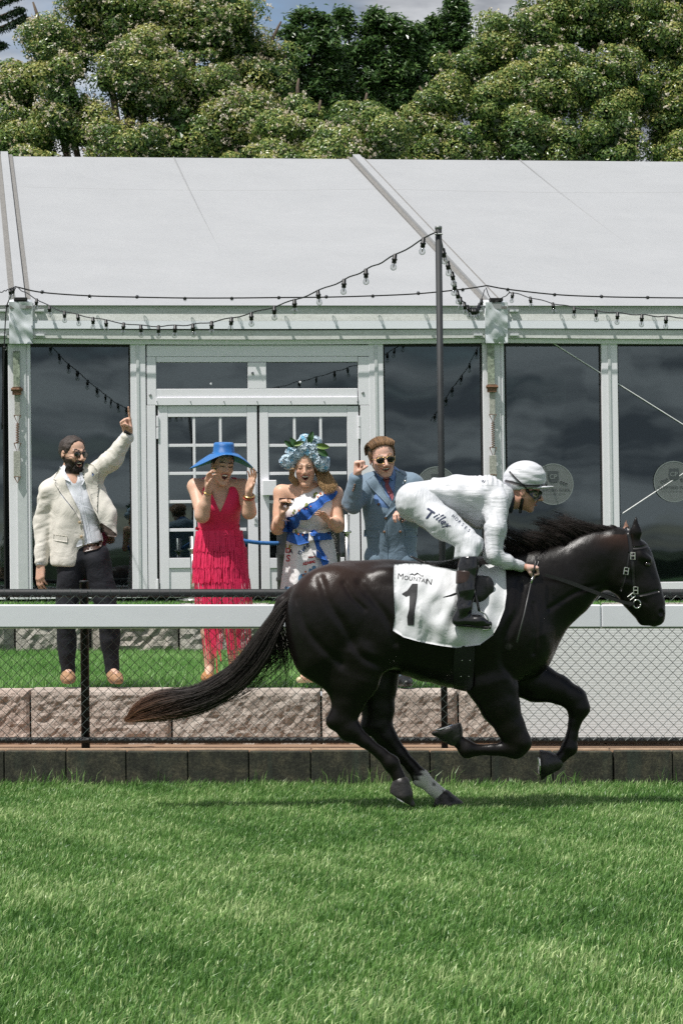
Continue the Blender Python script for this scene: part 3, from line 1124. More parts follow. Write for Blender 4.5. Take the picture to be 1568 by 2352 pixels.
def text2d(s, size=1.0, shear_=0.0, bold=0.0, space=1.0, align='CENTER'):
    cu = bpy.data.curves.new('txt', 'FONT')
    cu.body = s
    cu.size = size
    cu.shear = shear_
    cu.offset = bold
    cu.space_character = space
    cu.align_x = align
    cu.resolution_u = 3
    cu.fill_mode = 'FRONT'
    ob = bpy.data.objects.new('txt', cu)
    me = bpy.data.meshes.new_from_object(ob)
    V = np.array([v.co[:2] for v in me.vertices]).reshape(-1, 2)
    Fs = [tuple(p.vertices) for p in me.polygons]
    bpy.data.objects.remove(ob)
    bpy.data.curves.remove(cu)
    bpy.data.meshes.remove(me)
    return V, Fs


def flat_text(s, px, py, size, w, mat, parent, name='lettering', arc=0.0, **kw):
    V, Fs = text2d(s, size, **kw)
    u, z = tp(px, py)
    P = np.array([T(u + a, w, z + b - arc * a * a) for a, b in V])
    mb = MB().add(P, Fs)
    return mb.build(name, mat, parent)


for (px, py, nm) in ((1002, 1119, 'between the suited man and the tall pole'), (1270, 1112, 'behind the jockey\'s helmet'), (1547, 1106, 'at the right edge above the horse\'s head')):
    u, z = tp(px, py, 0.03)
    rad = 0.238
    st = empty('logo_sticker', T(u, 0.03, z - rad), 'round frosted logo sticker on the glass ' + nm, 'sticker', 'round stickers on the marquee glass')
    ax = np.stack([T_A, T_Z, -T_N], 1)
    MB().lathe([(rad, 0), (rad, 0.002)], T(u, 0.032, z), 40, ax).build('sticker_disc', STICK, st)
    V, F = [], []
    for k in range(48):
        a = 2 * math.pi * k / 48
        for rr in (rad * 0.955, rad * 0.995):
            V.append(T(u + rr * math.cos(a), 0.0285, z + rr * math.sin(a)))
        F.append((2 * k, 2 * k + 1, (2 * k + 3) % 96, (2 * k + 2) % 96))
    MB().add(V, F).build('sticker_ring', STICKPALE, st)
    # shield with CP, scroll flourishes, name and small line
    sh = [(-.065, .02), (-.05, -.02), (0, -.035), (.05, -.02), (.065, .02), (.055, .09), (.065, .10), (-.065, .10), (-.055, .09)]
    P = [T(u + a, 0.0275, z + b + 0.05) for a, b in sh]
    MB().add(P, [tuple(range(len(P)))]).build('shield', STICKINK, st)
    pxu, pyz = px, py

    def stext(s, dz, size, mat, w, nm_, **kw):
        V, Fs = text2d(s, size, **kw)
        MB().add(np.array([T(u + a, w, z + dz + b) for a, b in V]), Fs).build(nm_, mat, st)
    stext('CP', 0.060, 0.075, STICKPALE, 0.0255, 'shield_lettering')
    stext('CLIFFORD PARK', -0.085, 0.052, STICKINK, 0.0275, 'name_lettering', space=1.05)
    stext('AT THE TOOWOOMBA TURF CLUB', -0.118, 0.017, STICKINK, 0.0275, 'small_lettering')
    mb = MB()
    for s in (-1, 1):
        for q in range(3):
            c0 = (s * (0.085 + 0.030 * q), 0.02 - 0.012 * q)
            pts = []
            for tt in np.linspace(0, 2.2 * math.pi, 14):
                rr = 0.022 * (1 - tt / 9)
                pts.append(T(u + c0[0] + s * rr * math.cos(tt), 0.0275, z + c0[1] + rr * math.sin(tt)))
            mb.tube(pts, 0.0022, 4)
    tag(mb.build('scroll_flourish', STICKINK, st), kind='stuff')
# ================================================================ implicit-surface modelling (bodies, clothes)
def surface_nets(V, origin, res):
    s = V < 0
    c = np.zeros(tuple(n - 1 for n in V.shape), np.int8)
    off = [(i, j, k) for i in (0, 1) for j in (0, 1) for k in (0, 1)]
    sh = [n - 1 for n in V.shape]
    for (i, j, k) in off:
        c += s[i:i + sh[0], j:j + sh[1], k:k + sh[2]]
    act = (c > 0) & (c < 8)
    idx = np.argwhere(act)
    ids = np.full(c.shape, -1, np.int32)
    ids[act] = np.arange(len(idx))
    pos = np.zeros((len(idx), 3), np.float32)
    cnt = np.zeros(len(idx), np.float32)
    I, J, K = idx.T
    cv = {o: V[I + o[0], J + o[1], K + o[2]] for o in off}
    for a in off:
        for ax in range(3):
            if a[ax] == 0:
                b = list(a)
                b[ax] = 1
                b = tuple(b)
                va, vb = cv[a], cv[b]
                m = (va < 0) != (vb < 0)
                t = va[m] / (va[m] - vb[m])
                p = np.tile(np.array(a, np.float32), (m.sum(), 1))
                p[:, ax] += t
                pos[m] += p
                cnt[m] += 1
    verts = origin + res * (idx + pos / cnt[:, None])
    F = []
    for ax in range(3):
        u, w = (ax + 1) % 3, (ax + 2) % 3
        sl0, sl1 = [slice(None)] * 3, [slice(None)] * 3
        sl0[ax], sl1[ax] = slice(0, -1), slice(1, None)
        a, b = s[tuple(sl0)], s[tuple(sl1)]
        e = np.argwhere(a != b)
        ok = (e[:, u] >= 1) & (e[:, w] >= 1) & (e[:, u] < c.shape[u]) & (e[:, w] < c.shape[w])
        e = e[ok]
        inside = a[tuple(e.T)]
        q = []
        for du, dw in ((-1, -1), (0, -1), (0, 0), (-1, 0)):
            k = e.copy()
            k[:, u] += du
            k[:, w] += dw
            q.append(ids[tuple(k.T)])
        q = np.stack(q, 1)
        q[~inside] = q[~inside][:, ::-1]
        F.append(q)
    return verts, np.concatenate(F)


def vnormals(V, F):
    n = np.cross(V[F[:, 2]] - V[F[:, 0]], V[F[:, 3]] - V[F[:, 1]]) if F.shape[1] == 4 else np.cross(V[F[:, 1]] - V[F[:, 0]], V[F[:, 2]] - V[F[:, 0]])
    N = np.zeros_like(V)
    for k in range(F.shape[1]):
        np.add.at(N, F[:, k], n)
    return N / (np.linalg.norm(N, axis=1, keepdims=True) + 1e-9)


def laplace(V, F, it=1, lam=0.5):
    E = np.concatenate([F[:, [0, 1]], F[:, [1, 2]], F[:, [2, 3]], F[:, [3, 0]]])
    n = len(V)
    cnt = np.bincount(E[:, 0], minlength=n) + np.bincount(E[:, 1], minlength=n)
    for _ in range(it):
        A = np.stack([np.bincount(E[:, 0], V[E[:, 1], k], n) + np.bincount(E[:, 1], V[E[:, 0], k], n) for k in range(3)], 1)
        V = V + lam * (A / np.maximum(cnt, 1)[:, None] - V)
    return V


class Field:
    def __init__(s, k=0.03):
        s.p, s.k = [], k

    def cone(s, a, b, ra, rb, k=None, flat=None, op=0):
        """tapered limb; flat = (axis, scale) squashes the section along an axis"""
        s.p.append(('c', np.array(a, float), np.array(b, float), ra, rb, s.k if k is None else k, flat, op))
        return s

    def chain(s, pts, rad, k=None, flat=None):
        for i in range(len(pts) - 1):
            s.cone(pts[i], pts[i + 1], rad[i], rad[i + 1], k, flat)
        return s

    def ell(s, c, r, k=None, M=None, op=0):
        """ellipsoid, M columns = its axes"""
        s.p.append(('e', np.array(c, float), np.array(r, float) * np.ones(3), None if M is None else np.array(M, float), None, s.k if k is None else k, None, op))
        return s

    def half(s, p, n, k=0.004):
        """cut away everything on the side n points to"""
        s.p.append(('h', np.array(p, float), np.array(n, float) / np.linalg.norm(n), None, None, k, None, 1))
        return s

    def merge(s, other, grow=0.0):
        for q in other.p:
            q = list(q)
            if q[0] == 'c':
                q[3], q[4] = q[3] + grow, q[4] + grow
            elif q[0] == 'e':
                q[2] = q[2] + grow
            s.p.append(tuple(q))
        return s

    def _bounds(s, q, m):
        if q[0] == 'c':
            r = max(q[3], q[4]) * max(1.0, q[6][1] if q[6] else 1.0) + m
            return np.minimum(q[1], q[2]) - r, np.maximum(q[1], q[2]) + r
        r = q[2].max() + m
        return q[1] - r, q[1] + r

    def dist(s, q, P):
        if q[0] == 'c':
            a, b, ra, rb, flat = q[1], q[2], q[3], q[4], q[6]
            ab = b - a
            d = P - a
            if flat is None:
                t = np.clip(d @ ab / (ab @ ab + 1e-12), 0, 1)
                e = d - t[..., None] * ab
                return np.sqrt((e * e).sum(-1)) - (ra + (rb - ra) * t)
            n, sc = np.array(flat[0], float), flat[1]
            abn = ab - n * (ab @ n)
            dn = d - (d @ n)[..., None] * n
            if abn @ abn < 1e-9:
                t = np.zeros(P.shape[:-1])
            else:
                t = np.clip(dn @ abn / (abn @ abn), 0, 1)
            e = d - t[..., None] * ab
            en = e @ n
            ep2 = (e * e).sum(-1) - en ** 2
            r = ra + (rb - ra) * t
            return (np.sqrt(np.maximum(ep2, 0) + (en / sc) ** 2) - r) * (min(sc, 1.0) if sc < 1 else 1.0)
        if q[0] == 'e':
            d = P - q[1]
            if q[3] is not None:
                d = d @ q[3]
            k0 = np.sqrt(((d / q[2]) ** 2).sum(-1))
            k1 = np.sqrt(((d / q[2] ** 2) ** 2).sum(-1)) + 1e-9
            return k0 * (k0 - 1) / k1
        return -((P - q[1]) @ q[2])

    def grid(s, res):
        adds = [q for q in s.p if q[0] != 'h' and q[7] == 0]
        lo = np.min([s._bounds(q, 0.03)[0] for q in adds], 0)
        hi = np.max([s._bounds(q, 0.03)[1] for q in adds], 0)
        n = np.ceil((hi - lo) / res).astype(int) + 1
        V = np.full(tuple(n), 0.2, np.float32)
        ax = [lo[i] + res * np.arange(n[i]) for i in range(3)]
        for q in s.p:
            k = max(q[5], 1e-5)
            if q[0] == 'h':
                i0, i1 = np.zeros(3, int), n
            else:
                a, b = s._bounds(q, k + 3 * res)
                i0 = np.clip(np.floor((a - lo) / res).astype(int), 0, n)
                i1 = np.clip(np.ceil((b - lo) / res).astype(int) + 1, 0, n)
                if (i1 <= i0).any():
                    continue
            P = np.stack(np.meshgrid(*[ax[i][i0[i]:i1[i]] for i in range(3)], indexing='ij'), -1)
            d = s.dist(q, P)
            sl = tuple(slice(i0[i], i1[i]) for i in range(3))
            v = V[sl]
            if q[7] == 0:
                h = np.maximum(k - np.abs(v - d), 0) / k
                V[sl] = np.minimum(v, d) - h * h * k * 0.25
            else:
                h = np.maximum(k - np.abs(v + d), 0) / k
                V[sl] = np.maximum(v, -d) + h * h * k * 0.25
        return V, lo

    def mesh(s, res, smooth=1, disp=None):
        V, lo = s.grid(res)
        v, f = surface_nets(V, lo, res)
        if smooth:
            v = laplace(v, f, smooth)
        if disp is not None:
            v = v + vnormals(v, f) * disp(v)[:, None]
        return v, f

    def build(s, name, res, mat, parent=None, smooth=1, disp=None, color=None):
        v, f = s.mesh(res, smooth, disp)
        o = mesh_np(name, v, [f], mat, parent, True, attrs=None if color is None else {'col': color(v)})
        return o


def fbm(P, scale, seed=0.0, octaves=3):
    """cheap smooth pseudo-noise from rotated sines, about -1..1"""
    out = np.zeros(len(P))
    a = 1.0
    r = np.random.default_rng(int(seed * 10) + 3)
    for o in range(octaves):
        for _ in range(4):
            d = r.normal(size=3)
            d /= np.linalg.norm(d)
            out += a * 0.35 * np.sin(P @ d * scale + r.uniform(0, 6.28) + 1.3 * np.sin(P @ np.roll(d, 1) * scale * 0.7))
        scale *= 2.1
        a *= 0.5
    return out


def sstep(a, b, x):
    t = np.clip((x - a) / (b - a), 0, 1)
    return t * t * (3 - 2 * t)


def bvh_of(*objs):
    V, F, n = [], [], 0
    for o in objs:
        me = o.data
        v = np.zeros(len(me.vertices) * 3, np.float32)
        me.vertices.foreach_get('co', v)
        V += [tuple(x) for x in v.reshape(-1, 3)]
        F += [tuple(i + n for i in p.vertices) for p in me.polygons]
        n = len(V)
    return BVHTree.FromPolygons(V, F)


def drape(name, verts2, faces, mp, bvh, mat, parent, lift=0.003, thick=0.0, step=None, Yfall=None, ruffle=None, smooth=True):
    """lay a flat outline (in the units of mapping mp -> frame pixel) onto a surface, with its own thickness"""
    bm = bmesh.new()
    vs_ = [bm.verts.new((a, b, 0)) for a, b in verts2]
    for f in faces:
        try:
            bm.faces.new([vs_[i] for i in f])
        except ValueError:
            pass
    bmesh.ops.triangulate(bm, faces=bm.faces[:])
    if step:
        for _ in range(7):
            long = [e for e in bm.edges if e.calc_length() > step]
            if not long:
                break
            bmesh.ops.subdivide_edges(bm, edges=long, cuts=1)
            bmesh.ops.triangulate(bm, faces=[f for f in bm.faces if len(f.verts) > 3])
    org = Vector(CAM)
    miss = []
    bm.verts.ensure_lookup_table()
    dirs, depth = [], []
    for v in bm.verts:
        px, py = mp(v.co.x, v.co.y)
        d = Vector(ray(px, py)).normalized()
        h = bvh.ray_cast(org, d)
        dirs.append(d)
        depth.append(h[3] if h[0] is not None else None)
    known = [x for x in depth if x is not None]
    fb = Yfall if Yfall is not None else (sum(known) / len(known) if known else 20.0)
    med = sorted(known)[len(known) // 2] if known else fb
    co = []
    for i, v in enumerate(bm.verts):
        t = depth[i]
        if t is None:
            # take the depth of the nearest known vertex
            best, bd = fb, 1e9
            for j, w in enumerate(bm.verts):
                if depth[j] is not None:
                    dd = (w.co - v.co).length_squared
                    if dd < bd:
                        bd, best = dd, depth[j]
            t = best
        r = 0.0 if ruffle is None else ruffle(v.co.x, v.co.y)
        co.append(org + dirs[i] * (t - lift - r))
    V = [tuple(c) for c in co]
    F = [tuple(v.index for v in f.verts) for f in bm.faces]
    bm.verts.index_update()
    F = [tuple(v.index for v in f.verts) for f in bm.faces]
    if thick > 0:
        n = len(V)
        V += [tuple(co[i] + dirs[i] * thick) for i in range(n)]
        back = [tuple(i + n for i in f[::-1]) for f in F]
        sides = []
        for e in bm.edges:
            if len(e.link_faces) == 1:
                a, b = e.verts[0].index, e.verts[1].index
                sides.append((a, b, b + n, a + n))
        F = F + back + sides
    bm.free()
    mb = MB().add(V, F)
    o = mb.build(name, mat, parent, smooth)
    return o


def strands(name, paths, widths, mat, parent, sides=3, color=None, kind='stuff'):
    """paths (n,m,3), widths (n,m) -> one mesh of tapering hair locks"""
    paths = np.asarray(paths)
    n, m, _ = paths.shape
    t = np.gradient(paths, axis=1)
    t /= np.linalg.norm(t, axis=2, keepdims=True) + 1e-9
    ref = np.array([0.31, 0.77, 0.55])
    u = np.cross(t, ref)
    u /= np.linalg.norm(u, axis=2, keepdims=True) + 1e-9
    w = np.cross(t, u)
    V = np.stack([paths + widths[..., None] * (math.cos(2 * math.pi * k / sides) * u + math.sin(2 * math.pi * k / sides) * w) for k in range(sides)], 2)
    base = (np.arange(n) * m * sides)[:, None, None]
    i = np.arange(m - 1)[None, :, None] * sides
    k = np.arange(sides)[None, None, :]
    k2 = (k + 1) % sides
    F = np.stack([base + i + k, base + i + k2, base + i + sides + k2, base + i + sides + k], -1).reshape(-1, 4)
    at_ = None
    if color is not None:
        at_ = {'col': np.repeat(color.reshape(n * m, 3), sides, 0)}
    o = mesh_np(name, V.reshape(-1, 3), [F], mat, parent, True, attrs=at_)
    if kind:
        o['kind'] = kind
    return o


def frame(fwd, up):
    f = np.array(fwd, float)
    f /= np.linalg.norm(f)
    u = np.array(up, float)
    u -= f * (u @ f)
    u /= np.linalg.norm(u)
    return np.stack([np.cross(f, u), f, u], 1)      # columns side, forward, up


def rot_axis(v, axis, ang):
    axis = np.asarray(axis, float)
    axis = axis / np.linalg.norm(axis)
    return v * math.cos(ang) + np.cross(axis, v) * math.sin(ang) + axis * (axis @ v) * (1 - math.cos(ang))


def add_hand(F, wrist, along, palm, size=0.19, curls=None, spread=0.10, thumb=None, right=True, k=0.006):
    """five-fingered hand. along: wrist->fingers, palm: direction the palm faces. curls: 4 x (base, mid, tip) angles"""
    y = np.array(along, float)
    y /= np.linalg.norm(y)
    z = np.array(palm, float)
    z -= y * (z @ y)
    z /= np.linalg.norm(z)
    x = np.cross(y, z) * (1 if right else -1)          # towards the index finger
    W = np.array(wrist, float)
    s = size / 0.19
    curls = curls or [(0.25, 0.35, 0.2)] * 4
    fx_ = [0.030, 0.010, -0.010, -0.029]
    base = [0.092, 0.096, 0.092, 0.082]
    ln = [(0.042, 0.026, 0.021), (0.047, 0.030, 0.022), (0.043, 0.028, 0.022), (0.033, 0.021, 0.019)]
    rr = [0.0095, 0.0098, 0.0092, 0.0082]
    # palm: fan of flattened metacarpals
    for i in range(4):
        a = W + (x * fx_[i] * 0.55 + y * 0.0) * s
        b = W + (x * fx_[i] + y * base[i]) * s
        F.cone(a, b, 0.017 * s, 0.0125 * s, k=0.014 * s)
    F.ell(W + (y * 0.035 + x * 0.024 + z * 0.010) * s, np.array([0.017, 0.032, 0.015]) * s, k=0.012 * s, M=np.stack([x, y, z], 1))
    F.ell(W + (y * 0.040 - x * 0.022 + z * 0.008) * s, np.array([0.014, 0.032, 0.012]) * s, k=0.012 * s, M=np.stack([x, y, z], 1))
    for i in range(4):
        p = W + (x * fx_[i] + y * base[i]) * s
        d = rot_axis(y, z, (-1 if right else 1) * spread * (1.5 - i) * 0.9)
        ang = 0.0
        ax = np.cross(d, z)
        for j in range(3):
            ang += curls[i][j]
            dd = rot_axis(d, ax, ang)
            e = p + dd * ln[i][j] * s
            F.cone(p, e, rr[i] * (1 - 0.08 * j) * s, rr[i] * (0.92 - 0.10 * j) * s, k=k)
            p = e
    # thumb leaves the side of the palm near its base
    tb = thumb or (0.75, 0.45, 0.2, 0.2)               # out, toward palm, bend1, bend2
    p = W + (x * 0.022 + y * 0.022 + z * 0.006) * s
    d = y * math.cos(tb[0]) + x * math.sin(tb[0])
    d = d * math.cos(tb[1]) + z * math.sin(tb[1])
    for j, (L, r_) in enumerate(((0.040, 0.0135), (0.034, 0.0110), (0.026, 0.0098))):
        if j:
            d = rot_axis(d, np.cross(d, -x * 0.6 + y * 0.4 + z * 0.3), tb[1 + j])
        e = p + d * L * s
        F.cone(p, e, r_ * s, r_ * 0.9 * s, k=0.009 * s if j == 0 else k)
        p = e
    return F


def add_head(F, c, M, H, mouth=0.0, jaw=1.0, brow=1.0, nose=1.0, smile=0.0):
    """human head: M columns = side, forward, up; H = chin-to-crown height; mouth = opening 0..1"""
    c = np.asarray(c, float)

    def L(s, f, u):
        return c + M @ (np.array([s, f, u]) * H)

    def E(s, f, u, r, k=0.04, op=0):
        F.ell(L(s, f, u), np.array(r) * H, k * H, M, op)
    drop = 0.09 * mouth
    E(0, -0.07, 0.15, (0.318, 0.40, 0.345))
    E(0, 0.06, -0.10, (0.275, 0.30, 0.36), 0.08)
    E(0, 0.08, -0.31 - drop * 0.4, (0.195 * jaw, 0.21, 0.15), 0.08)
    E(0, 0.235, -0.425 - drop, (0.085 * jaw, 0.075, 0.072), 0.08)
    for s in (-1, 1):
        F.cone(L(s * 0.245 * jaw, -0.03, -0.18), L(s * 0.07, 0.21, -0.42 - drop), 0.055 * H, 0.06 * H, 0.07 * H)
        E(s * 0.165, 0.225, -0.115 + 0.015 * smile, (0.095, 0.10, 0.085), 0.06)
        F.cone(L(s * 0.045, 0.345, 0.085), L(s * 0.19, 0.285, 0.095), 0.042 * H * brow, 0.036 * H, 0.04 * H)
        E(s * 0.125, 0.385, 0.005, (0.082, 0.065, 0.050), 0.05, 1)
        E(s * 0.050, 0.395, -0.155, (0.038, 0.045, 0.032), 0.02)
        E(s * 0.325, -0.045, -0.03, (0.030, 0.075, 0.125), 0.02)
        E(s * 0.350, -0.020, -0.01, (0.018, 0.045, 0.070), 0.02, 1)
        E(s * 0.125, 0.285, 0.008, (0.066, 0.066, 0.058), 0.012)
        F.cone(L(s * 0.055, 0.345, 0.030), L(s * 0.19, 0.290, 0.032), 0.015 * H, 0.013 * H, 0.012 * H)
    F.cone(L(0, 0.335, 0.06), L(0, 0.435 * nose + 0.015, -0.125), 0.034 * H, 0.046 * H, 0.035 * H)
    w = 0.095 + 0.03 * smile
    for s in (-1, 1):
        F.cone(L(0, 0.362, -0.225), L(s * w, 0.305, -0.245 + 0.03 * smile), 0.022 * H, 0.014 * H, 0.02 * H)
        F.cone(L(0, 0.350 - 0.02 * mouth, -0.285 - drop), L(s * w, 0.305, -0.250 + 0.03 * smile), 0.026 * H, 0.013 * H, 0.02 * H)
    if mouth > 0:
        E(0, 0.37, -0.252 - drop * 0.55 + 0.006 * smile, (0.070 + 0.034 * smile + 0.01 * mouth, 0.13, 0.020 + 0.062 * mouth), 0.012, 1)
    return L
# ================================================================ THE HORSE
def hp(zx, zy):
    return (1000 + zx * 0.9566) * 0.6272, (1600 + zy * 0.9566) * 0.6272


def hz_(zx, zy, dy=0.0):
    return at(*hp(zx, zy), Y_HORSE + dy)


HS = 0.001694                                   # metres per unit of the horse's drawing
YA = (0, 1, 0)
HF = Field(0.05)


def hchain(pts, k=0.05, sy=None):
    """pts: (x, y, r, dy, sy)"""
    for a, b in zip(pts[:-1], pts[1:]):
        s_ = (a[4] + b[4]) / 2
        HF.cone(hz_(a[0], a[1], a[3]), hz_(b[0], b[1], b[3]), a[2] * HS, b[2] * HS, k, (YA, s_))


# trunk
hchain([(250, 692, 203, 0, .80), (440, 684, 190, 0, .86), (600, 705, 215, 0, .80), (775, 722, 238, 0, .74), (905, 738, 196, 0, .72)], 0.09)
for s in (-1, 1):
    HF.ell(hz_(235, 690, s * .13), (.30, .17, .32), .09)                 # quarters
    HF.ell(hz_(190, 780, s * .12), (.19, .13, .22), .08)
    HF.ell(hz_(395, 790, s * .16), (.15, .11, .20), .07)                 # stifle
    HF.ell(hz_(425, 540, s * .15), (.09, .06, .06), .06)                 # point of hip
    HF.ell(hz_(905, 745, s * .15), (.20, .10, .30), .07)                 # shoulder
    HF.ell(hz_(985, 800, s * .11), (.12, .09, .15), .06)                 # breast
    HF.ell(hz_(840, 880, s * .16), (.14, .09, .15), .06)                 # upper arm
    HF.ell(hz_(870, 600, s * .12), (.16, .07, .17), .07)
hchain([(300, 556, 70, 0, .9), (450, 560, 68, 0, .8)], 0.08)
hchain([(780, 575, 80, 0, .7), (900, 545, 75, 0, .6), (980, 540, 82, 0, .6)], 0.08)
HF.cone(hz_(985, 850, 0), hz_(960, 780, 0), 62 * HS, 120 * HS, .07)
# neck
hchain([(925, 655, 172, 0, .62), (1020, 602, 148, 0, .56), (1115, 552, 118, 0, .52), (1225, 470, 92, 0, .52), (1300, 425, 76, 0, .60)], 0.07)
# head
hchain([(1325, 430, 74, 0, .72), (1362, 490, 84, 0, .66), (1402, 588, 74, 0, .60), (1440, 650, 53, 0, .66), (1456, 682, 43, 0, .80)], 0.04)
HF.ell(hz_(1328, 540, 0), (.100, .072, .095), .05)                       # jowl
HF.ell(hz_(1395, 425, 0), (.062, .085, .055), .04)                       # forehead
HF.cone(hz_(1425, 450), hz_(1474, 640), .036, .030, .03, (YA, 1.1))      # nasal bone
HF.cone(hz_(1352, 620), hz_(1408, 690), .028, .026, .03, (YA, 1.5))      # bars of the jaw
HF.ell(hz_(1418, 706), (.036, .034, .028), .02)                          # chin
HF.ell(hz_(1466, 700), (.050, .050, .036), .02)                          # upper lip
for s in (-1, 1):
    HF.ell(hz_(1480, 672, s * .042), (.034, .026, .034), .02)
    HF.ell(hz_(1487, 673, s * .066), (.017, .022, .023), .012, op=1)     # nostril
    HF.cone(hz_(1405, 455, s * .078), hz_(1438, 470, s * .074), .024, .018, .03)
    HF.cone(hz_(1345, 560, s * .075), hz_(1425, 575, s * .055), .016, .012, .03)
    HF.ell(hz_(1432, 488, s * .098), (.024, .016, .018), .015, op=1)
# ears
for (bx, by, tx, ty, dy, r) in ((1384, 412, 1387, 300, -.065, .036), (1350, 395, 1349, 312, .055, .026)):
    HF.cone(hz_(bx, by, dy), hz_((bx + tx) / 2 + 2, (by + ty) / 2 + 10, dy), r * 0.72, r * 1.0, .02, (YA, .6))
    HF.cone(hz_((bx + tx) / 2 + 2, (by + ty) / 2 + 10, dy), hz_(tx, ty, dy), r * 1.0, .004, .015, (YA, .6))
# hind legs
hchain([(330, 830, 120, -.17, .62), (315, 925, 92, -.165, .62), (288, 1010, 62, -.155, .68), (268, 1085, 50, -.15, .62), (292, 1122, 43, -.15, .66), (350, 1165, 26, -.15, .80),
        (412, 1212, 23, -.15, .85), (452, 1250, 32, -.15, .80), (478, 1298, 23, -.15, .9), (492, 1335, 29, -.15, .95)], .016)
HF.cone(hz_(300, 985, -.155), hz_(226, 1090, -.15), 16 * HS, 25 * HS, .04)
HF.cone(hz_(190, 850, -.14), hz_(286, 985, -.155), 100 * HS, 34 * HS, .06, (YA, .7))
hchain([(385, 840, 115, .17, .62), (392, 950, 84, .165, .62), (402, 1040, 62, .155, .68), (404, 1104, 52, .15, .62), (432, 1150, 42, .15, .66), (488, 1215, 27, .15, .8),
        (530, 1262, 25, .15, .85), (566, 1306, 34, .15, .80), (608, 1345, 25, .15, .9), (652, 1378, 29, .15, .95)], .016)
HF.cone(hz_(405, 1010, .155), hz_(358, 1108, .15), 18 * HS, 24 * HS, .04)
# fore legs
hchain([(838, 940, 104, -.15, .62), (868, 1030, 74, -.15, .68), (905, 1110, 55, -.145, .74), (936, 1172, 50, -.14, .72), (925, 1196, 38, -.14, .74), (840, 1198, 23, -.14, .88),
        (778, 1200, 22, -.14, .9), (742, 1196, 33, -.14, .8), (712, 1168, 23, -.14, .9), (690, 1148, 29, -.14, .95)], .016)
hchain([(955, 905, 100, .15, .62), (1010, 940, 76, .15, .66), (1085, 965, 56, .145, .72), (1152, 1002, 47, .14, .74), (1168, 1040, 42, .14, .74), (1152, 1095, 25, .14, .88),
        (1142, 1145, 24, .14, .9), (1132, 1190, 33, .14, .82), (1104, 1224, 24, .14, .9), (1078, 1245, 30, .14, .95)], .016)
# tail bone
hchain([(85, 610, 42, 0, .8), (40, 640, 30, 0, .8), (5, 690, 22, 0, .8)], .03)


def m_coat():
    t = NT('bay_black_coat')
    v = t.coord()
    a = t.attr('col')
    fine = t.noise(220, 5, 0.7, t.coord((1, 1, 3.2)))
    c = t.mix(0.5, a.outputs['Color'], t.ramp(fine, [(0.3, (0.6, 0.6, 0.6)), (0.7, (1.4, 1.4, 1.4))]), 'MULTIPLY')
    t.set(Base_Color=c)
    r = t.ramp(t.noise(16, 5, 0.6, v), [(0.3, (0.24, 0.24, 0.24)), (0.7, (0.36, 0.36, 0.36))])
    t.link(r, t.b.inputs['Roughness'])
    t.b.inputs['Specular IOR Level'].default_value = 0.27
    n0 = t.bump(t.noise(9, 4, 0.55, v), 0.10, 0.03)
    n1 = t.bump(t.noise(42, 4, 0.6, t.coord((1, 1, 0.5))), 0.10, 0.008, n0)
    n2 = t.bump(fine, 0.20, 0.004, n1)
    t.link(n2, t.b.inputs['Normal'])
    return t.m


COAT = m_coat()


def coat_color(v):
    n = len(v)
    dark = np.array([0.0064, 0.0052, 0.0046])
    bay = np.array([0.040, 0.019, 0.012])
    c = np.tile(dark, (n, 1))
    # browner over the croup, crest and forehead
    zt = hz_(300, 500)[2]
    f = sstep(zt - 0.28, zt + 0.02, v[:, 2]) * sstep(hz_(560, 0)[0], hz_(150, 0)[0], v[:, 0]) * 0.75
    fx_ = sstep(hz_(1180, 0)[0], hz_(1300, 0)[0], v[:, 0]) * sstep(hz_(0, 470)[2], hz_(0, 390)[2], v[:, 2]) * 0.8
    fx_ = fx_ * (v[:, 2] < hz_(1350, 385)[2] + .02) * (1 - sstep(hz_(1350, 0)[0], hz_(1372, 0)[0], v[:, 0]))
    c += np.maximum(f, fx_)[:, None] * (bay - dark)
    # white sock on the far hind pastern
    p0, p1 = hz_(556, 1300, .15), hz_(655, 1385, .15)
    ax = (p1 - p0) / np.linalg.norm(p1 - p0)
    s = (v - p0) @ ax
    far = (v[:, 1] > Y_HORSE + 0.03) & (v[:, 2] < hz_(0, 1215)[2]) & (v[:, 0] < hz_(760, 0)[0])
    w = far * sstep(-0.012, 0.012, s + 0.010 * np.sin(v[:, 2] * 190) + 0.008 * np.sin(v[:, 1] * 240))
    spot = (np.linalg.norm(v - hz_(618, 1327, .10), axis=1) < 0.022) | (np.linalg.norm(v - hz_(652, 1356, .11), axis=1) < 0.012)
    w = w * np.where(spot, 0.25, 1.0)
    c = c * (1 - w[:, None]) + w[:, None] * np.array([0.62, 0.60, 0.58])
    # pale worn patch at the breast strap, pinkish inside of the far ear
    e = (np.linalg.norm(v - hz_(900, 800, -.25), axis=1) < 0.030)
    c[e] = c[e] * 2.2 + 0.02
    ear = (v[:, 2] > hz_(1350, 352)[2]) & (v[:, 1] > Y_HORSE + 0.03) & (v[:, 0] > hz_(1325, 0)[0]) & (v[:, 0] < hz_(1372, 0)[0])
    c[ear] = np.array([0.25, 0.14, 0.10])
    return c


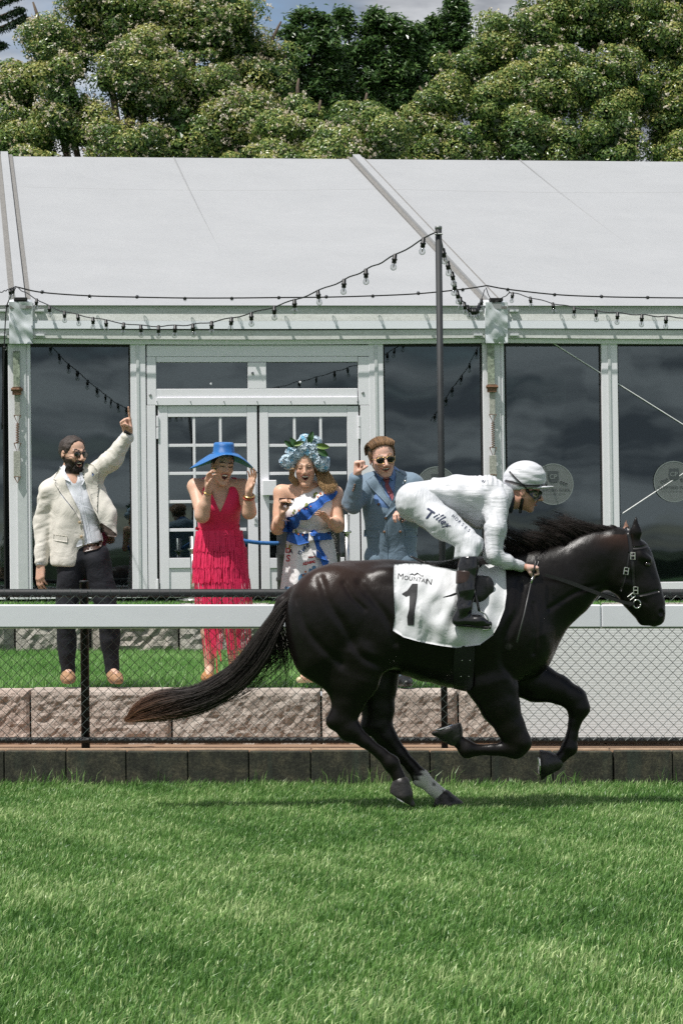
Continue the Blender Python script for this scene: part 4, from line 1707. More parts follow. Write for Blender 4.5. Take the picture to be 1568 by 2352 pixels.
def coat_disp(v):
    x = (v - hz_(0, 0))
    d = 0.0035 * fbm(v, 9.0, 1) + 0.0012 * fbm(v, 26.0, 2)
    # rib hints and muscle creases
    rib = np.sin(x[:, 0] * 42 - x[:, 2] * 12) * sstep(hz_(470, 0)[0], hz_(560, 0)[0], v[:, 0]) * sstep(hz_(800, 0)[0], hz_(720, 0)[0], v[:, 0])
    d += 0.0018 * rib

    def groove(pts, w, dep):
        P = catmull([hz_(a, b, -.26) for a, b in pts], 90)[:, [0, 2]]
        m = np.full(len(v), 1e9)
        for q in P:
            m = np.minimum(m, (v[:, 0] - q[0]) ** 2 + (v[:, 2] - q[1]) ** 2)
        return -dep * np.exp(-m / (w * w)) * sstep(0.02, 0.12, np.abs(v[:, 1] - Y_HORSE))
    d += groove([(180, 540), (215, 640), (270, 720), (330, 830), (420, 880)], .030, .015)
    d += groove([(90, 620), (120, 720), (180, 800), (260, 870)], .026, .011)
    d += groove([(330, 560), (380, 620), (440, 700), (470, 790)], .026, .013)
    d += groove([(960, 560), (940, 660), (890, 760), (880, 860), (930, 930)], .026, .013)
    d += groove([(1000, 640), (1010, 740), (1000, 830)], .018, .010)
    d += groove([(1290, 560), (1180, 590), (1060, 660)], .016, .009)
    d += groove([(350, 660), (300, 610), (270, 560)], .016, .009)
    d += groove([(1380, 520), (1400, 600), (1440, 640)], .010, .006)
    return d


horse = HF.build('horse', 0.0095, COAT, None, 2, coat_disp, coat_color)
tag(horse, 'black brown racehorse galloping to the right with one white hind pastern', 'horse')

EYE = simple('horse_eye', (0.012, 0.008, 0.006), 0.08, spec=0.8)
HOOF = simple('dark_hoof', (0.022, 0.020, 0.019), 0.38, var=0.5, scale=26, bump=0.25, bscale=70)
STEEL = simple('polished_steel', (0.72, 0.71, 0.66), 0.22, 1.0, var=0.08)
for s in (-1, 1):
    c = hz_(1431, 488, s * .078)
    Field(0.004).ell(c, (.020, .017, .017)).build('eye', .004, EYE, horse, 1)


def hoof(top, toe, sole, r0, r1, dy, shoe=True):
    """top: coronet centre; toe: front of the ground surface; sole: heel of it"""
    t_, a, b = hz_(*top, dy), hz_(*toe, dy), hz_(*sole, dy)
    F = Field(0.012)
    g = (a + b) / 2
    F.cone(t_, t_ * .35 + g * .65, r0, r1, .02)
    F.cone(t_ * .5 + b * .5, a * .90 + b * .10, r1 * .62, r1 * .52, .025)
    F.cone(t_ * .62 + a * .38, b * .84 + a * .16, r0 * .62, r1 * .62, .025)
    n = np.cross(a - b, np.array([0, 1.0, 0]))
    n /= np.linalg.norm(n)
    if n @ (g - t_) < 0:
        n = -n
    F.half(g, n, 0.003)
    o = F.build('hoof', .006, HOOF, horse, 1)
    if shoe:
        mb = MB()
        e1 = (a - b) / np.linalg.norm(a - b)
        L = np.linalg.norm(a - b)
        pts = []
        for th in np.linspace(-2.3, 2.3, 20):
            pts.append(g + e1 * (L * .42 * math.cos(th)) + np.array([0, 1.0, 0]) * (r1 * .85 * math.sin(th)) + n * 0.003)
        mb.tube(pts, 0.006, 6)
        mb.build('horseshoe', STEEL, o)
    return o


hoof((490, 1330), (528, 1414), (460, 1372), 34 * HS, 42 * HS, -.15)
hoof((655, 1384), (716, 1410), (630, 1428), 34 * HS, 44 * HS, .15, False)
hoof((690, 1150), (616, 1128), (704, 1098), 34 * HS, 44 * HS, -.14)
hoof((1076, 1247), (1022, 1302), (1018, 1212), 34 * HS, 44 * HS, .14)


def m_hair(name):
    t = NT(name)
    a = t.attr('col')
    t.set(Base_Color=a.outputs['Color'], Roughness=0.55)
    t.b.inputs['Specular IOR Level'].default_value = 0.45
    return t.m


HORSEHAIR = m_hair('horse_hair')
# tail: a long brush streaming back, tips faded to brown
top_e = catmull([hz_(a, b) for a, b in ((92, 590), (20, 640), (-90, 790), (-160, 880), (-290, 960), (-420, 985), (-520, 1030), (-570, 1085))], 26)
bot_e = catmull([hz_(a, b) for a, b in ((70, 650), (30, 740), (-20, 850), (-110, 950), (-200, 1010), (-330, 1062), (-460, 1085), (-562, 1092))], 26)
n = 2800
NT_ = 70
tfc = rng.uniform(0, 1, NT_)
tfi = rng.integers(0, NT_, n)
fr_ = np.clip(tfc[tfi] + rng.normal(0, .035, n), 0, 1)
m = 26
ts = np.linspace(0, 1, m)
end = np.clip(rng.normal(0.92, 0.08, NT_)[tfi] + rng.normal(0, .05, n), 0.35, 1.05)
idx = np.clip(ts[None, :] * end[:, None], 0, 1) * (m - 1)
i0 = np.clip(idx.astype(int), 0, m - 2)
ft = (idx - i0)[..., None]
A = top_e[i0] * (1 - ft) + top_e[i0 + 1] * ft
B = bot_e[i0] * (1 - ft) + bot_e[i0 + 1] * ft
wob = 0.5 + (fr_[:, None] - 0.5) * (0.95 + 0.35 * (rng.uniform(0, 1, (n, 1)) < .10) * ts[None, :]) + 0.16 * np.sin(ts[None, :] * rng.uniform(3, 9, NT_)[tfi][:, None] + rng.uniform(0, 6, NT_)[tfi][:, None]) * ts[None, :] + .05 * np.sin(ts[None, :] * rng.uniform(4, 12, (n, 1)) + rng.uniform(0, 6, (n, 1))) * ts[None, :]
Pth = A * (1 - wob[..., None]) + B * wob[..., None]
spread_y = rng.normal(0, 1, n)[:, None] * (0.018 + 0.050 * np.sin(np.pi * np.clip(ts, 0, 1) ** 0.8)[None, :])
Pth[..., 1] += spread_y
tipc = np.array([0.20, 0.085, 0.040])
drk = np.array([0.020, 0.0145, 0.012])
mixv = sstep(0.62, 0.98, idx / (m - 1)) * rng.uniform(0.3, 1.0, (n, 1))
br = rng.uniform(0.6, 1.9, (n, 1, 1))
colr = (drk * (1 - mixv[..., None]) + tipc * mixv[..., None]) * br
wd = (0.0017 * (1 - 0.75 * ts ** 3))[None, :] * rng.uniform(0.7, 1.3, (n, 1))
# loose curls dropping below the dock
loose = []
lcol = []
m2 = 26
for q in range(230):
    x0 = rng.uniform(-40, 60)
    y0 = rng.uniform(700, 800)
    sgn = rng.choice((-1, 1), p=(.62, .38))
    L = rng.uniform(0.6, 1.15)
    pp = [(x0, y0), (x0 + 12, y0 + 55 * L), (x0 - 8 + sgn * 26, y0 + 110 * L), (x0 - 40 + sgn * 55, y0 + 150 * L), (x0 - 90 + sgn * 80, y0 + 172 * L)]
    if q < 40:
        pp = [(x0 - 60, y0 + 40), (x0 - 80, y0 + 120), (x0 - 130, y0 + 190), (x0 - 230, y0 + 235), (x0 - 320 * L, y0 + 240 * L)]
    loose.append(catmull([hz_(a, b, rng.normal(0, .02)) for a, b in pp], m2))
loose = np.array(loose)
lc = np.tile(drk * 1.3, (len(loose), m2, 1))
lw = np.tile(0.0022 * (1 - 0.75 * np.linspace(0, 1, m2)), (len(loose), 1))
strands('tail', np.concatenate([Pth, loose]), np.concatenate([wd, lw]), HORSEHAIR, horse, 3, np.concatenate([colr, lc]))

# mane: tufts thrown up along the crest
crest = catmull([hz_(a, b) for a, b in ((905, 475), (1000, 452), (1075, 432), (1133, 413), (1200, 390), (1273, 368), (1325, 352))], 60)
n = 6500
m = 10
ts = np.linspace(0, 1, m)
sc = rng.uniform(0, 1, n)
NTF = 46
tf = np.clip((sc * NTF + rng.normal(0, .25, n)).astype(int), 0, NTF - 1)      # tuft each lock belongs to
tb_ = rng.normal(0, .20, NTF)
tl_ = rng.uniform(.7, 1.25, NTF)
ty_ = rng.normal(0, .16, NTF)
ci = np.clip((sc * 59).astype(int), 0, 58)
root = crest[ci] + (crest[ci + 1] - crest[ci]) * ((sc * 59) - ci)[:, None]
root[:, 1] += rng.normal(0, .014, n)
root[:, 2] -= 0.014
hump = np.interp(sc, [0, .10, .22, .38, .52, .62, .74, .88, 1], [.10, .20, .27, .21, .21, .27, .22, .12, .07])
Lh = hump * tl_[tf] * rng.uniform(.55, 1.1, n)
back = np.interp(sc, [0, .3, .6, .8, 1], [-.3, -.45, -.35, -.6, -.7]) + tb_[tf] + rng.normal(0, .07, n)
D = np.stack([back, ty_[tf] - .08 + rng.normal(0, .06, n), np.full(n, .85)], 1)
D /= np.linalg.norm(D, axis=1, keepdims=True)
Pm = root[:, None, :] + D[:, None, :] * (Lh[:, None] * ts[None, :])[..., None]
Pm[..., 0] -= 0.42 * Lh[:, None] * ts[None, :] ** 2
Pm[..., 2] -= (.30 + .25 * tb_[tf])[:, None] * Lh[:, None] * ts[None, :] ** 2
strands('mane', Pm, np.tile(0.0017 * (1 - 0.75 * ts), (n, 1)), HORSEHAIR, horse, 3, np.tile(drk * 0.9, (n, m, 1)) * rng.uniform(.5, 1.9, (n, 1, 1)))

# ================================================================ TACK
LEATHER = simple('black_leather', (0.012, 0.011, 0.011), 0.33, var=0.3, scale=40, bump=0.12, bscale=90)
GIRTHM = simple('black_girth', (0.008, 0.008, 0.008), 0.6, var=0.3, scale=60, bump=0.2, bscale=150)
h_bvh = bvh_of(horse)


def m_clothwhite(name, col=(0.63, 0.64, 0.655), rough=0.6, b1=0.5, b1s=7, sheen=0.1):
    t = NT(name)
    v = t.coord()
    n1 = t.bump(t.noise(b1s, 3, 0.5, t.coord((1, 1, 1)), 0.8), b1, 0.03)
    n2 = t.bump(t.noise(260, 3, 0.6, v), 0.12, 0.002, n1)
    c = t.ramp(t.noise(5, 5, 0.6, v), [(0.3, tuple(x * 0.95 for x in col)), (0.7, col)])
    t.set(Base_Color=c, Roughness=rough, Normal=n2)
    t.b.inputs['Sheen Weight'].default_value = sheen
    return t.m


CLOTH = m_clothwhite('number_cloth_white', b1=0.25)
INK = simple('print_black', (0.018, 0.018, 0.020), 0.7, var=0.2)
# number cloth: lies over the back, hangs on the flank
outline = [(462, 487), (520, 483), (580, 486), (640, 500), (700, 508), (780, 512), (800, 490), (880, 478), (890, 520), (893, 600), (885, 660), (862, 720), (840, 760), (790, 797),
           (700, 808), (640, 800), (560, 785), (500, 768), (458, 742), (466, 690), (462, 600), (460, 540)]


def cloth_ruffle(x, y):
    t = sstep(560, 780, np.array(y)) * 1.0
    r = 0.010 + 0.014 * float(t) * math.sin(x * 0.045 + y * 0.012) + 0.008 * math.sin(x * 0.03 - y * 0.05) + 0.006 * math.sin(x * 0.085 + y * 0.03)
    if 560 < x < 700 and 580 < y < 780:
        r += 0.012 * math.sin((x - 560) * 0.05 + (y - 600) * 0.035) * math.sin((y - 580) / 200 * math.pi)
    return max(0.004, r + 0.016 * float(t))


cloth = drape('number_cloth', outline, [tuple(range(len(outline)))], hp, h_bvh, CLOTH, None, 0.008, 0.004, 16, None, cloth_ruffle)
tag(cloth, 'white number cloth with a black 1 lying over the horse\'s flank under the saddle', 'saddle cloth')
c_bvh = bvh_of(cloth)


def put_text(s, x, y, size, ang, mp, bvh, mat, parent, name, lift=0.002, step=None, sy=1.0, **kw):
    V, Fs = text2d(s, size, **kw)
    ca, sa = math.cos(ang), math.sin(ang)
    P = [(x + a * ca + b * sy * sa, y + a * sa - b * sy * ca) for a, b in V]
    return tag(drape(name, P, Fs, mp, bvh, mat, parent, lift, 0, step, smooth=False), kind='stuff' if len(s) > 1 else None)


one = [(492, 601), (513, 588), (532, 562), (553, 562), (550, 612), (541, 668), (538, 722), (514, 720), (512, 690), (520, 660), (522, 606), (508, 612)]
drape('number_one', one, [tuple(range(len(one)))], hp, c_bvh, INK, cloth, 0.0025, 0, 10, smooth=False)
for ch, x, y, sz, rt in (('M', 486, 544, 32, .12), ('O', 508, 547, 23, .14), ('U', 525, 549, 23, .16), ('N', 543, 552, 23, .18), ('T', 559, 554, 23, .2), ('A', 573, 557, 23, .2), ('I', 583, 560, 23, .2), ('N', 595, 565, 32, .16)):
    put_text(ch, x, y, sz, rt, hp, c_bvh, INK, cloth, 'letter', 0.0025)
put_text('THE', 566, 535, 9, .2, hp, c_bvh, INK, cloth, 'small_lettering', 0.0025)
lin = [(520, 528), (532, 522), (540, 527), (551, 519), (566, 530), (552, 525), (541, 531), (532, 527)]
drape('mountain_line', lin, [tuple(range(len(lin)))], hp, c_bvh, INK, cloth, 0.0025, 0, smooth=False)

# saddle, girth, stirrup
saddle = empty('saddle', hz_(690, 520), 'small black racing saddle under the jockey with girth and stirrup', 'saddle')
F = Field(0.02)
for s in (-1, 1):
    F.cone(hz_(740, 540, s * .16), hz_(790, 580, s * .285), .045, .075, .03, (YA, .35))
    F.cone(hz_(790, 570, s * .29), hz_(770, 600, s * .31), .070, .06, .03, (YA, .3))
F.chain([hz_(600, 500), hz_(680, 512), hz_(760, 505), hz_(800, 480)], [.03, .045, .05, .035], .03, (YA, 2.6))
F.build('seat', .010, LEATHER, saddle, 1)
F = Field(0.008)
F.chain([hz_(527, 458, -.09), hz_(580, 482, -.10), hz_(640, 500, -.11), hz_(690, 503, -.10)], [.006, .010, .012, .012], .006, (YA, 1.6))
F.build('cantle_roll', .006, LEATHER, saddle, 1)
gl = [(700, 792), (768, 792), (772, 810), (768, 880), (764, 955), (752, 972), (690, 966), (688, 880), (694, 810)]
g_ = drape('girth', gl, [tuple(range(len(gl)))], hp, h_bvh, GIRTHM, saddle, 0.020, 0.010, 18)
for (x, y) in ((722, 788), (752, 788), (722, 856), (752, 856), (718, 917), (748, 917)):
    p = hz_(x, y, -.36)
    hit = h_bvh.ray_cast(Vector(CAM), Vector(ray(*hp(x, y))).normalized())[0]
    if hit:
        Field(0.002).ell(np.array(hit) + np.array([0, -.022, 0]), (.0045, .003, .0045)).build('stud', .002, STEEL, g_, 0)
st_ = MB()
pts = [hz_(a, b, -.40) for a, b in ((787, 665), (812, 680), (828, 712), (826, 735), (800, 738))]
st_.tube(catmull(pts, 14), .006, 6)
st_.build('stirrup', STEEL, saddle, True)
MB().tube(catmull([hz_(760, 560, -.36), hz_(778, 620, -.40), hz_(788, 668, -.41)], 8), .009, 6).build('stirrup_leather', LEATHER, saddle, True)

# bridle
bridle = empty('bridle', hz_(1420, 650), 'black leather bridle with steel buckles, bit ring and reins on the horse\'s head', 'bridle')


def strap(name, pts, wid, parent=bridle, bvh=h_bvh, lift=.005, thick=.004, mat=LEATHER, step=10):
    pts = np.asarray(pts, float)
    n = max(6, len(pts) * 4)
    c = catmull(np.c_[pts, np.zeros(len(pts))], n)[:, :2]
    t = np.gradient(c, axis=0)
    t /= np.linalg.norm(t, axis=1, keepdims=True)
    nr = np.c_[-t[:, 1], t[:, 0]]
    w = np.interp(np.linspace(0, 1, n), np.linspace(0, 1, len(np.atleast_1d(wid))), np.atleast_1d(wid))[:, None] if np.ndim(wid) else wid
    L_, R_ = c + nr * w / 2, c - nr * w / 2
    P = [tuple(x) for x in L_] + [tuple(x) for x in R_]
    Fc = [(i, i + 1, n + i + 1, n + i) for i in range(n - 1)]
    return drape(name, P, Fc, hp, bvh, mat, parent, lift, thick, None)


strap('crown_piece', [(1352, 345), (1362, 380), (1368, 420), (1372, 450)], 16)
strap('brow_band', [(1362, 424), (1400, 424), (1432, 416)], 12)
strap('cheek_strap', [(1372, 446), (1377, 510), (1380, 555), (1386, 590)], 12)
strap('throat_lash', [(1362, 440), (1356, 480), (1348, 530), (1330, 590)], 8)
strap('nose_band', [(1390, 606), (1430, 600), (1476, 588)], 14)
strap('curb_strap', [(1388, 608), (1370, 640), (1352, 648)], 9)


def buckle(x, y, ang, w=16, h=26):
    hit = h_bvh.ray_cast(Vector(CAM), Vector(ray(*hp(x, y))).normalized())[0]
    Y = (hit.y if hit else Y_HORSE - .08) - 0.012 - Y_HORSE
    q = []
    for (a, b) in ((-1, -1), (1, -1), (1, 1), (-1, 1), (-1, -1)):
        dx, dy = a * w / 2, b * h / 2
        q.append(hz_(x + dx * math.cos(ang) - dy * math.sin(ang), y + dx * math.sin(ang) + dy * math.cos(ang), Y))
    q2 = [hz_(x - w / 2 * math.cos(ang), y - w / 2 * math.sin(ang), Y), hz_(x + w / 2 * math.cos(ang), y + w / 2 * math.sin(ang), Y)]
    MB().tube(q, .0035, 6).tube(q2, .003, 6).build('buckle', STEEL, bridle)
    return Y


buckle(1376, 456, 0)
buckle(1351, 514, .15)
buckle(1387, 588, 0)
Yb = buckle(1371, 611, .9)
MB().tube([hz_(1392 + 14 * math.cos(a), 640 + 16 * math.sin(a), -.085) for a in np.linspace(0, 2 * math.pi, 22)], .0045, 6).build('bit_ring', STEEL, bridle, True)
rp = [(1040, 528, -.20), (1130, 556, -.17), (1230, 594, -.135), (1320, 628, -.11), (1382, 640, -.092)]
c = catmull([hz_(*p) for p in rp], 20)
mb = MB()
V, Fc = [], []
for i, p in enumerate(c):
    w = np.interp(i, [0, 6, 19], [.010, .014, .010])
    V += [p + np.array([0, -.003, w]), p + np.array([0, -.003, -w]), p + np.array([0, .003, -w]), p + np.array([0, .003, w])]
for i in range(19):
    for e in range(4):
        Fc.append((i * 4 + e, i * 4 + (e + 1) % 4, i * 4 + 4 + (e + 1) % 4, i * 4 + 4 + e))
MB().add(V, Fc).build('rein', LEATHER, bridle, False)
c = catmull([hz_(1040, 520, .12), hz_(1150, 556, .15), hz_(1260, 600, .14), hz_(1385, 640, .09)], 16)
MB().tube(c, .008, 6).build('rein', LEATHER, bridle, True)
strap('breast_strap', [(1016, 470), (1005, 500), (990, 530)], 8, bridle)
# ================================================================ THE JOCKEY
def jp(zx, zy):
    return (1400 + zx / 2.24) * 0.6272, (1650 + zy / 2.24) * 0.6272


def jz(zx, zy, dy=0.0):
    return at(*jp(zx, zy), Y_HORSE + dy)


JS = 0.00079
SKIN = attr_mat('skin', rough=0.48, spec=0.4, bump=0.05, bscale=160, sss=0.12)
SILK = m_clothwhite('white_silk', (0.62, 0.63, 0.66), 0.45, 0.12, 8, 0.1)
BREECH = m_clothwhite('white_breeches', (0.60, 0.615, 0.645), 0.55, 0.12, 9, 0.1)
def wrinkle(mat, rot, scale, strength):
    """fine drawn-out creases over a cloth material"""
    nt = mat.node_tree
    b = nt.nodes['Principled BSDF']
    old = b.inputs['Normal'].links[0].from_socket
    tc = nt.nodes.new('ShaderNodeTexCoord')
    mp = nt.nodes.new('ShaderNodeMapping')
    mp.inputs['Rotation'].default_value = rot
    mp.inputs['Scale'].default_value = scale
    nz = nt.nodes.new('ShaderNodeTexNoise')
    nz.inputs['Scale'].default_value = 1.0
    nz.inputs['Detail'].default_value = 3
    nz.inputs['Distortion'].default_value = 0.4
    bp = nt.nodes.new('ShaderNodeBump')
    bp.inputs['Strength'].default_value = strength
    bp.inputs['Distance'].default_value = 0.02
    nt.links.new(tc.outputs['Object'], mp.inputs['Vector'])
    nt.links.new(mp.outputs['Vector'], nz.inputs['Vector'])
    nt.links.new(nz.outputs['Fac'], bp.inputs['Height'])
    nt.links.new(old, bp.inputs['Normal'])
    nt.links.new(bp.outputs['Normal'], b.inputs['Normal'])


wrinkle(SILK, (0, R(-12), 0), (6, 26, 38), 0.34)
wrinkle(BREECH, (0, R(55), 0), (46, 26, 8), 0.38)
BOOT = simple('polished_boot', (0.008, 0.008, 0.009), 0.16, var=0.3, bump=0.25, bscale=14, spec=0.7)
BOOTTOP = simple('brown_boot_top', (0.035, 0.018, 0.014), 0.35, var=0.3)
NAVY = simple('navy_print', (0.018, 0.028, 0.075), 0.7)

torso = [((270, 400), 122, 0, 1.55), ((420, 352), 112, 0, 1.55), ((600, 350), 126, 0, 1.60), ((780, 368), 138, 0, 1.60), ((940, 395), 118, 0, 1.75)]
TF_ = Field(0.05)
for a, b in zip(torso[:-1], torso[1:]):
    TF_.cone(jz(*a[0]), jz(*b[0]), a[1] * JS, b[1] * JS, .05, (YA, (a[3] + b[3]) / 2))
LEGS = {}
for s in (-1, 1):
    LEGS[s] = dict(hip=jz(285, 430, s * .075), mid=jz(500, 600, s * .20), knee=jz(742, 775, s * .30), shin=jz(702, 960, s * .345), ank=jz(672, 1290, s * .385),
                   heel=jz(628, 1385, s * .385), ball=jz(790, 1405, s * .39), toe=jz(868, 1425, s * .39))
ARMS = {}
for s in (-1, 1):
    ARMS[s] = dict(sh=jz(955, 420, s * .155), mid=jz(925, 640, s * .23), el=jz(905, 860, s * .255), fa=jz(1020, 915, s * .215), wr=jz(1140, 952, s * .165))

JB = Field(0.03)
for a, b in zip(torso[:-1], torso[1:]):
    JB.cone(jz(*a[0]), jz(*b[0]), a[1] * JS - .016, b[1] * JS - .016, .05, (YA, (a[3] + b[3]) / 2))
for s in (-1, 1):
    g = LEGS[s]
    JB.chain([g['hip'], g['mid'], g['knee']], [.078, .068, .044], .04)
    JB.chain([g['knee'], g['shin'], g['ank']], [.046, .046, .034], .03)
    JB.chain([g['heel'], g['ball']], [.024, .020], .02)
    JB.cone(g['ank'], g['heel'], .030, .024, .02)
    r = ARMS[s]
    JB.chain([r['sh'], r['mid'], r['el']], [.056, .044, .036], .03)
    JB.chain([r['el'], r['fa'], r['wr']], [.038, .034, .026], .02)
    # fists closed on the reins
    add_hand(JB, r['wr'] + np.array([.012, 0, 0]), jz(1260, 960, s * .145) - r['wr'], np.array([0.1, -0.2 * s, -1.0]), 0.175, [(1.25, 1.5, .9)] * 4, .02, (0.5, 0.9, .5, .5), right=(s > 0))
JH_M = frame((1, -0.06, -0.20), (0.20, -0.02, 1))
JH_C, JH_H = jz(1165, 335, 0), .255
JL = add_head(JB, JH_C, JH_M, JH_H, 0.06, 1.0, 1.1, 1.05)
JB.cone(jz(1000, 420), jz(1110, 400), .060, .058, .03)


def jockey_color(v):
    n = len(v)
    c = np.tile(np.array([0.56, 0.30, 0.21]), (n, 1))
    q = (v - JH_C) @ JH_M / JH_H
    head = (np.abs(q[:, 0]) < .5) & (np.abs(q[:, 2]) < .7) & (np.abs(q[:, 1]) < .7)
    lips = head & (q[:, 1] > .27) & (q[:, 2] > -.31) & (q[:, 2] < -.20) & (np.abs(q[:, 0]) < .11)
    c[head] = np.array([0.62, 0.34, 0.25])
    c[lips] = np.array([0.42, 0.14, 0.11])
    stub = head & (q[:, 1] > -.05) & (q[:, 2] < -.18) & ~lips
    c[stub] = np.array([0.50, 0.26, 0.18])
    hair = head & (q[:, 2] > -.12) & (q[:, 1] < .10) & (np.abs(q[:, 0]) > .2) & (q[:, 1] > -.5) & ~((np.abs(q[:, 0]) > .30) & (q[:, 1] > -.15))
    c[hair & (q[:, 2] > 0)] = np.array([0.10, 0.055, 0.03])
    hand = (v[:, 0] > jz(1150, 0)[0]) & (v[:, 2] < jz(0, 860)[2])
    c[hand] = np.array([0.66, 0.43, 0.36])
    return c


jock = JB.build('person', .006, SKIN, None, 1, None, jockey_color)
tag(jock, 'jockey in white silks and helmet crouching over the galloping horse', 'person')


def folds(v, amp, sc, seed, ax):
    """drawn-out wrinkles, stretched along direction ax"""
    ax = np.asarray(ax, float)
    ax /= np.linalg.norm(ax)
    w = v - 0.90 * (v @ ax)[:, None] * ax
    r = fbm(w, sc, seed, 2)
    return amp * (np.abs(r) ** 0.8 * np.sign(r))


# silks: jacket body and sleeves
JK = Field(0.035)
for a, b in zip(torso[1:-1], torso[2:]):
    JK.cone(jz(*a[0]), jz(*b[0]), a[1] * JS + .002, b[1] * JS + .002, .05, (YA, (a[3] + b[3]) / 2))
JK.cone(jz(365, 355), jz(420, 352), .086, .094, .04, (YA, 1.6))
for s in (-1, 1):
    r = ARMS[s]
    JK.chain([r['sh'], r['mid'], r['el']], [.076, .062, .054], .04)
    JK.chain([r['el'], r['fa'], r['wr'] - np.array([.008, 0, 0])], [.053, .046, .032], .03)
    JK.cone(jz(880, 300, s * .10), jz(1010, 350, s * .10), .07, .05, .05)
JK.cone(jz(560, 420), jz(800, 520), .055, .095, .06, (YA, 1.7))
JK.half(jz(355, 350), (jz(300, 330) - jz(420, 380)), .003)


def jk_disp(v):
    d = 0.005 * fbm(v, 12, 5, 1)
    arm = sstep(jz(820, 0)[0], jz(880, 0)[0], v[:, 0])
    d += folds(v, .006, 60, 6, (0.9, 0, -.35)) * (1 - arm)
    d += folds(v, .006, 64, 7, (-0.15, 0.1, 1)) * arm
    # gathers across the upper back
    d += 0.004 * np.sin(v[:, 0] * 190) * sstep(jz(0, 330)[2], jz(0, 260)[2], v[:, 2]) * sstep(jz(720, 0)[0], jz(800, 0)[0], v[:, 0])
    return d


silks = JK.build('silk_jacket', .0075, SILK, jock, 1, jk_disp)
# breeches
BR = Field(0.04)
BR.cone(jz(262, 402), jz(400, 360), .112, .092, .05, (YA, 1.5))
for s in (-1, 1):
    g = LEGS[s]
    BR.cone(g['hip'], g['mid'], .112, .094, .06)
    BR.chain([g['mid'], g['knee']], [.094, .066], .05)
    BR.cone(g['knee'], jz(715, 860, s * .335), .066, .060, .03)
    BR.half(jz(710, 880, s * .34), (0.02, 0, -1), .003) if s == 1 else None
    BR.cone(jz(640, 800, s * .29), jz(600, 905, s * .30), .028, .018, .02)
BR.ell(jz(235, 430), (.085, .16, .10), .05)


def br_disp(v):
    return 0.003 * fbm(v, 14, 8, 1) + folds(v, .007, 42, 9, (0.3, 0, 1)) * sstep(jz(560, 0)[0], jz(700, 0)[0], v[:, 0]) + folds(v, .004, 46, 10, (0.9, 0, .45))


breech = BR.build('breeches', .007, BREECH, jock, 1, br_disp)
# boots
for s in (-1, 1):
    g = LEGS[s]
    B = Field(0.02)
    B.chain([jz(714, 868, s * .338), g['shin'], g['shin'] * .45 + g['ank'] * .55, g['ank']], [.058, .064, .060, .046], .02)
    B.cone(g['ank'], g['heel'], .046, .040, .025)
    B.chain([g['heel'], g['ball'], g['toe']], [.036, .034, .022], .025)
    B.half(jz(712, 868, s * .34), (-0.02, 0, 1), .003)
    bo = B.build('boot', .006, BOOT, jock, 1, lambda v: folds(v, .005, 50, 3, (1, 0, .2)) * sstep(jz(0, 1080)[2], jz(0, 1180)[2], v[:, 2]))
    C = Field(0.004)
    C.cone(jz(688, 990, s * .35), jz(682, 1090, s * .357), .0655, .0645, .004)
    C.half(jz(688, 985, s * .35), (0.02, 0, 1), .002)
    C.half(jz(682, 1095, s * .35), (-0.02, 0, -1), .002)
    C.build('boot_top_band', .006, BOOTTOP, bo, 0)
    S = Field(0.004)
    S.cone(g['heel'] + np.array([-.02, 0, -.034]), g['toe'] + np.array([0.01, 0, -.022]), .010, .009, .005, (YA, 3.2))
    S.build('sole', .005, BLACKRUB, bo, 0)
    if s == -1:
        MB().tube([jz(600, 1175, -.40), jz(560, 1190, -.44), jz(498, 1205, -.46)], [.008, .007, .003], 6).build('spur', LEATHER, bo)
# helmet with silk cover
HM = Field(0.02)
HMc = jz(1168, 235)
Mh = frame((1, -0.06, 0.10), (-0.10, -0.02, 1))
HM.ell(HMc + Mh @ np.array([0, -.002, .004]), (.112, .140, .118), .02, Mh)
HM.half(jz(1170, 318), (0.10, 0, -1), .006)


def helm_disp(v):
    q = (v - HMc) @ Mh
    return 0.0020 * np.sin(q[:, 2] * 130 + 5 * np.sin(q[:, 1] * 14)) * (0.4 + 0.6 * np.abs(np.sin(q[:, 1] * 18))) * (q[:, 2] < .09)


helm = HM.build('helmet', .006, SILK, jock, 1, helm_disp)
PK = Field(0.008)
PK.cone(jz(1310, 300, -.055), jz(1390, 297, -.02), .014, .007, .01, ((0, 0, 1), .5))
PK.cone(jz(1310, 300, .055), jz(1390, 297, .02), .014, .007, .01, ((0, 0, 1), .5))
PK.cone(jz(1300, 300, 0), jz(1398, 297, 0), .05, .010, .01, ((0, 0, 1), .18))
PK.cone(jz(1240, 308, -.07), jz(1340, 302, -.05), .014, .012, .01, ((0, 0, 1), .5))
PK.build('helmet_peak', .004, SILK, helm, 1)
Field(0.004).ell(jz(1153, 97), (.013, .013, .010)).build('helmet_button', .004, SILK, helm, 1)
hb = bvh_of(helm)


def jstrap(name, pts, wid, bvh, mat, parent, lift=.003, thick=.002):
    pts = np.asarray(pts, float)
    n = max(6, len(pts) * 5)
    c = catmull(np.c_[pts, np.zeros(len(pts))], n)[:, :2]
    t = np.gradient(c, axis=0)
    t /= np.linalg.norm(t, axis=1, keepdims=True)
    nr = np.c_[-t[:, 1], t[:, 0]] * wid / 2
    P = [tuple(x) for x in c + nr] + [tuple(x) for x in c - nr]
    return drape(name, P, [(i, i + 1, n + i + 1, n + i) for i in range(n - 1)], jp, bvh, mat, parent, lift, thick)


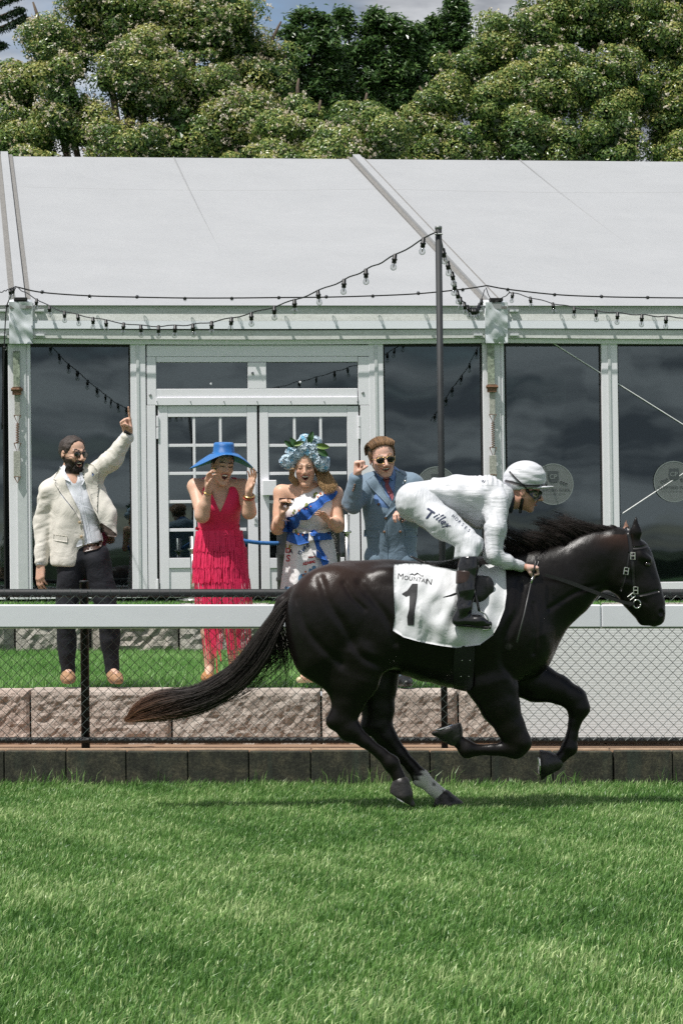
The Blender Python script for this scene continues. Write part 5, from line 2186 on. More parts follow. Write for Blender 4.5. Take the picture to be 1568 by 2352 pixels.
jstrap('helmet_band', [(1004, 248), (1060, 262), (1140, 284), (1230, 292), (1350, 288)], 22, hb, simple('grey_band', (0.07, 0.065, 0.07), .6), helm, .006)
jstrap('goggle_strap', [(1040, 170), (1090, 225), (1140, 272), (1180, 310)], 12, hb, LEATHER, helm, .010)
jb = bvh_of(jock)
GOG = simple('goggle_lens', (0.010, 0.010, 0.010), 0.12, spec=0.8)
gg = [(1205, 330), (1250, 322), (1300, 330), (1312, 345), (1296, 385), (1270, 408), (1245, 408), (1225, 380), (1205, 360)]
go = drape('goggles', gg, [tuple(range(len(gg)))], jp, jb, GOG, jock, .018, .016, 20)
u = jz(1253, 363, -.085)
MB().tube([hzv for hzv in [bvh_of(go).ray_cast(Vector(CAM), Vector(ray(*jp(1253 + 15 * math.cos(a), 363 + 15 * math.sin(a)))).normalized())[0] or Vector(u) for a in np.linspace(0, 2 * math.pi, 14)]], .004, 5).build('goggle_vent', simple('vent_gold', (0.20, 0.19, 0.10), .4), go, True)
jstrap('chin_strap', [(1148, 392), (1140, 440), (1128, 500), (1132, 515)], 26, jb, LEATHER, jock, .006, .004)
jstrap('cheek_piece', [(1180, 318), (1200, 340), (1222, 362)], 24, jb, LEATHER, jock, .008, .006)
COLLAR = simple('navy_collar', (0.014, 0.018, 0.035), .7)
CF = Field(0.006)
CF.cone(jz(1035, 425), jz(1075, 412), .074, .068, .01)
CF.half(jz(1030, 425), (-1, 0, .12), .003)
CF.half(jz(1078, 410), (1, 0, -.12), .003)
CF.build('collar', .006, COLLAR, jock, 1)
# lettering on the breeches and jacket
bb = bvh_of(breech, silks)


def rot_text(s, x, y, size, ang, **kw):
    return put_text(s, x, y, size, ang, jp, bb, kw.pop('mat', NAVY), kw.pop('parent'), kw.pop('name', 'lettering'), 0.003, kw.pop('step', None), **kw)


for ch, x, y, sz in (('i', 418, 548, 84), ('l', 438, 564, 100), ('l', 456, 580, 100), ('e', 480, 600, 84), ('y', 514, 628, 84)):
    put_text(ch, x, y, sz, .68, jp, bb, NAVY, breech, 'letter', .005, None, shear_=.35, bold=1.2)
for st_ in ([(362, 478), (376, 468), (432, 506), (426, 520), (396, 502)], [(398, 496), (410, 504), (372, 556), (352, 560), (358, 546)]):
    drape('letter_stroke', st_, [tuple(range(5))], jp, bb, NAVY, breech, .004, 0, 20, smooth=False)
for i, ch in enumerate('HORSES'):
    rot_text(ch, 573 + i * 25.5, 546 + i * 23.5, 36, .76, parent=breech, name='letter')
for (x, y) in ((820, 262), (815, 632)):
    rot_text('W', x, y, 34, .3, parent=silks, name='letter')

# whip in the near hand
whip = empty('riding_whip', jz(1110, 1560, -.32), 'thin riding whip hanging down from the jockey\'s fist over the horse\'s shoulder', 'whip')
w0, w1, w2, w3 = jz(1262, 868, -.22), jz(1235, 1030, -.26), jz(1160, 1350, -.33), jz(1102, 1575, -.345)
MB().tube([w0, jz(1248, 950, -.235), w1], [.007, .0065, .006], 8).build('handle', LEATHER, whip, True)
MB().tube([w1, jz(1216, 1090, -.27)], .0065, 8).build('ferrule', STEEL, whip, True)
MB().tube([jz(1216, 1090, -.27), w2, w3], [.0045, .005, .007], 6).build('shaft', simple('grey_whip', (0.10, 0.10, 0.10), .4, .3), whip, True)
# ================================================================ THE CROWD
class Fig:
    def __init__(s, ox, oy, sc, Y):
        s.ox, s.oy, s.sc, s.Y = ox, oy, sc, Y
        s.S = sc * Y / FPX

    def mp(s, zx, zy):
        return s.ox + s.sc * zx, s.oy + s.sc * zy

    def p(s, zx, zy, dy=0.0):
        return at(*s.mp(zx, zy), s.Y + dy)

    def X(s, zx):
        return s.p(zx, 1000)[0]

    def Z(s, zy):
        return s.p(500, zy)[2]

    def proj(s, v):
        """world -> drawing units"""
        d = v - CAM
        f = d @ _F
        px = 784 + FPX * (d @ _R) / f
        py = 1176 - FPX * (d @ _U) / f
        return np.stack([(px - s.ox) / s.sc, (py - s.oy) / s.sc], 1)


def in_poly(P, poly):
    x, y = P[:, 0], P[:, 1]
    poly = np.asarray(poly, float)
    ins = np.zeros(len(P), bool)
    n = len(poly)
    for i in range(n):
        (x0, y0), (x1, y1) = poly[i], poly[(i + 1) % n]
        c = (y0 > y) != (y1 > y)
        ins ^= c & (x < (x1 - x0) * (y - y0) / (y1 - y0 + 1e-12) + x0)
    return ins


def cut_shell(v, f, fig, polys, ymax):
    """open a garment: drop the faces inside the outlines on the front"""
    P = fig.proj(v)
    rem = np.zeros(len(v), bool)
    for poly in polys:
        rem |= in_poly(P, poly) & (v[:, 1] < ymax)
    keep = ~rem[f].all(1)
    f = f[keep]
    used = np.unique(f)
    mp_ = np.full(len(v), -1)
    mp_[used] = np.arange(len(used))
    v, f = v[used].copy(), mp_[f]
    E = np.concatenate([f[:, [0, 1]], f[:, [1, 2]], f[:, [2, 3]], f[:, [3, 0]]])
    Es = np.sort(E, 1)
    un, cnt = np.unique(Es, axis=0, return_counts=True)
    be = un[cnt == 1]
    n = len(v)
    deg = np.bincount(be[:, 0], minlength=n) + np.bincount(be[:, 1], minlength=n)
    b = deg > 0
    for _ in range(10):
        A_ = np.stack([np.bincount(be[:, 0], v[be[:, 1], k], n) + np.bincount(be[:, 1], v[be[:, 0], k], n) for k in range(3)], 1)
        v[b] = .4 * v[b] + .6 * (A_[b] / deg[b][:, None])
    return v, f


def face_paint(v, C, M, H, skin, lip=(0.42, 0.13, 0.12), brow=(0.06, 0.035, 0.025), beard=None, browh=0.022, eyes=True, mouth=0.0, blush=0.0, smile=0.0):
    n = len(v)
    col = np.tile(np.array(skin, float), (n, 1))
    q = (v - C) @ M / H
    s, f, u = q.T
    head = (np.abs(s) < .45) & (np.abs(u) < .62) & (np.abs(f) < .62)
    front = head & (f > .15)
    drop = .09 * mouth
    if blush:
        b = np.exp(-(((np.abs(s) - .17) / .08) ** 2 + ((u + .12) / .09) ** 2)) * front * blush
        col += b[:, None] * (np.array([0.55, 0.20, 0.16]) - col)
    if beard is not None:
        edge = -.235 + .13 * np.clip(np.abs(s) - .13, 0, 1) / .15
        bd = sstep(.02, -.04, u - edge) * sstep(-.10, -.02, f) * sstep(-.60, -.54, u) * head
        must = ((np.abs(s) < .14) & (u < -.170) & (u > -.215)) * front
        bd = np.maximum(bd, must)
        bd = bd * (~((np.abs(s) < .10) & (u < -.215) & (u > -.29 - drop) & front))
        col += bd[:, None] * (np.array(beard) - col)
    w = .095 + .03 * smile
    P3 = np.stack([np.abs(s), f, u], 1)

    def seg(p, q_, r_):
        p, q_ = np.array(p), np.array(q_)
        t = np.clip((P3 - p) @ (q_ - p) / ((q_ - p) @ (q_ - p)), 0, 1)
        return np.linalg.norm(P3 - p - t[:, None] * (q_ - p), axis=1) < r_
    lips = head & (seg((0, .362, -.225), (w, .305, -.245 + .03 * smile), .028) | seg((0, .350 - .02 * mouth, -.285 - drop), (w, .305, -.250 + .03 * smile), .031))
    col[lips] = .25 * col[lips] + .75 * np.array(lip)
    if mouth > 0:
        cv = np.sqrt((s / (.074 + .034 * smile + .01 * mouth)) ** 2 + ((f - .37) / .136) ** 2 + ((u + .252 + drop * .55 - .006 * smile) / (.023 + .062 * mouth)) ** 2) < 1.0
        col[cv & (f < .33)] = (0.09, 0.016, 0.016)
    if eyes:
        e = front & ((((np.abs(s) - .128) / .066) ** 2 + ((u - .006) / .022) ** 2) < 1)
        col[e] = (0.05, 0.032, 0.026)
    b = front & (np.abs(s) > .05) & (np.abs(s) < .21) & (np.abs(u - (.108 + .03 * np.exp(-((np.abs(s) - .14) / .05) ** 2))) < browh)
    col[b] = brow
    return col


TEETH = simple('teeth', (0.78, 0.75, 0.68), 0.25, var=0.03)
LENS = simple('dark_lens', (0.012, 0.010, 0.010), 0.06, spec=0.9)
GOLD = simple('gold', (0.72, 0.50, 0.20), 0.25, 1.0, var=0.08)
SHIRTW = m_clothwhite('white_shirt', (0.78, 0.80, 0.86), 0.6, 0.35, 9)


def m_weave(name, col, rough=0.8, var=0.12, wr=0.35, wrs=9, scale=420, sheen=0.25):
    t = NT(name)
    v = t.coord()
    th = t.noise(scale, 2, 0.5, t.coord((1, 1, 0.12)))
    th2 = t.noise(scale, 2, 0.5, t.coord((0.12, 1, 1)))
    c = t.mix(0.5, t.ramp(th, [(0.35, tuple(x * (1 - var) for x in col)), (0.65, tuple(min(1, x * (1 + var)) for x in col))]),
              t.ramp(th2, [(0.35, tuple(x * (1 - var) for x in col)), (0.65, tuple(min(1, x * (1 + var)) for x in col))]))
    n1 = t.bump(t.noise(wrs, 3, 0.5, v, 0.8), wr, 0.03)
    t.set(Base_Color=c, Roughness=rough, Normal=n1)
    t.b.inputs['Sheen Weight'].default_value = sheen
    return t.m


LINEN = m_weave('linen_offwhite', (0.70, 0.665, 0.60), 0.85, 0.10)
NAVYTR = m_weave('navy_trousers', (0.009, 0.010, 0.016), 0.8, 0.2, 0.35, 9, 420, 0.0)
BLUESUIT = m_weave('blue_suit', (0.155, 0.225, 0.295), 0.75, 0.12)
BLUESHIRT = m_clothwhite('blue_shirt', (0.14, 0.25, 0.50), 0.6, 0.3, 9)
TIE = m_weave('burgundy_tie', (0.24, 0.055, 0.075), 0.6, 0.35, 0.1, 9, 260)
TAN = simple('tan_leather', (0.37, 0.21, 0.11), 0.55, var=0.25, scale=30, bump=0.4, bscale=130)
BELT = simple('brown_belt', (0.055, 0.026, 0.018), 0.35, var=0.2)
RED = m_weave('red_knit', (0.76, 0.016, 0.095), 0.7, 0.12, 0.12, 9, 300)
REDF = simple('red_fringe', (0.82, 0.022, 0.110), 0.65, var=0.15, scale=20)


def teeth(parent, C, M, H, mouth, smile, lower=False):
    F = Field(0.002)
    drop = .09 * mouth
    wv = .062 + .03 * smile
    F.ell(C + M @ (np.array([0, .292, -.247 + .012 * smile - .02 * mouth]) * H), np.array([wv + .012, .050, .022 + .006 * mouth]) * H, .002, M)
    F.build('upper_teeth', .0025, TEETH, parent, 1)
    if lower:
        F = Field(0.002)
        F.ell(C + M @ (np.array([0, .285, -.285 - drop]) * H), np.array([wv * .8, .035, .013]) * H, .002, M)
        F.build('lower_teeth', .0025, TEETH, parent, 1)


def sunglasses(parent, C, M, H, wid=.115, hgt=.085, rim=LEATHER, round_=0.9):
    def L(s, f, u):
        return C + M @ (np.array([s, f, u]) * H)
    g = None
    o = MB()
    for s in (-1, 1):
        pts = []
        for a in np.linspace(0, 2 * math.pi, 18):
            e = 0.75
            cx, cy = np.sign(math.cos(a)) * abs(math.cos(a)) ** e, np.sign(math.sin(a)) * abs(math.sin(a)) ** e
            pts.append(L(s * .135 + cx * wid, .392 - .06 * (abs(s * .135 + cx * wid)) ** 1.2, .0 + cy * hgt - (0.012 if s * cx > 0 else 0)))
        o.tube(pts, .0022, 5, False)
    o.tube([L(-.035, .40, .03), L(0, .405, .035), L(.035, .40, .03)], .002, 5)
    o.tube([L(-.10, .39, .08), L(.10, .39, .08)], .0015, 5)
    for s in (-1, 1):
        o.tube([L(s * .25, .365, .03), L(s * .325, .15, .03), L(s * .345, -.02, .02)], .002, 5)
    g = o.build('sunglasses', rim, parent, True)
    for s in (-1, 1):
        F = Field(.002)
        F.ell(L(s * .135, .382, .0), np.array([wid * .98, .016, hgt * .98]) * H, .002, M)
        F.build('lens', .003, LENS, g, 1)
    return g


def hair_cap(parent, C, M, H, grow, cuts, col, name='hair', disp=None, res=.005, rough=.5):
    F = Field(0.02)
    F.ell(C + M @ (np.array([0, -.07, .15]) * H), (np.array([.318, .40, .345]) + grow) * H, .02, M)
    F.cone(C + M @ (np.array([0, -.26, .0]) * H), C + M @ (np.array([0, -.24, -.16]) * H), .22 * H, .17 * H, .04)
    for (p, n) in cuts:
        F.half(C + M @ (np.array(p) * H), M @ np.array(n, float), .006)
    cm = np.array(col, float)

    def colr(v):
        r = fbm(v, 160, 4, 2)
        return cm * np.clip(1 + .35 * r, .4, 1.8)[:, None]
    return F.build(name, res, attr_mat(name + '_mat', rough=rough, spec=.4, bump=.5, bscale=260), parent, 1, disp, colr)


def shoe(parent, heel, toe, ank, mat, w=.045, laces=None, name='shoe'):
    F = Field(.02)
    heel, toe, ank = map(np.array, (heel, toe, ank))
    F.chain([heel, heel * .45 + toe * .55, toe], [w * .78, w * .95, w * .72], .03, ((0, 0, 1), .85))
    F.cone(ank, heel * .6 + toe * .4, w * .80, w * .9, .03)
    zf = min(heel[2], toe[2]) - w * .55
    F.half(np.array([0, 0, zf]), (0, 0, -1), .003)
    return F.build(name, .006, mat, parent, 1)


def ring_loft(name, rings, mat, parent, n=72, closed=False, smooth=True, attr=None):
    """rings: list of callables/arrays (n,3)"""
    V = np.concatenate(rings)
    m = len(rings)
    F = []
    for i in range(m - 1):
        a = i * n + np.arange(n)
        b = i * n + (np.arange(n) + 1) % n
        F.append(np.stack([a, a + n, b + n, b], 1))
    return mesh_np(name, V, [np.concatenate(F)], mat, parent, smooth, attr)


# ---------------------------------------------------------------- man in the linen jacket
A = Fig(50.2, 909.4, 0.2934, Y_CROWD)
sk = (0.68, 0.42, 0.31)
aC, aH = A.p(402, 452, -.02), .268
aM = frame((0.66, -0.74, -0.10), (0.04, -0.06, 1))
SK = Field(.03)
add_head(SK, aC, aM, aH, .55, 1.08, 1.1, 1.0, 1.0)
SK.cone(A.p(392, 545, .03), A.p(375, 680, .03), .066, .075, .03)
SK.chain([A.p(380, 720), A.p(420, 900), A.p(440, 1120), A.p(480, 1220)], [.135, .150, .140, .105], .05, (YA, .66))
SK.cone(A.p(245, 735), A.p(520, 660), .055, .055, .05)
rs, re, rw = A.p(202, 752), A.p(162, 1000, .03), A.p(146, 1320, -.04)
ls, le, lw = A.p(560, 610), A.p(705, 500, -.06), A.p(832, 288, -.12)
SK.chain([rs, re, rw], [.052, .042, .028], .03)
SK.chain([ls, le, lw], [.052, .042, .028], .03)
add_hand(SK, rw + np.array([0, 0, -.01]), A.p(142, 1480, -.06) - rw, (0.55, .75, 0), .200, [(.25, .4, .3), (.3, .45, .3), (.35, .5, .3), (.4, .5, .3)], .03, (.35, .35, .2, .2), right=False)
add_hand(SK, lw, A.p(815, 190, -.14) - lw, (-.25, -.95, .1), .205, [(.02, .06, .04), (1.45, 1.5, .7), (1.5, 1.5, .7), (1.5, 1.5, .7)], .05, (.55, .95, .6, .5), right=True)
hipR, kneeR, ankR = A.p(385, 1300), A.p(340, 1720, -.02), A.p(366, 2150, .02)
hipL, kneeL, ankL = A.p(590, 1300), A.p(678, 1720, -.02), A.p(705, 2140, .02)
SK.chain([hipR, kneeR, ankR], [.075, .05, .035], .04)
SK.chain([hipL, kneeL, ankL], [.075, .05, .035], .04)
SK.cone(ankR, A.p(360, 2200, -.08), .033, .03, .02)
SK.cone(ankL, A.p(735, 2195, -.08), .033, .03, .02)
man = SK.build('person', .006, SKIN, None, 1, None, lambda v: face_paint(v, aC, aM, aH, sk, beard=(0.022, 0.014, 0.010), brow=(.03, .018, .012), eyes=False, mouth=.55, smile=1))
tag(man, 'bearded man in cream linen jacket and sunglasses pointing one finger up', 'person')
teeth(man, aC, aM, aH, .55, 1.0, True)
sunglasses(man, aC, aM, aH, .105, .085)
hair_cap(man, aC, aM, aH, .022, [((0, .235, .33), (0, 1, -.30)), ((0, .06, .02), (0, .45, -1)), ((0, 0, -.22), (0, 0, -1))], (0.045, 0.032, 0.026), disp=lambda v: .003 * fbm(v, 120, 2, 2))
# short full beard as a low relief of its own
BF = Field(.02)
for s in (-1, 1):
    BF.chain([aC + aM @ (np.array(q) * aH) for q in ((s * .262, .0, -.16), (s * .205, .12, -.33), (s * .06, .245, -.445))], [.006, .010, .014], .03)
BF.cone(aC + aM @ (np.array([-.05, .255, -.445]) * aH), aC + aM @ (np.array([.05, .255, -.445]) * aH), .021, .021, .02)
for s in (-1, 1):
    BF.cone(aC + aM @ (np.array([0, .385, -.185]) * aH), aC + aM @ (np.array([s * .13, .315, -.235]) * aH), .0055, .006, .006)
    BF.cone(aC + aM @ (np.array([s * .13, .31, -.235]) * aH), aC + aM @ (np.array([s * .10, .26, -.42]) * aH), .005, .012, .012)
BF.build('beard', .005, simple('dark_beard', (0.016, 0.010, 0.008), .7, var=.5, scale=160, bump=.8, bscale=300), man, 1, lambda v: .003 * fbm(v, 150, 3, 2))
# shirt
SH = Field(.03)
SH.chain([A.p(385, 715), A.p(425, 900), A.p(447, 1120), A.p(470, 1230)], [.145, .162, .158, .158], .05, (YA, .68))
SH.cone(A.p(245, 738), A.p(520, 668), .058, .058, .05)
SH.chain([ls, le, lw], [.058, .050, .037], .03)
SH.chain([rs, re, rw], [.056, .048, .037], .03)
SH.half(lw - (lw - le) * .04, lw - le, .003)
SH.half(rw - (rw - re) * .01, (0, 0, -1) if False else rw - re, .003) if False else None
SH.cone(A.p(380, 610, .02), A.p(372, 690, .02), .085, .105, .03)
SH.half(A.p(520, 1170), (.25, 0, -1), .003)
v, f = SH.mesh(.007, 1, lambda v: .006 * fbm(v, 15, 3, 2) + folds(v, .005, 34, 4, (.15, 0, 1)))
P = A.proj(v)
keep = P[f].mean(1)[:, 1] < 1340
v, f = cut_shell(v, f[keep], A, [[(345, 520), (330, 590), (395, 690), (430, 695), (445, 600), (520, 500)]], A.Y + .05)
shirt = mesh_np('shirt', v, [f], SHIRTW, man, True)
sb_ = bvh_of(shirt, man)
for poly in ([(300, 545), (325, 590), (370, 640), (378, 672), (340, 655), (290, 580)], [(452, 600), (500, 585), (505, 640), (470, 700), (455, 650)]):
    drape('shirt_collar', poly, [tuple(range(len(poly)))], A.mp, sb_, SHIRTW, shirt, .012, .006, 18)
pl = [(452, 640), (466, 640), (470, 800), (520, 1000), (545, 1150), (528, 1152), (500, 1000), (456, 800)]
drape('button_placket', pl, [tuple(range(len(pl)))], A.mp, sb_, SHIRTW, shirt, .004, .003, 20)
MB().tube([lw + (lw - le) / np.linalg.norm(lw - le) * .006 + aM[:, 0] * 0, lw], .03, 12).build('shirt_cuff', SHIRTW, shirt, True) if False else None
# trousers
TR = Field(.04)
TR.cone(A.p(425, 1225), A.p(540, 1225), .125, .110, .05, (YA, .85))
TR.chain([hipR, kneeR, ankR + np.array([0, 0, -.01])], [.112, .080, .058], .05)
TR.chain([hipL, kneeL, ankL + np.array([0, 0, -.01])], [.112, .080, .058], .05)
TR.half(A.p(480, 1165), (.12, 0, 1), .003)
trou = TR.build('trousers', .008, NAVYTR, man, 1, lambda v: .006 * fbm(v, 14, 5, 2) + folds(v, .006, 30, 6, (1, 0, .3)))
tb = bvh_of(trou, shirt)
be = [(480, 1178), (530, 1165), (580, 1150), (628, 1128), (632, 1172), (585, 1200), (535, 1212), (482, 1222)]
belt = drape('belt', be, [tuple(range(len(be)))], A.mp, tb, BELT, man, .010, .006, 25)
bu = [(500, 1172), (528, 1166), (530, 1216), (503, 1220)]
drape('belt_buckle', bu, [tuple(range(4))], A.mp, bvh_of(belt), GOLD, belt, .004, .003)
for (h_, t_, a_) in ((A.p(356, 2190, .05), A.p(366, 2228, -.14), ankR), (A.p(705, 2185, .05), A.p(758, 2228, -.14), ankL)):
    sh_ = shoe(man, h_, t_, a_ + np.array([0, 0, -.02]), TAN, .052)
    lb = MB()
    for q in np.linspace(.30, .62, 4):
        c0 = h_ * (1 - q) + t_ * q + np.array([0, 0, .055 - .02 * q])
        lb.tube([c0 + np.array([-.022, 0, 0]), c0 + np.array([.022, -.012, .004])], .003, 5)
    tag(lb.build('laces', BELT, sh_), kind='stuff')
# jacket
JA = Field(.035)
JA.chain([A.p(380, 730, .01), A.p(425, 900, .01), A.p(440, 1060, .01)], [.160, .186, .180], .05, (YA, .72))
JA.cone(A.p(238, 742), A.p(530, 662), .066, .068, .06)
JA.cone(A.p(250, 720, .03), A.p(370, 620, .05), .060, .050, .05)
JA.cone(A.p(348, 1040, .0), A.p(356, 1290, -.01), .115, .124, .05, (YA, 1.0))
JA.chain([A.p(575, 760, -.02), A.p(640, 930, -.06), A.p(690, 1075, -.08)], [.085, .078, .058], .05, (YA, .55))
JA.chain([rs, re, A.p(150, 1295, -.03)], [.074, .062, .048], .045)
JA.chain([ls, le, A.p(822, 325, -.11)], [.080, .070, .050], .045)
JA.half(A.p(350, 1335), (-.05, 0, -1), .004)


def ja_disp(v):
    q = A.proj(v)
    arm = sstep(560, 640, q[:, 0]) * sstep(700, 600, q[:, 1])
    d = .0015 * fbm(v, 14, 7, 1)
    d += folds(v, .005, 70, 8, (.55, 0, -.85)) * arm + folds(v, .004, 65, 9, (1, 0, .35)) * sstep(260, 200, q[:, 0]) + folds(v, .003, 40, 5, (.5, 0, 1)) * (1 - arm)
    return d


v, f = JA.mesh(.0075, 1, ja_disp)
opening = [(325, 520), (255, 660), (300, 780), (400, 900), (462, 985), (488, 1080), (484, 1180), (470, 1250), (430, 1345), (900, 1345), (900, 1120), (760, 1122), (742, 1100), (700, 1075),
           (625, 1015), (585, 920), (540, 830), (510, 720), (478, 600), (470, 500)]
v, f = cut_shell(v, f, A, [opening], A.Y + .09)
jack = mesh_np('linen_jacket', v, [f], LINEN, man, True)
jbv = bvh_of(jack, shirt)
for nm, poly in (('lapel', [(300, 560), (262, 620), (246, 650), (268, 660), (255, 684), (320, 780), (400, 880), (462, 985), (472, 1000), (452, 900), (400, 800), (345, 690), (330, 600)]),
                 ('lapel', [(478, 560), (500, 525), (560, 540), (600, 600), (560, 640), (540, 700), (548, 800), (590, 910), (560, 860), (520, 740), (480, 640), (510, 605)])):
    drape(nm, poly, [tuple(range(len(poly)))], A.mp, jbv, LINEN, jack, .011, .007, 22)
hem = [(462, 985), (476, 980), (490, 1080), (488, 1170), (474, 1170), (476, 1080)]
drape('front_edge', hem, [tuple(range(len(hem)))], A.mp, jbv, LINEN, jack, .006, .006, 22)
pk = [(248, 1085), (356, 1100), (354, 1145), (246, 1130)]
drape('pocket_flap', pk, [tuple(range(4))], A.mp, jbv, LINEN, jack, .006, .005, 20)
SILKSQ = simple('pocket_square', (0.06, 0.10, 0.22), .6)
pq = [(546, 592), (566, 612), (550, 630)]
drape('pocket_square', pq, [tuple(range(3))], A.mp, jbv, SILKSQ, jack, .012, .003)
LINING = simple('paisley_lining', (0.085, 0.060, 0.05), .6, var=.7, scale=60)
ln_ = [(615, 990), (640, 1005), (700, 1045), (745, 1085), (735, 1105), (655, 1095), (648, 1060), (615, 1080)]
drape('lining', ln_, [tuple(range(len(ln_)))], A.mp, bvh_of(jack, shirt, trou), LINING, jack, .02, .006, 25)
BUT = simple('horn_button', (0.42, 0.32, 0.20), .4)
for (x, y) in ((454, 990), (466, 1102)):
    hit = jbv.ray_cast(Vector(CAM), Vector(ray(*A.mp(x, y))).normalized())[0]
    if hit:
        Field(.002).ell(np.array(hit) + np.array([0, -.010, 0]), (.012, .005, .012)).build('button', .003, BUT, jack, 0)
wt = lw + (A.p(815, 190, -.14) - lw) / np.linalg.norm(A.p(815, 190, -.14) - lw) * .004
ax = (lw - le) / np.linalg.norm(lw - le)
MB().tube([wt - ax * .010, wt + ax * .010], .036, 14).build('watch_strap', LEATHER, man, True)
MB().tube([wt - ax * .030, wt - ax * .075], [.037, .040], 14).build('shirt_cuff', SHIRTW, shirt, True)
rax = (rw - re) / np.linalg.norm(rw - re)
MB().tube([rw - rax * .045, rw + rax * .010], [.040, .036], 14).build('shirt_cuff', SHIRTW, shirt, True)

# ---------------------------------------------------------------- woman in red
B = Fig(376.3, 972.2, 0.26667, Y_CROWD)
sk2 = (0.70, 0.44, 0.32)
bC, bH = B.p(508, 365, -.10), .250
bM = frame((0.36, -0.92, -0.16), (0.13, -0.10, 1))
SK = Field(.03)
add_head(SK, bC, bM, bH, 1.25, .92, .85, .95, .9)
SK.cone(B.p(480, 470, -.04), B.p(470, 590, .0), .052, .060, .03)
SK.chain([B.p(470, 600, .02), B.p(475, 720, .0), B.p(468, 880, .03), B.p(485, 1080, .05)], [.110, .140, .128, .165], .05, (YA, .72))
for s_ in (-1, 1):
    SK.ell(B.p(480 + s_ * 72, 735, -.075), (.062, .060, .062), .05)
rs, re, rw = B.p(272, 545), B.p(330, 795, -.16), B.p(384, 575, -.24)
ls, le, lw = B.p(672, 545), B.p(735, 765, -.16), B.p(732, 582, -.24)
SK.cone(rs, ls, .058, .058, .05)
SK.chain([rs, re, rw], [.058, .050, .026], .03)
SK.chain([ls, le, lw], [.055, .048, .026], .03)
SK.cone(re, re * .6 + rw * .4, .048, .046, .02)
SK.cone(le, le * .6 + lw * .4, .046, .044, .02)
add_hand(SK, rw, B.p(385, 450, -.27) - rw, (.75, -.55, 0), .185, [(.35, .5, .3), (.35, .5, .3), (.4, .5, .3), (.5, .5, .3)], .04, (.4, .5, .2, .2), right=False)
add_hand(SK, lw, B.p(765, 460, -.27) - lw, (-.70, -.70, .1), .185, [(.1, .25, .2), (.12, .25, .2), (.15, .3, .2), (.2, .3, .2)], .12, (.8, .35, .1, .1), right=True)
SK.chain([B.p(420, 1150, .04), B.p(410, 1560, .0), B.p(392, 1800, .03), B.p(392, 2120, .05)], [.090, .058, .058, .034], .04)
SK.chain([B.p(560, 1150, .04), B.p(570, 1560, .0), B.p(590, 1800, .02), B.p(598, 2100, .05)], [.090, .058, .058, .034], .04)
SK.cone(B.p(598, 2110, .04), B.p(578, 2190, -.07), .032, .028, .02)
SK.cone(B.p(392, 2120, .04), B.p(375, 2190, -.07), .032, .028, .02)
lady = SK.build('person', .006, SKIN, None, 1, None, lambda v: face_paint(v, bC, bM, bH, sk2, lip=(.50, .14, .13), brow=(.07, .04, .03), mouth=1.25, smile=.9, browh=.016))
tag(lady, 'laughing woman in a red fringed dress and blue hat clapping her hands', 'person')
teeth(lady, bC, bM, bH, 1.25, .9)
hair_cap(lady, bC, bM, bH, .020, [((0, .20, .30), (0, 1, -.5)), ((0, .02, .0), (0, .5, -1)), ((0, 0, -.25), (0, 0, -1))], (0.022, 0.014, 0.010))
# bodice
DR = Field(.03)
DR.chain([B.p(470, 600, .02), B.p(475, 720, .0), B.p(468, 880, .03), B.p(478, 985, .045)], [.118, .149, .139, .165], .05, (YA, .74))
for s_ in (-1, 1):
    DR.ell(B.p(480 + s_ * 72, 735, -.075), (.070, .068, .070), .05)
    DR.cone(B.p(480 + s_ * 122, 508, .02), B.p(480 + s_ * 108, 650, -.04), .040, .072, .05)
v, f = DR.mesh(.007, 1, lambda v: .002 * fbm(v, 20, 2, 2))
v, f = cut_shell(v, f, B, [[(400, 300), (392, 480), (412, 610), (485, 785), (560, 600), (585, 460), (590, 300)], [(100, 300), (262, 480), (300, 560), (335, 620), (330, 640), (200, 700), (0, 700)], [(636, 440), (640, 600), (650, 660), (800, 700), (800, 400)]], B.Y + .06)
bod = mesh_np('bodice', v, [f], RED, lady, True)
bb2 = bvh_of(bod)
ws = [(275, 890), (380, 935), (470, 950), (560, 930), (650, 868), (656, 890), (560, 955), (470, 975), (380, 958), (268, 915)]
drape('waist_seam', ws, [tuple(range(len(ws)))], B.mp, bb2, RED, bod, .010, .006, 25)
# skirt and fringe tiers
NA = 90
th = np.linspace(0, 2 * np.pi, NA, endpoint=False)


def oval(fig, zx, zy, dy, rx, ry, fold=0.0, nf=9, ph=0.0):
    c = fig.p(zx, zy, dy)
    k = 1 + fold * np.sin(nf * th + ph) + fold * .6 * np.sin((nf + 4) * th + 1.7 * ph)
    return np.stack([c[0] + rx * np.cos(th) * k, c[1] + ry * np.sin(th) * k, np.full(NA, c[2])], 1)


ring_loft('skirt', [oval(B, 470, 880, .03, .140, .100), oval(B, 478, 960, .04, .172, .125), oval(B, 485, 1080, .05, .196, .145), oval(B, 490, 1240, .05, .205, .150, .01), oval(B, 498, 1370, .05, .208, .150, .02)], RED, lady, NA)


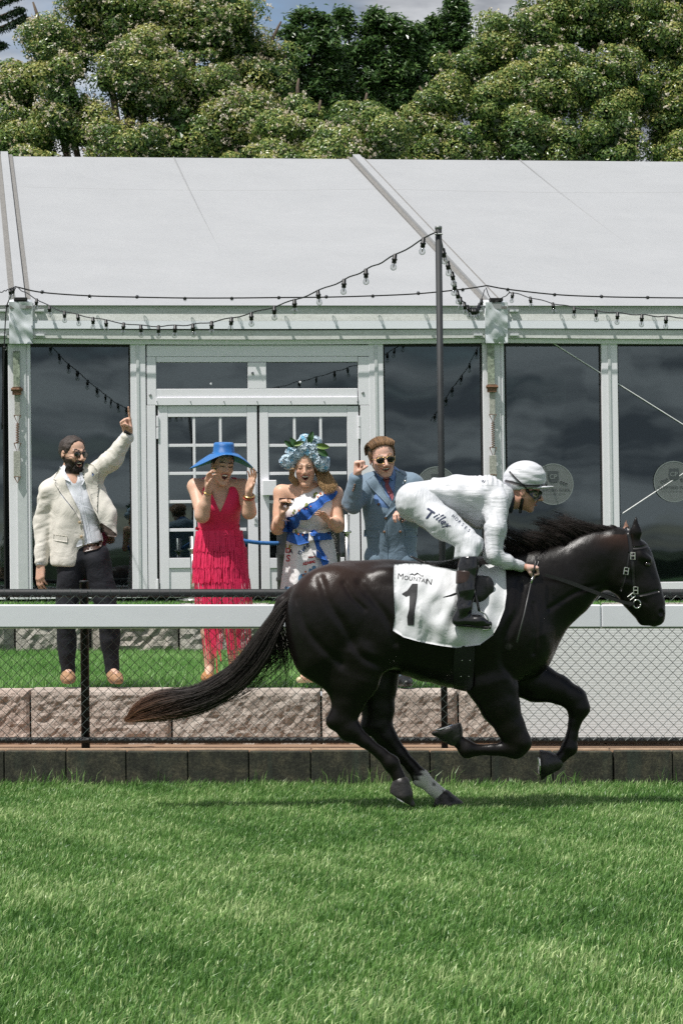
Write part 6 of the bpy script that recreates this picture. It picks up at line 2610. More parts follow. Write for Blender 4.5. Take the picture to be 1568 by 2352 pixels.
def fringe(name, zy0, zy1, zx, dy, rx, ry, n, flare=1.04, wid=.0055, jit=.12, sweep=0.0, seglen=7, gaps=0.0):
    r = np.random.default_rng(int(zy0))
    a = np.linspace(0, 2 * np.pi, n, endpoint=False) + r.normal(0, .012, n)
    a = a[(np.sin(a) < .35)]
    if gaps:
        a = a[r.uniform(0, 1, len(a)) > gaps]
    ph = r.normal(0, 1, len(a))
    end = 1 + r.normal(0, jit, len(a)) * .35
    V, F, k0 = [], [], 0
    for q, an in enumerate(a):
        for i in range(seglen):
            t = i / (seglen - 1)
            zy = zy0 + (zy1 - zy0) * t * end[q]
            c = B.p(zx + sweep * t, zy, dy)
            fl = 1 + (flare - 1) * t + .004 * r.normal()
            x = c[0] + rx * fl * math.cos(an + .03 * ph[q] * t)
            y = c[1] + ry * fl * math.sin(an) - .004
            tx, ty = -math.sin(an), math.cos(an) * ry / rx
            tw = .5 * ph[q] * t
            dx, dy2 = tx * math.cos(tw), ty * math.cos(tw) - .6 * math.sin(tw)
            V += [(x - dx * wid / 2, y - dy2 * wid / 2, c[2]), (x + dx * wid / 2, y + dy2 * wid / 2, c[2])]
        for i in range(seglen - 1):
            b0 = k0 + 2 * i
            F.append((b0, b0 + 1, b0 + 3, b0 + 2))
        k0 += 2 * seglen
    o = mesh_np(name, np.array(V), [np.array(F)], REDF, lady, False)
    o['kind'] = 'stuff'
    return o


fringe('fringe_tier', 925, 1105, 476, .035, .178, .138, 190, 1.10, .0075)
fringe('fringe_tier', 1070, 1245, 484, .05, .204, .158, 190, 1.05, .0080)
fringe('fringe_tier', 1215, 1375, 488, .05, .210, .160, 190, 1.04, .0080)
fringe('fringe_tier', 1340, 1700, 500, .05, .212, .160, 170, 1.06, .0080, .2, 26)
fringe('fringe_tier', 1350, 1985, 500, .05, .200, .150, 120, .92, .0080, .28, 50, 9, .15)
BLUEHAT = NT('blue_straw')
_v = BLUEHAT.coord((1, 1, 1))
_w = BLUEHAT.new('ShaderNodeTexWave', wave_type='BANDS', bands_direction='Z')
_w.inputs['Scale'].default_value = 62
_w.inputs['Distortion'].default_value = 0.6
BLUEHAT.link(_v, _w.inputs['Vector'])
BLUEHAT.set(Base_Color=BLUEHAT.ramp(_w.outputs['Fac'], [(0.2, (0.016, 0.115, 0.36)), (0.8, (0.035, 0.21, 0.56))]), Roughness=0.38, Normal=BLUEHAT.bump(_w.outputs['Fac'], 0.35, 0.004))
BLUEHAT = BLUEHAT.m
# hat: crown lathe with a wide drooping brim, in the head's frame
hatM = frame((0.30, -0.93, -0.10), (0.02, -0.10, 1))
hC = B.p(516, 245, -.08)
rings = []
for (r_, h_) in ((.002, .070), (.066, .070), (.075, .064), (.077, .050), (.081, .0), (.090, -.010)):
    rings.append(np.stack([hC + hatM @ np.array([r_ * math.cos(a), r_ * 1.08 * math.sin(a), h_]) for a in th]))
wx = np.array([1.0, 0, 0])
for q in np.linspace(.08, 1, 9):
    pts = []
    for a in th:
        ca, sa = math.cos(a), math.sin(a)
        # world-ish axes: x right, y back
        rx = .090 + (.262 - .090) * q
        ry = .095 + (.240 - .095) * q
        x, y = rx * ca, ry * sa
        if ca < 0:
            drop = -.105 * (abs(ca) ** 1.5) * q ** 1.2 - .010 * q
        else:
            drop = -.150 * (abs(ca) ** 1.8) * q ** 1.35 - .010 * q
        lift = ((-.060 + .095 * (ca + 1) / 2) if sa < 0 else -.03) * (abs(sa) ** 2) * q
        pts.append(hC + np.array([x, y, drop + lift - .010]))
    rings.append(np.array(pts))
hat = ring_loft('sun_hat', rings, BLUEHAT, lady, NA)
sm = hat.modifiers.new('thickness', 'SOLIDIFY')
sm.thickness = .004
ER = MB()
for (x, y, r_) in ((432, 385, .009), (434, 402, .011), (432, 430, .010)):
    pass
for i, (x, y, r_, mt) in enumerate(((432, 382, .009, GOLD), (434, 400, .012, GOLD), (432, 428, .0105, TEETH))):
    Field(.002).ell(B.p(x, y, -.165), (r_ * .9, r_ * .7, r_)).build('earring', .003, mt, lady, 1)
for (w_, e_, dr, rad, mt) in ((rw, re, .10, .034, GOLD), (lw, le, .22, .038, GOLD), (lw, le, .32, .040, simple('enamel_bangle', (.45, .10, .06), .3))):
    c = w_ * (1 - dr) + e_ * dr
    ax = (e_ - w_) / np.linalg.norm(e_ - w_)
    u_ = np.cross(ax, [0, 1, 0])
    u_ /= np.linalg.norm(u_)
    w2 = np.cross(ax, u_)
    MB().tube([c + rad * (math.cos(a) * u_ + math.sin(a) * w2) for a in np.linspace(0, 2 * math.pi, 20)], .004 if dr < .15 else .007, 6).build('bracelet', mt, lady, True)
shoe(lady, B.p(594, 2175, .05), B.p(566, 2205, -.11), B.p(596, 2140, .02), simple('tan_heel', (.42, .20, .07), .35), .042)
shoe(lady, B.p(385, 2175, .05), B.p(365, 2205, -.11), B.p(390, 2140, .02), simple('tan_heel', (.42, .20, .07), .35), .042)

# ---------------------------------------------------------------- woman with the hydrangea headpiece
Cc = Fig(595.8, 972.2, 0.26667, Y_CROWD)
cC, cH = Cc.p(392, 378, -.08), .255
cM = frame((-0.03, -0.985, -0.12), (-0.05, -0.10, 1))
sk3 = (0.72, 0.44, 0.31)
SK = Field(.03)
add_head(SK, cC, cM, cH, .85, .92, .85, .95, 1.0)
SK.cone(Cc.p(395, 480, -.03), Cc.p(400, 600, .0), .052, .064, .03)
SK.chain([Cc.p(410, 620, .02), Cc.p(425, 740, .0), Cc.p(430, 930, .03), Cc.p(435, 1120, .05)], [.120, .150, .140, .17], .05, (YA, .74))
for s_ in (-1, 1):
    SK.ell(Cc.p(428 + s_ * 78, 765, -.08), (.068, .066, .066), .05)
rs, re, rw = Cc.p(192, 600), Cc.p(158, 900, -.06), Cc.p(200, 800, -.24)
ls, le, lw = Cc.p(648, 610), Cc.p(672, 880, -.08), Cc.p(608, 842, -.26)
SK.cone(rs, ls, .060, .060, .05)
SK.chain([rs, re], [.058, .050], .03)
SK.chain([re, re * .5 + rw * .5, rw], [.050, .042, .028], .03)
SK.chain([ls, le], [.058, .050], .03)
SK.chain([le, le * .5 + lw * .5, lw], [.050, .042, .028], .03)
add_hand(SK, rw, Cc.p(196, 690, -.27) - rw, (.80, -.55, .1), .185, [(.6, .7, .4), (.7, .8, .4), (.8, .8, .4), (.9, .9, .4)], .05, (.5, .8, .3, .2), right=False)
add_hand(SK, lw, Cc.p(548, 792, -.33) - lw, (-.3, -.45, -.8), .180, [(.0, .15, .1), (.0, .15, .1), (.05, .2, .1), (.1, .2, .1)], .16, (.8, .2, .1, .1), right=True)
SK.chain([Cc.p(370, 1200, .04), Cc.p(370, 1650, .02), Cc.p(400, 2110, .05)], [.09, .06, .036], .04)
SK.chain([Cc.p(500, 1200, .04), Cc.p(505, 1650, .02), Cc.p(510, 2130, .05)], [.09, .06, .036], .04)
SK.cone(Cc.p(505, 2125, .04), Cc.p(440, 2195, -.04), .034, .028, .02)
SK.cone(Cc.p(400, 2125, .04), Cc.p(380, 2195, -.04), .034, .028, .02)
flora = SK.build('person', .006, SKIN, None, 1, None, lambda v: face_paint(v, cC, cM, cH, sk3, lip=(.54, .18, .16), brow=(.10, .06, .035), mouth=.85, smile=1, browh=.016, blush=.4))
tag(flora, 'laughing blonde woman in a one shouldered white and blue dress holding a coupe', 'person')
teeth(flora, cC, cM, cH, .85, 1.0)
BLON = m_hair('blonde_hair')
n, m = 4200, 12
paths, cols = [], []
hb_ = np.array([0.46, 0.30, 0.15])
for q in range(n):
    side = rng.choice((0, 1), p=(.30, .70))
    w = rng.uniform(0, 1)
    if side:
        zz = rng.uniform()
        pp = [(455 + 30 * w, 300 + 30 * w, -.03 + .12 * zz), (478 + 75 * w, 390 + 20 * rng.normal(), -.05 + .12 * zz), (500 + 105 * w, 450 + 12 * rng.normal(), -.08 + .08 * zz), (530 + 110 * w + rng.normal(0, 12), 520 + 12 * rng.normal(), -.12 + .06 * zz), (565 + 85 * w + rng.normal(0, 16), 590 - 40 * w + rng.normal(0, 18), -.13 + .05 * zz)]
    else:
        pp = [(310 - 20 * w, 310, .0 + .10 * rng.uniform()), (300 - 45 * w, 390, -.03), (305 - 50 * w, 440, -.05), (300 + 25 * rng.uniform() - 40 * w, 480, -.06), (310 + 40 * rng.uniform() - 20 * w, 512 + rng.normal(0, 12), -.07)]
    c = catmull([Cc.p(*x) for x in pp], m)
    c += (.010 * np.sin(np.linspace(0, 8, m) + 5 * w) * np.linspace(0, 1, m))[:, None] * np.array([1, .3, .2])
    paths.append(c)
    cols.append(np.tile(hb_ * rng.uniform(.45, 1.7), (m, 1)))
strands('hair', np.array(paths), np.tile(.0014 * (1 - .7 * np.linspace(0, 1, m) ** 2), (n, 1)), BLON, flora, 3, np.array(cols))
hair_cap(flora, cC, cM, cH, .015, [((0, .20, .30), (0, 1, -.4)), ((0, .05, .0), (0, .6, -1)), ((0, 0, -.30), (0, 0, -1))], (0.12, 0.065, 0.03), 'hair_crown')
# headpiece: hydrangea florets and leaves
hp_ = empty('flower_headpiece', Cc.p(390, 330, -.08), 'pale blue hydrangea headpiece with green leaves on the blonde woman\'s head', 'headpiece')
PETAL = attr_mat('hydrangea_petal', rough=.6, spec=.2)
V, F, colp = [], [], []
r = np.random.default_rng(5)
heads = [((250, 330), .060), ((300, 260), .066), ((370, 215), .070), ((395, 160), .055), ((450, 215), .068), ((480, 270), .060), ((530, 325), .062), ((420, 262), .052), ((545, 360), .048), ((225, 330), .042), ((345, 290), .048), ((480, 165), .045)]
k0 = 0
for (c2, R_) in heads:
    cc = Cc.p(*c2, -.115)
    hue = r.uniform(0, 1)
    for q in range(62):
        d = r.normal(size=3)
        d[1] = -abs(d[1]) if r.uniform() < .75 else d[1]
        d /= np.linalg.norm(d)
        o_ = cc + d * R_ * r.uniform(.85, 1.08)
        a_ = np.cross(d, r.normal(size=3))
        a_ /= np.linalg.norm(a_)
        b_ = np.cross(d, a_)
        base = np.array([.66, .75, .82]) * (1 - hue * .25) + np.array([.20, .45, .62]) * hue * .25
        cl = np.clip(base * r.uniform(.85, 1.15) + (np.array([-.34, -.16, -.04]) if r.uniform() < .16 else 0), .05, .9)
        s_ = r.uniform(.014, .020)
        for p4 in range(4):
            an = p4 * math.pi / 2 + r.uniform(-.15, .15)
            e1 = math.cos(an) * a_ + math.sin(an) * b_
            e2 = -math.sin(an) * a_ + math.cos(an) * b_
            V += [o_, o_ + e1 * s_ * .55 + e2 * s_ * .45 + d * .004, o_ + e1 * s_ * 1.05 + d * .002, o_ + e1 * s_ * .55 - e2 * s_ * .45 + d * .004]
            F.append((k0, k0 + 1, k0 + 2, k0 + 3))
            colp += [cl * .8, cl, cl * 1.08, cl]
            k0 += 4
o = mesh_np('florets', np.array(V), [np.array(F)], PETAL, hp_, False, {'col': np.array(colp)})
o['kind'] = 'stuff'
FB = Field(.02)
for (c2, R_) in heads:
    FB.ell(Cc.p(*c2, -.105), R_ * .86, .02)
FB.build('flower_base', .009, simple('flower_shadow', (.40, .52, .60), .8), hp_, 0)
LEAFM = [simple('headpiece_leaf', (.035, .10, .028), .4, var=.3, bump=.2), simple('headpiece_leaf_pale', (.15, .25, .045), .4, var=.3, bump=.2)]
for (a, b, w, mi) in (((290, 205), (212, 150), 44, 0), ((330, 210), (262, 122), 50, 0), ((285, 185), (380, 160), 42, 1), ((425, 175), (456, 70), 56, 0), ((480, 190), (604, 205), 52, 1), ((500, 225), (592, 282), 54, 0)):
    a, b = np.array(a, float), np.array(b, float)
    t = (b - a) / np.linalg.norm(b - a)
    nn = np.array([-t[1], t[0]])
    V, F = [], []
    K = 8
    for i in range(K + 1):
        s = i / K
        ww = w * .5 * math.sin(math.pi * min(1, s * .92 + .06)) ** .8
        c = a + (b - a) * s
        for j, sg in enumerate((-1, 0, 1)):
            q = c + nn * ww * sg
            V.append(Cc.p(q[0], q[1], -.175 - .015 * math.sin(s * 3) + (.012 if sg == 0 else 0)))
    for i in range(K):
        for j in (0, 1):
            F.append((i * 3 + j, i * 3 + j + 1, i * 3 + 4 + j, i * 3 + 3 + j))
    lf = MB().add(V, F).build('leaf', LEAFM[mi], hp_, True)
# dress
WDRESS = m_clothwhite('white_cotton', (0.80, 0.785, 0.79), .75, .4, 8)
BLUEC = m_clothwhite('blue_cotton', (0.016, 0.115, 0.46), .7, .3, 12)
DD = Field(.03)
DD.chain([Cc.p(420, 650, .02), Cc.p(428, 750, .0), Cc.p(430, 930, .03)], [.132, .166, .152], .05, (YA, .78))
for s_ in (-1, 1):
    DD.ell(Cc.p(428 + s_ * 78, 765, -.08), (.078, .078, .078), .05)
DD.cone(Cc.p(600, 575, .0), Cc.p(520, 700, -.03), .072, .10, .05)
v, f = DD.mesh(.007, 1, lambda v: .004 * fbm(v, 16, 3, 2) + folds(v, .005, 30, 3, (.1, 0, 1)))
v, f = cut_shell(v, f, Cc, [[(0, 300), (0, 760), (225, 770), (262, 690), (300, 655), (400, 600), (490, 515), (520, 400)]], Cc.Y + .3)
top = mesh_np('dress_bodice', v, [f], WDRESS, flora, True)
skirt = ring_loft('dress_skirt', [oval(Cc, 430, 930, .03, .156, .112), oval(Cc, 434, 1000, .04, .176, .130, .01), oval(Cc, 438, 1120, .05, .188, .150, .035, 8), oval(Cc, 440, 1300, .05, .200, .165, .06, 8, .2), oval(Cc, 438, 1450, .05, .212, .175, .075, 8, .35), oval(Cc, 470, 1800, .05, .185, .16, .08, 8, .5), oval(Cc, 505, 2085, .05, .150, .13, .09, 8, .6)], WDRESS, flora, NA)
db = bvh_of(top, skirt, flora)


def ruf(amp, fr, ph=0.0, tilt=.6):
    return lambda x, y: amp * (.9 + math.sin(x * fr + y * fr * tilt + ph) + .4 * math.sin(x * fr * 2.3 - y * fr + ph))


up_ = catmull([(x, y, 0) for x, y in ((640, 548), (560, 562), (545, 615), (500, 650), (440, 690), (350, 740), (320, 780), (240, 812), (215, 880))], 40)[:, :2]
lo_ = catmull([(x, y, 0) for x, y in ((676, 582), (620, 662), (560, 694), (530, 718), (480, 772), (420, 822), (335, 842), (345, 868), (262, 946), (196, 936))], 40)[:, :2]
lo_ = lo_ + np.stack([5 * np.sin(np.arange(40) * .55), 9 * np.sin(np.arange(40) * .62 + .8)], 1)
up_ = up_ + np.stack([4 * np.sin(np.arange(40) * 1.0), 8 * np.sin(np.arange(40) * .85)], 1)
rf = [tuple(x) for x in up_] + [tuple(x) for x in lo_]
drape('blue_ruffle', rf, [(i, i + 1, 41 + i, 40 + i) for i in range(39)], Cc.mp, db, BLUEC, top, .012, .006, 16, None, lambda x, y: .012 + .010 * math.sin((x - y) * .042) + .007 * math.sin((x - .6 * y) * .083 + 2))
sa = [(240, 945), (290, 940), (380, 948), (450, 940), (560, 945), (612, 932), (628, 1000), (560, 1005), (470, 1015), (340, 1048), (270, 1030), (232, 1012)]
sash = drape('blue_sash', sa, [tuple(range(len(sa)))], Cc.mp, db, BLUEC, skirt, .022, .006, 18, None, ruf(.007, .03))
wt_ = [(290, 915), (330, 905), (445, 935), (560, 912), (612, 905), (614, 930), (560, 945), (450, 945), (380, 950), (285, 945)]
drape('white_sash', wt_, [tuple(range(len(wt_)))], Cc.mp, db, WDRESS, skirt, .026, .006, 18, None, ruf(.004, .04))
sbv = bvh_of(sash, skirt)
for nm, poly, mt, lf_ in (('sash_tail', [(445, 930), (490, 925), (520, 960), (515, 1050), (560, 1120), (600, 1190), (560, 1262), (520, 1170), (490, 1080), (470, 1000)], BLUEC, .022),
                          ('sash_tail', [(425, 935), (455, 930), (465, 1000), (490, 1080), (540, 1130), (600, 1180), (500, 1165), (450, 1090), (420, 1010)], WDRESS, .036),
                          ('sash_tail', [(490, 1090), (540, 1130), (595, 1185), (520, 1165), (490, 1150)], BLUEC, .046),
                          ('sash_knot', [(440, 925), (470, 915), (490, 930), (480, 965), (450, 970), (432, 950)], BLUEC, .050)):
    drape(nm, poly, [tuple(range(len(poly)))], Cc.mp, sbv, mt, skirt, lf_, .008, 14, None, ruf(.006, .05))
# prints: lettering, blobs, figs
PR = {k_: simple('print_' + k_, c_, .75, var=.12) for k_, c_ in dict(red=(.45, .02, .03), navy=(.012, .05, .14), olive=(.27, .24, .03), sky=(.10, .22, .36), orange=(.50, .13, .03), green=(.18, .21, .05), plum=(.07, .01, .03), black=(.02, .02, .025)).items()}
fb = bvh_of(top, skirt)


def dt(ch, x, y, sz, ang, col, **kw):
    put_text(ch, x, y, sz, ang, Cc.mp, fb, PR[col], skirt, 'printed_letter', .004, None, **kw)


for ch, x, y, sz, an, co in (('U', 240, 1080, 52, .1, 'olive'), ('E', 264, 1088, 60, .1, 'olive'), ('D', 243, 1114, 58, .05, 'red'), ('A', 268, 1120, 50, .1, 'black'), ('S', 244, 1190, 80, .1, 'red'),
                             ('C', 352, 1128, 42, -.5, 'navy'), ('H', 374, 1112, 42, -.55, 'navy'), ('A', 394, 1092, 42, -.6, 'navy'), ('N', 408, 1076, 42, -.6, 'navy'), ('S', 424, 1060, 42, -.6, 'navy'),
                             ('A', 385, 1222, 32, -.25, 'red'), ('Z', 403, 1217, 32, -.25, 'red'), ('A', 421, 1212, 32, -.22, 'red'), ('B', 440, 1208, 32, -.2, 'red'), ('A', 457, 1204, 32, -.2, 'red'), ('C', 474, 1200, 32, -.2, 'red')):
    dt(ch, x, y, sz, an, co, bold=1.4)


def blob(name, pts, col, bv=fb, par=None, lift=.004):
    c = catmull(np.c_[np.array(pts + [pts[0]], float), np.zeros(len(pts) + 1)], len(pts) * 4)[:-1, :2]
    drape(name, [tuple(x) for x in c], [tuple(range(len(c)))], Cc.mp, bv, PR[col], par or skirt, lift, 0, 20, smooth=False)


blob('printed_shape', [(418, 1145), (440, 1152), (470, 1146), (482, 1150), (455, 1158), (436, 1160), (420, 1155)], 'red')
blob('printed_cloud', [(332, 1340), (345, 1305), (385, 1295), (420, 1285), (428, 1250), (450, 1255), (455, 1232), (480, 1230), (492, 1260), (494, 1300), (440, 1310), (410, 1350), (370, 1368), (340, 1360)], 'sky')
blob('printed_cloud', [(215, 1430), (225, 1405), (260, 1410), (290, 1400), (320, 1385), (345, 1390), (330, 1420), (290, 1440), (230, 1450)], 'sky')
for (x, y) in ((395, 1280), (376, 1312), (268, 1420), (320, 1408)):
    blob('printed_fig', [(x - 8, y), (x, y - 12), (x + 9, y - 2), (x + 3, y + 11)], 'orange', lift=.006)
rb = bvh_of(*[o for o in flora.children_recursive if o.name.startswith(('blue_', 'white_', 'dress_', 'sash'))])
for (x, y, r_, co) in ((540, 545, 13, 'green'), (545, 572, 11, 'green'), (475, 612, 14, 'green'), (490, 600, 10, 'green'), (470, 630, 10, 'green'), (405, 700, 15, 'green'), (395, 715, 10, 'green'), (385, 735, 10, 'plum'), (408, 738, 6, 'orange'),
                       (525, 606, 10, 'orange'), (500, 632, 8, 'orange'), (565, 600, 9, 'orange'), (340, 752, 9, 'orange'), (290, 772, 12, 'green'), (300, 750, 9, 'green'), (275, 795, 7, 'plum'), (312, 928, 12, 'green'), (335, 955, 9, 'orange'), (372, 962, 9, 'orange'), (318, 945, 8, 'green'), (440, 715, 7, 'orange'), (605, 920, 8, 'green'), (595, 948, 8, 'plum')):
    blob('printed_fruit', [(x - r_, y), (x, y - r_ * 1.2), (x + r_, y), (x + r_ * .2, y + r_)], co, rb, top, .005)
shoe(flora, Cc.p(500, 2185, .04), Cc.p(350, 2212, -.04), Cc.p(498, 2160, .02), simple('cream_heel', (.56, .49, .30), .4), .042)
shoe(flora, Cc.p(420, 2190, .06), Cc.p(395, 2212, -.02), Cc.p(420, 2160, .05), simple('cream_heel', (.56, .49, .30), .4), .040)


def m_crystal():
    t = NT('glass_crystal')
    t.b.inputs['Base Color'].default_value = (1, 1, 1, 1)
    t.b.inputs['Roughness'].default_value = 0.02
    t.b.inputs['Transmission Weight'].default_value = 1.0
    t.b.inputs['IOR'].default_value = 1.35
    return t.m


CRYSTAL = m_crystal()
WINE = simple('sparkling_wine', (.62, .56, .33), .1)


def coupe(base, up, label, h=.150, r_=.050):
    g = empty('coupe_glass', base, label, 'glass', 'champagne coupes held by the crowd')
    A3 = frame(np.cross(np.array(up, float), [1, 0, 0]) * -1, up)
    o = MB().lathe([(.034, 0), (.034, .002), (.006, .008), (.0035, .02), (.0035, h * .55), (.010, h * .60), (r_ * .75, h * .70), (r_, h * .86), (r_ * .99, h), (r_ * .96, h), (r_ * .96, h * .86), (r_ * .70, h * .72), (.006, h * .63)], base, 20, A3).build('bowl_and_stem', CRYSTAL, g, True)
    MB().lathe([(.010, h * .645), (r_ * .66, h * .735), (r_ * .82, h * .80), (r_ * .80, h * .802), (.001, h * .804)], base, 18, A3).build('wine', WINE, g, True)
    return g


coupe(Cc.p(228, 842, -.30), (0.04, 0, 1), 'champagne coupe in the blonde woman\'s hand', .170, .058)

# ---------------------------------------------------------------- man in the blue suit
D = Fig(765.2, 978.4, 0.16, Y_CROWD)
dC, dH = D.p(705, 462, -.10), .285
dM = frame((0.20, -0.96, -0.16), (-0.12, -0.10, 1))
sk4 = (0.74, 0.45, 0.35)
SK = Field(.03)
add_head(SK, dC, dM, dH, .22, .98, 1.0, 1.05, 1.0)
SK.cone(D.p(745, 660, .0), D.p(760, 860, .03), .064, .075, .03)
SK.chain([D.p(790, 900, .03), D.p(820, 1200, .02), D.p(830, 1550, .04), D.p(830, 1900, .05)], [.145, .155, .150, .155], .05, (YA, .70))
rs, re, rw = D.p(480, 870, .0), D.p(255, 1130, -.10), D.p(338, 715, -.20)
ls, le, lw = D.p(1140, 860, .0), D.p(1210, 1270, -.04), D.p(1050, 1255, -.22)
SK.cone(rs, ls, .06, .06, .05)
SK.chain([rs, re, rw], [.055, .044, .030], .03)
SK.chain([ls, le, lw], [.055, .044, .030], .03)
add_hand(SK, rw, D.p(352, 560, -.21) - rw, (.8, -.5, .0), .205, [(1.35, 1.5, .9)] * 4, .02, (.35, 1.0, .6, .5), right=False)
add_hand(SK, lw, D.p(960, 1240, -.27) - lw, (-.15, -.35, -.9), .195, [(.7, .8, .4)] * 4, .05, (.5, .8, .3, .2), right=True)
hipR, ankR = D.p(690, 1950, .04), D.p(640, 3560, .05)
hipL, ankL = D.p(960, 1950, .04), D.p(1010, 3560, .05)
SK.chain([hipR, hipR * .5 + ankR * .5, ankR], [.08, .055, .035], .04)
SK.chain([hipL, hipL * .5 + ankL * .5, ankL], [.08, .055, .035], .04)
suit = SK.build('person', .006, SKIN, None, 1, None, lambda v: face_paint(v, dC, dM, dH, sk4, lip=(.45, .16, .13), brow=(.22, .12, .06), eyes=False, mouth=.22, smile=1, blush=.35))
tag(suit, 'smiling man in a blue double breasted suit and sunglasses raising his fist', 'person')
teeth(suit, dC, dM, dH, .22, 1.0)
sunglasses(suit, dC, dM, dH, .120, .088, GOLD)


def slick(v):
    q = (v - dC) @ dM / dH
    return .005 * np.sin(q[:, 0] * 62 + 6 * q[:, 1] + 3 * np.sin(q[:, 2] * 9)) + .006 * fbm(v, 40, 3, 2)


hair_cap(suit, dC, dM, dH, .040, [((0, .17, .30), (0, 1, -.42)), ((0, .05, .0), (0, .42, -1)), ((0, 0, -.22), (0, 0, -1)), ((.24, .20, .28), (.7, 1, -.1)), ((-.24, .20, .28), (-.7, 1, -.1))], (0.115, 0.062, 0.030), disp=slick, rough=.38)
n, m = 1300, 9
paths, cols = [], []
for q in range(n):
    s = rng.uniform(-.30, .30)
    lf = rng.uniform(.0, .05)
    r0 = np.array([s, .24 - 1.1 * s * s + rng.normal(0, .02), .40 - 1.1 * s * s])
    pp = [r0, r0 + [s * .14, -.05, .07 + lf], [s * 1.25, -.10, .53 + lf - 1.9 * s * s], [s * 1.32, -.30, .42 - 1.6 * s * s], [s * 1.2, -.44, .15 - s * s]]
    pp = [dC + dM @ (np.array(x) * dH) for x in pp]
    paths.append(catmull(pp, m) + rng.normal(0, .002, (1, 3)))
    cols.append(np.tile(np.array([.22, .125, .06]) * rng.uniform(.35, 1.7), (m, 1)))
strands('hair_strands', np.array(paths), np.tile(.0015 * (1 - .6 * np.linspace(0, 1, m)), (n, 1)), BLON, suit, 3, np.array(cols))
SH = Field(.03)
SH.chain([D.p(790, 880, .02), D.p(815, 1100, .0), D.p(825, 1300, .02)], [.152, .165, .16], .05, (YA, .72))
SH.cone(D.p(560, 850, .01), D.p(1050, 850, .01), .07, .07, .05)
SH.cone(D.p(752, 700, .01), D.p(765, 830, .03), .088, .11, .03)
v, f = SH.mesh(.007, 1, lambda v: .003 * fbm(v, 18, 3, 2))
v, f = cut_shell(v, f, D, [[(640, 500), (620, 640), (720, 755), (790, 760), (870, 620), (900, 500)]], D.Y + .03)
shirt = mesh_np('shirt', v, [f], BLUESHIRT, suit, True)
sb_ = bvh_of(shirt, suit)
for poly in ([(608, 640), (640, 690), (720, 745), (682, 788), (640, 730), (600, 665)], [(862, 618), (850, 690), (800, 742), (862, 782), (900, 700), (890, 630)]):
    drape('shirt_collar', poly, [tuple(range(len(poly)))], D.mp, sb_, BLUESHIRT, shirt, .012, .007, 30)
ti = [(712, 748), (800, 738), (806, 790), (790, 830), (850, 940), (868, 1010), (845, 1075), (780, 950), (740, 860), (748, 810), (722, 790)]
drape('necktie', ti, [tuple(range(len(ti)))], D.mp, sb_, TIE, suit, .016, .008, 30)
wc = [(690, 790), (720, 900), (770, 1000), (838, 1080), (800, 1160), (700, 1050), (640, 900)]
drape('waistcoat', wc, [tuple(range(len(wc)))], D.mp, sb_, BLUESUIT, suit, .010, .008, 30)
JA = Field(.035)
JA.chain([D.p(790, 900, .03), D.p(825, 1200, .02), D.p(828, 1500, .03), D.p(830, 1930, .05)], [.172, .188, .184, .190], .05, (YA, .74))
JA.cone(D.p(520, 850, .01), D.p(1110, 830, .01), .078, .078, .06)
JA.chain([rs, re], [.084, .066], .05)
JA.chain([re, D.p(325, 760, -.19)], [.064, .052], .03)
JA.chain([ls, le, D.p(1080, 1258, -.19)], [.084, .070, .055], .05)
JA.half(D.p(830, 1965), (0, 0, -1), .004)


def da_disp(v):
    q = D.proj(v)
    return .006 * fbm(v, 13, 9, 2) + folds(v, .007, 36, 8, (.8, 0, -.5)) * sstep(470, 380, q[:, 0]) + folds(v, .005, 22, 11, (.5, 0, 1))


v, f = JA.mesh(.0075, 1, da_disp)
v, f = cut_shell(v, f, D, [[(590, 500), (590, 690), (640, 820), (720, 1000), (830, 1130), (850, 1050), (880, 900), (905, 750), (900, 500)]], D.Y + .06)
jack = mesh_np('suit_jacket', v, [f], BLUESUIT, suit, True)
jbv = bvh_of(jack, shirt)
for poly in ([(596, 650), (590, 700), (465, 785), (530, 880), (660, 1010), (810, 1160), (838, 1085), (740, 960), (660, 830), (615, 720)],
             [(862, 600), (905, 690), (880, 900), (850, 1060), (735, 1310), (770, 1300), (880, 1180), (1000, 1010), (985, 880), (1050, 720), (960, 660)]):
    drape('lapel', poly, [tuple(range(len(poly)))], D.mp, jbv, BLUESUIT, jack, .011, .008, 34)
fe = [(735, 1310), (752, 1318), (765, 1600), (785, 1965), (772, 1965), (752, 1600), (730, 1330)]
drape('front_edge', fe, [tuple(range(len(fe)))], D.mp, jbv, BLUESUIT, jack, .005, .006, 34)
for poly in ([(440, 1490), (662, 1492), (650, 1598), (436, 1590)], [(1035, 1500), (1180, 1500), (1215, 1590), (1040, 1606)]):
    drape('pocket_flap', poly, [tuple(range(4))], D.mp, jbv, BLUESUIT, jack, .006, .006, 34)
BUTD = simple('dark_horn_button', (.16, .085, .045), .3)
for (x, y) in ((648, 1124), (752, 1324), (958, 1330), (732, 1522), (962, 1520), (282, 930), (293, 905), (301, 875), (307, 845)):
    hit = jbv.ray_cast(Vector(CAM), Vector(ray(*D.mp(x, y))).normalized())[0]
    if hit:
        rr = .011 if x > 400 else .008
        Field(.002).ell(np.array(hit) + np.array([0, -.006, 0]), (rr, .005, rr)).build('button', .003, BUTD, jack, 0)
psq = [(1020, 970), (1050, 880), (1085, 870), (1100, 895), (1060, 940)]
drape('pocket_square', psq, [tuple(range(5))], D.mp, jbv, simple('pink_square', (.50, .10, .15), .6, var=.5, scale=80), jack, .014, .004, 30)
hit = jbv.ray_cast(Vector(CAM), Vector(ray(*D.mp(1032, 792))).normalized())[0]
if hit:
    Field(.003).ell(np.array(hit) + np.array([0, -.018, 0]), (.012, .005, .009)).build('lapel_pin', .003, STEEL, jack, 0)
ax = (rw - re) / np.linalg.norm(rw - re)
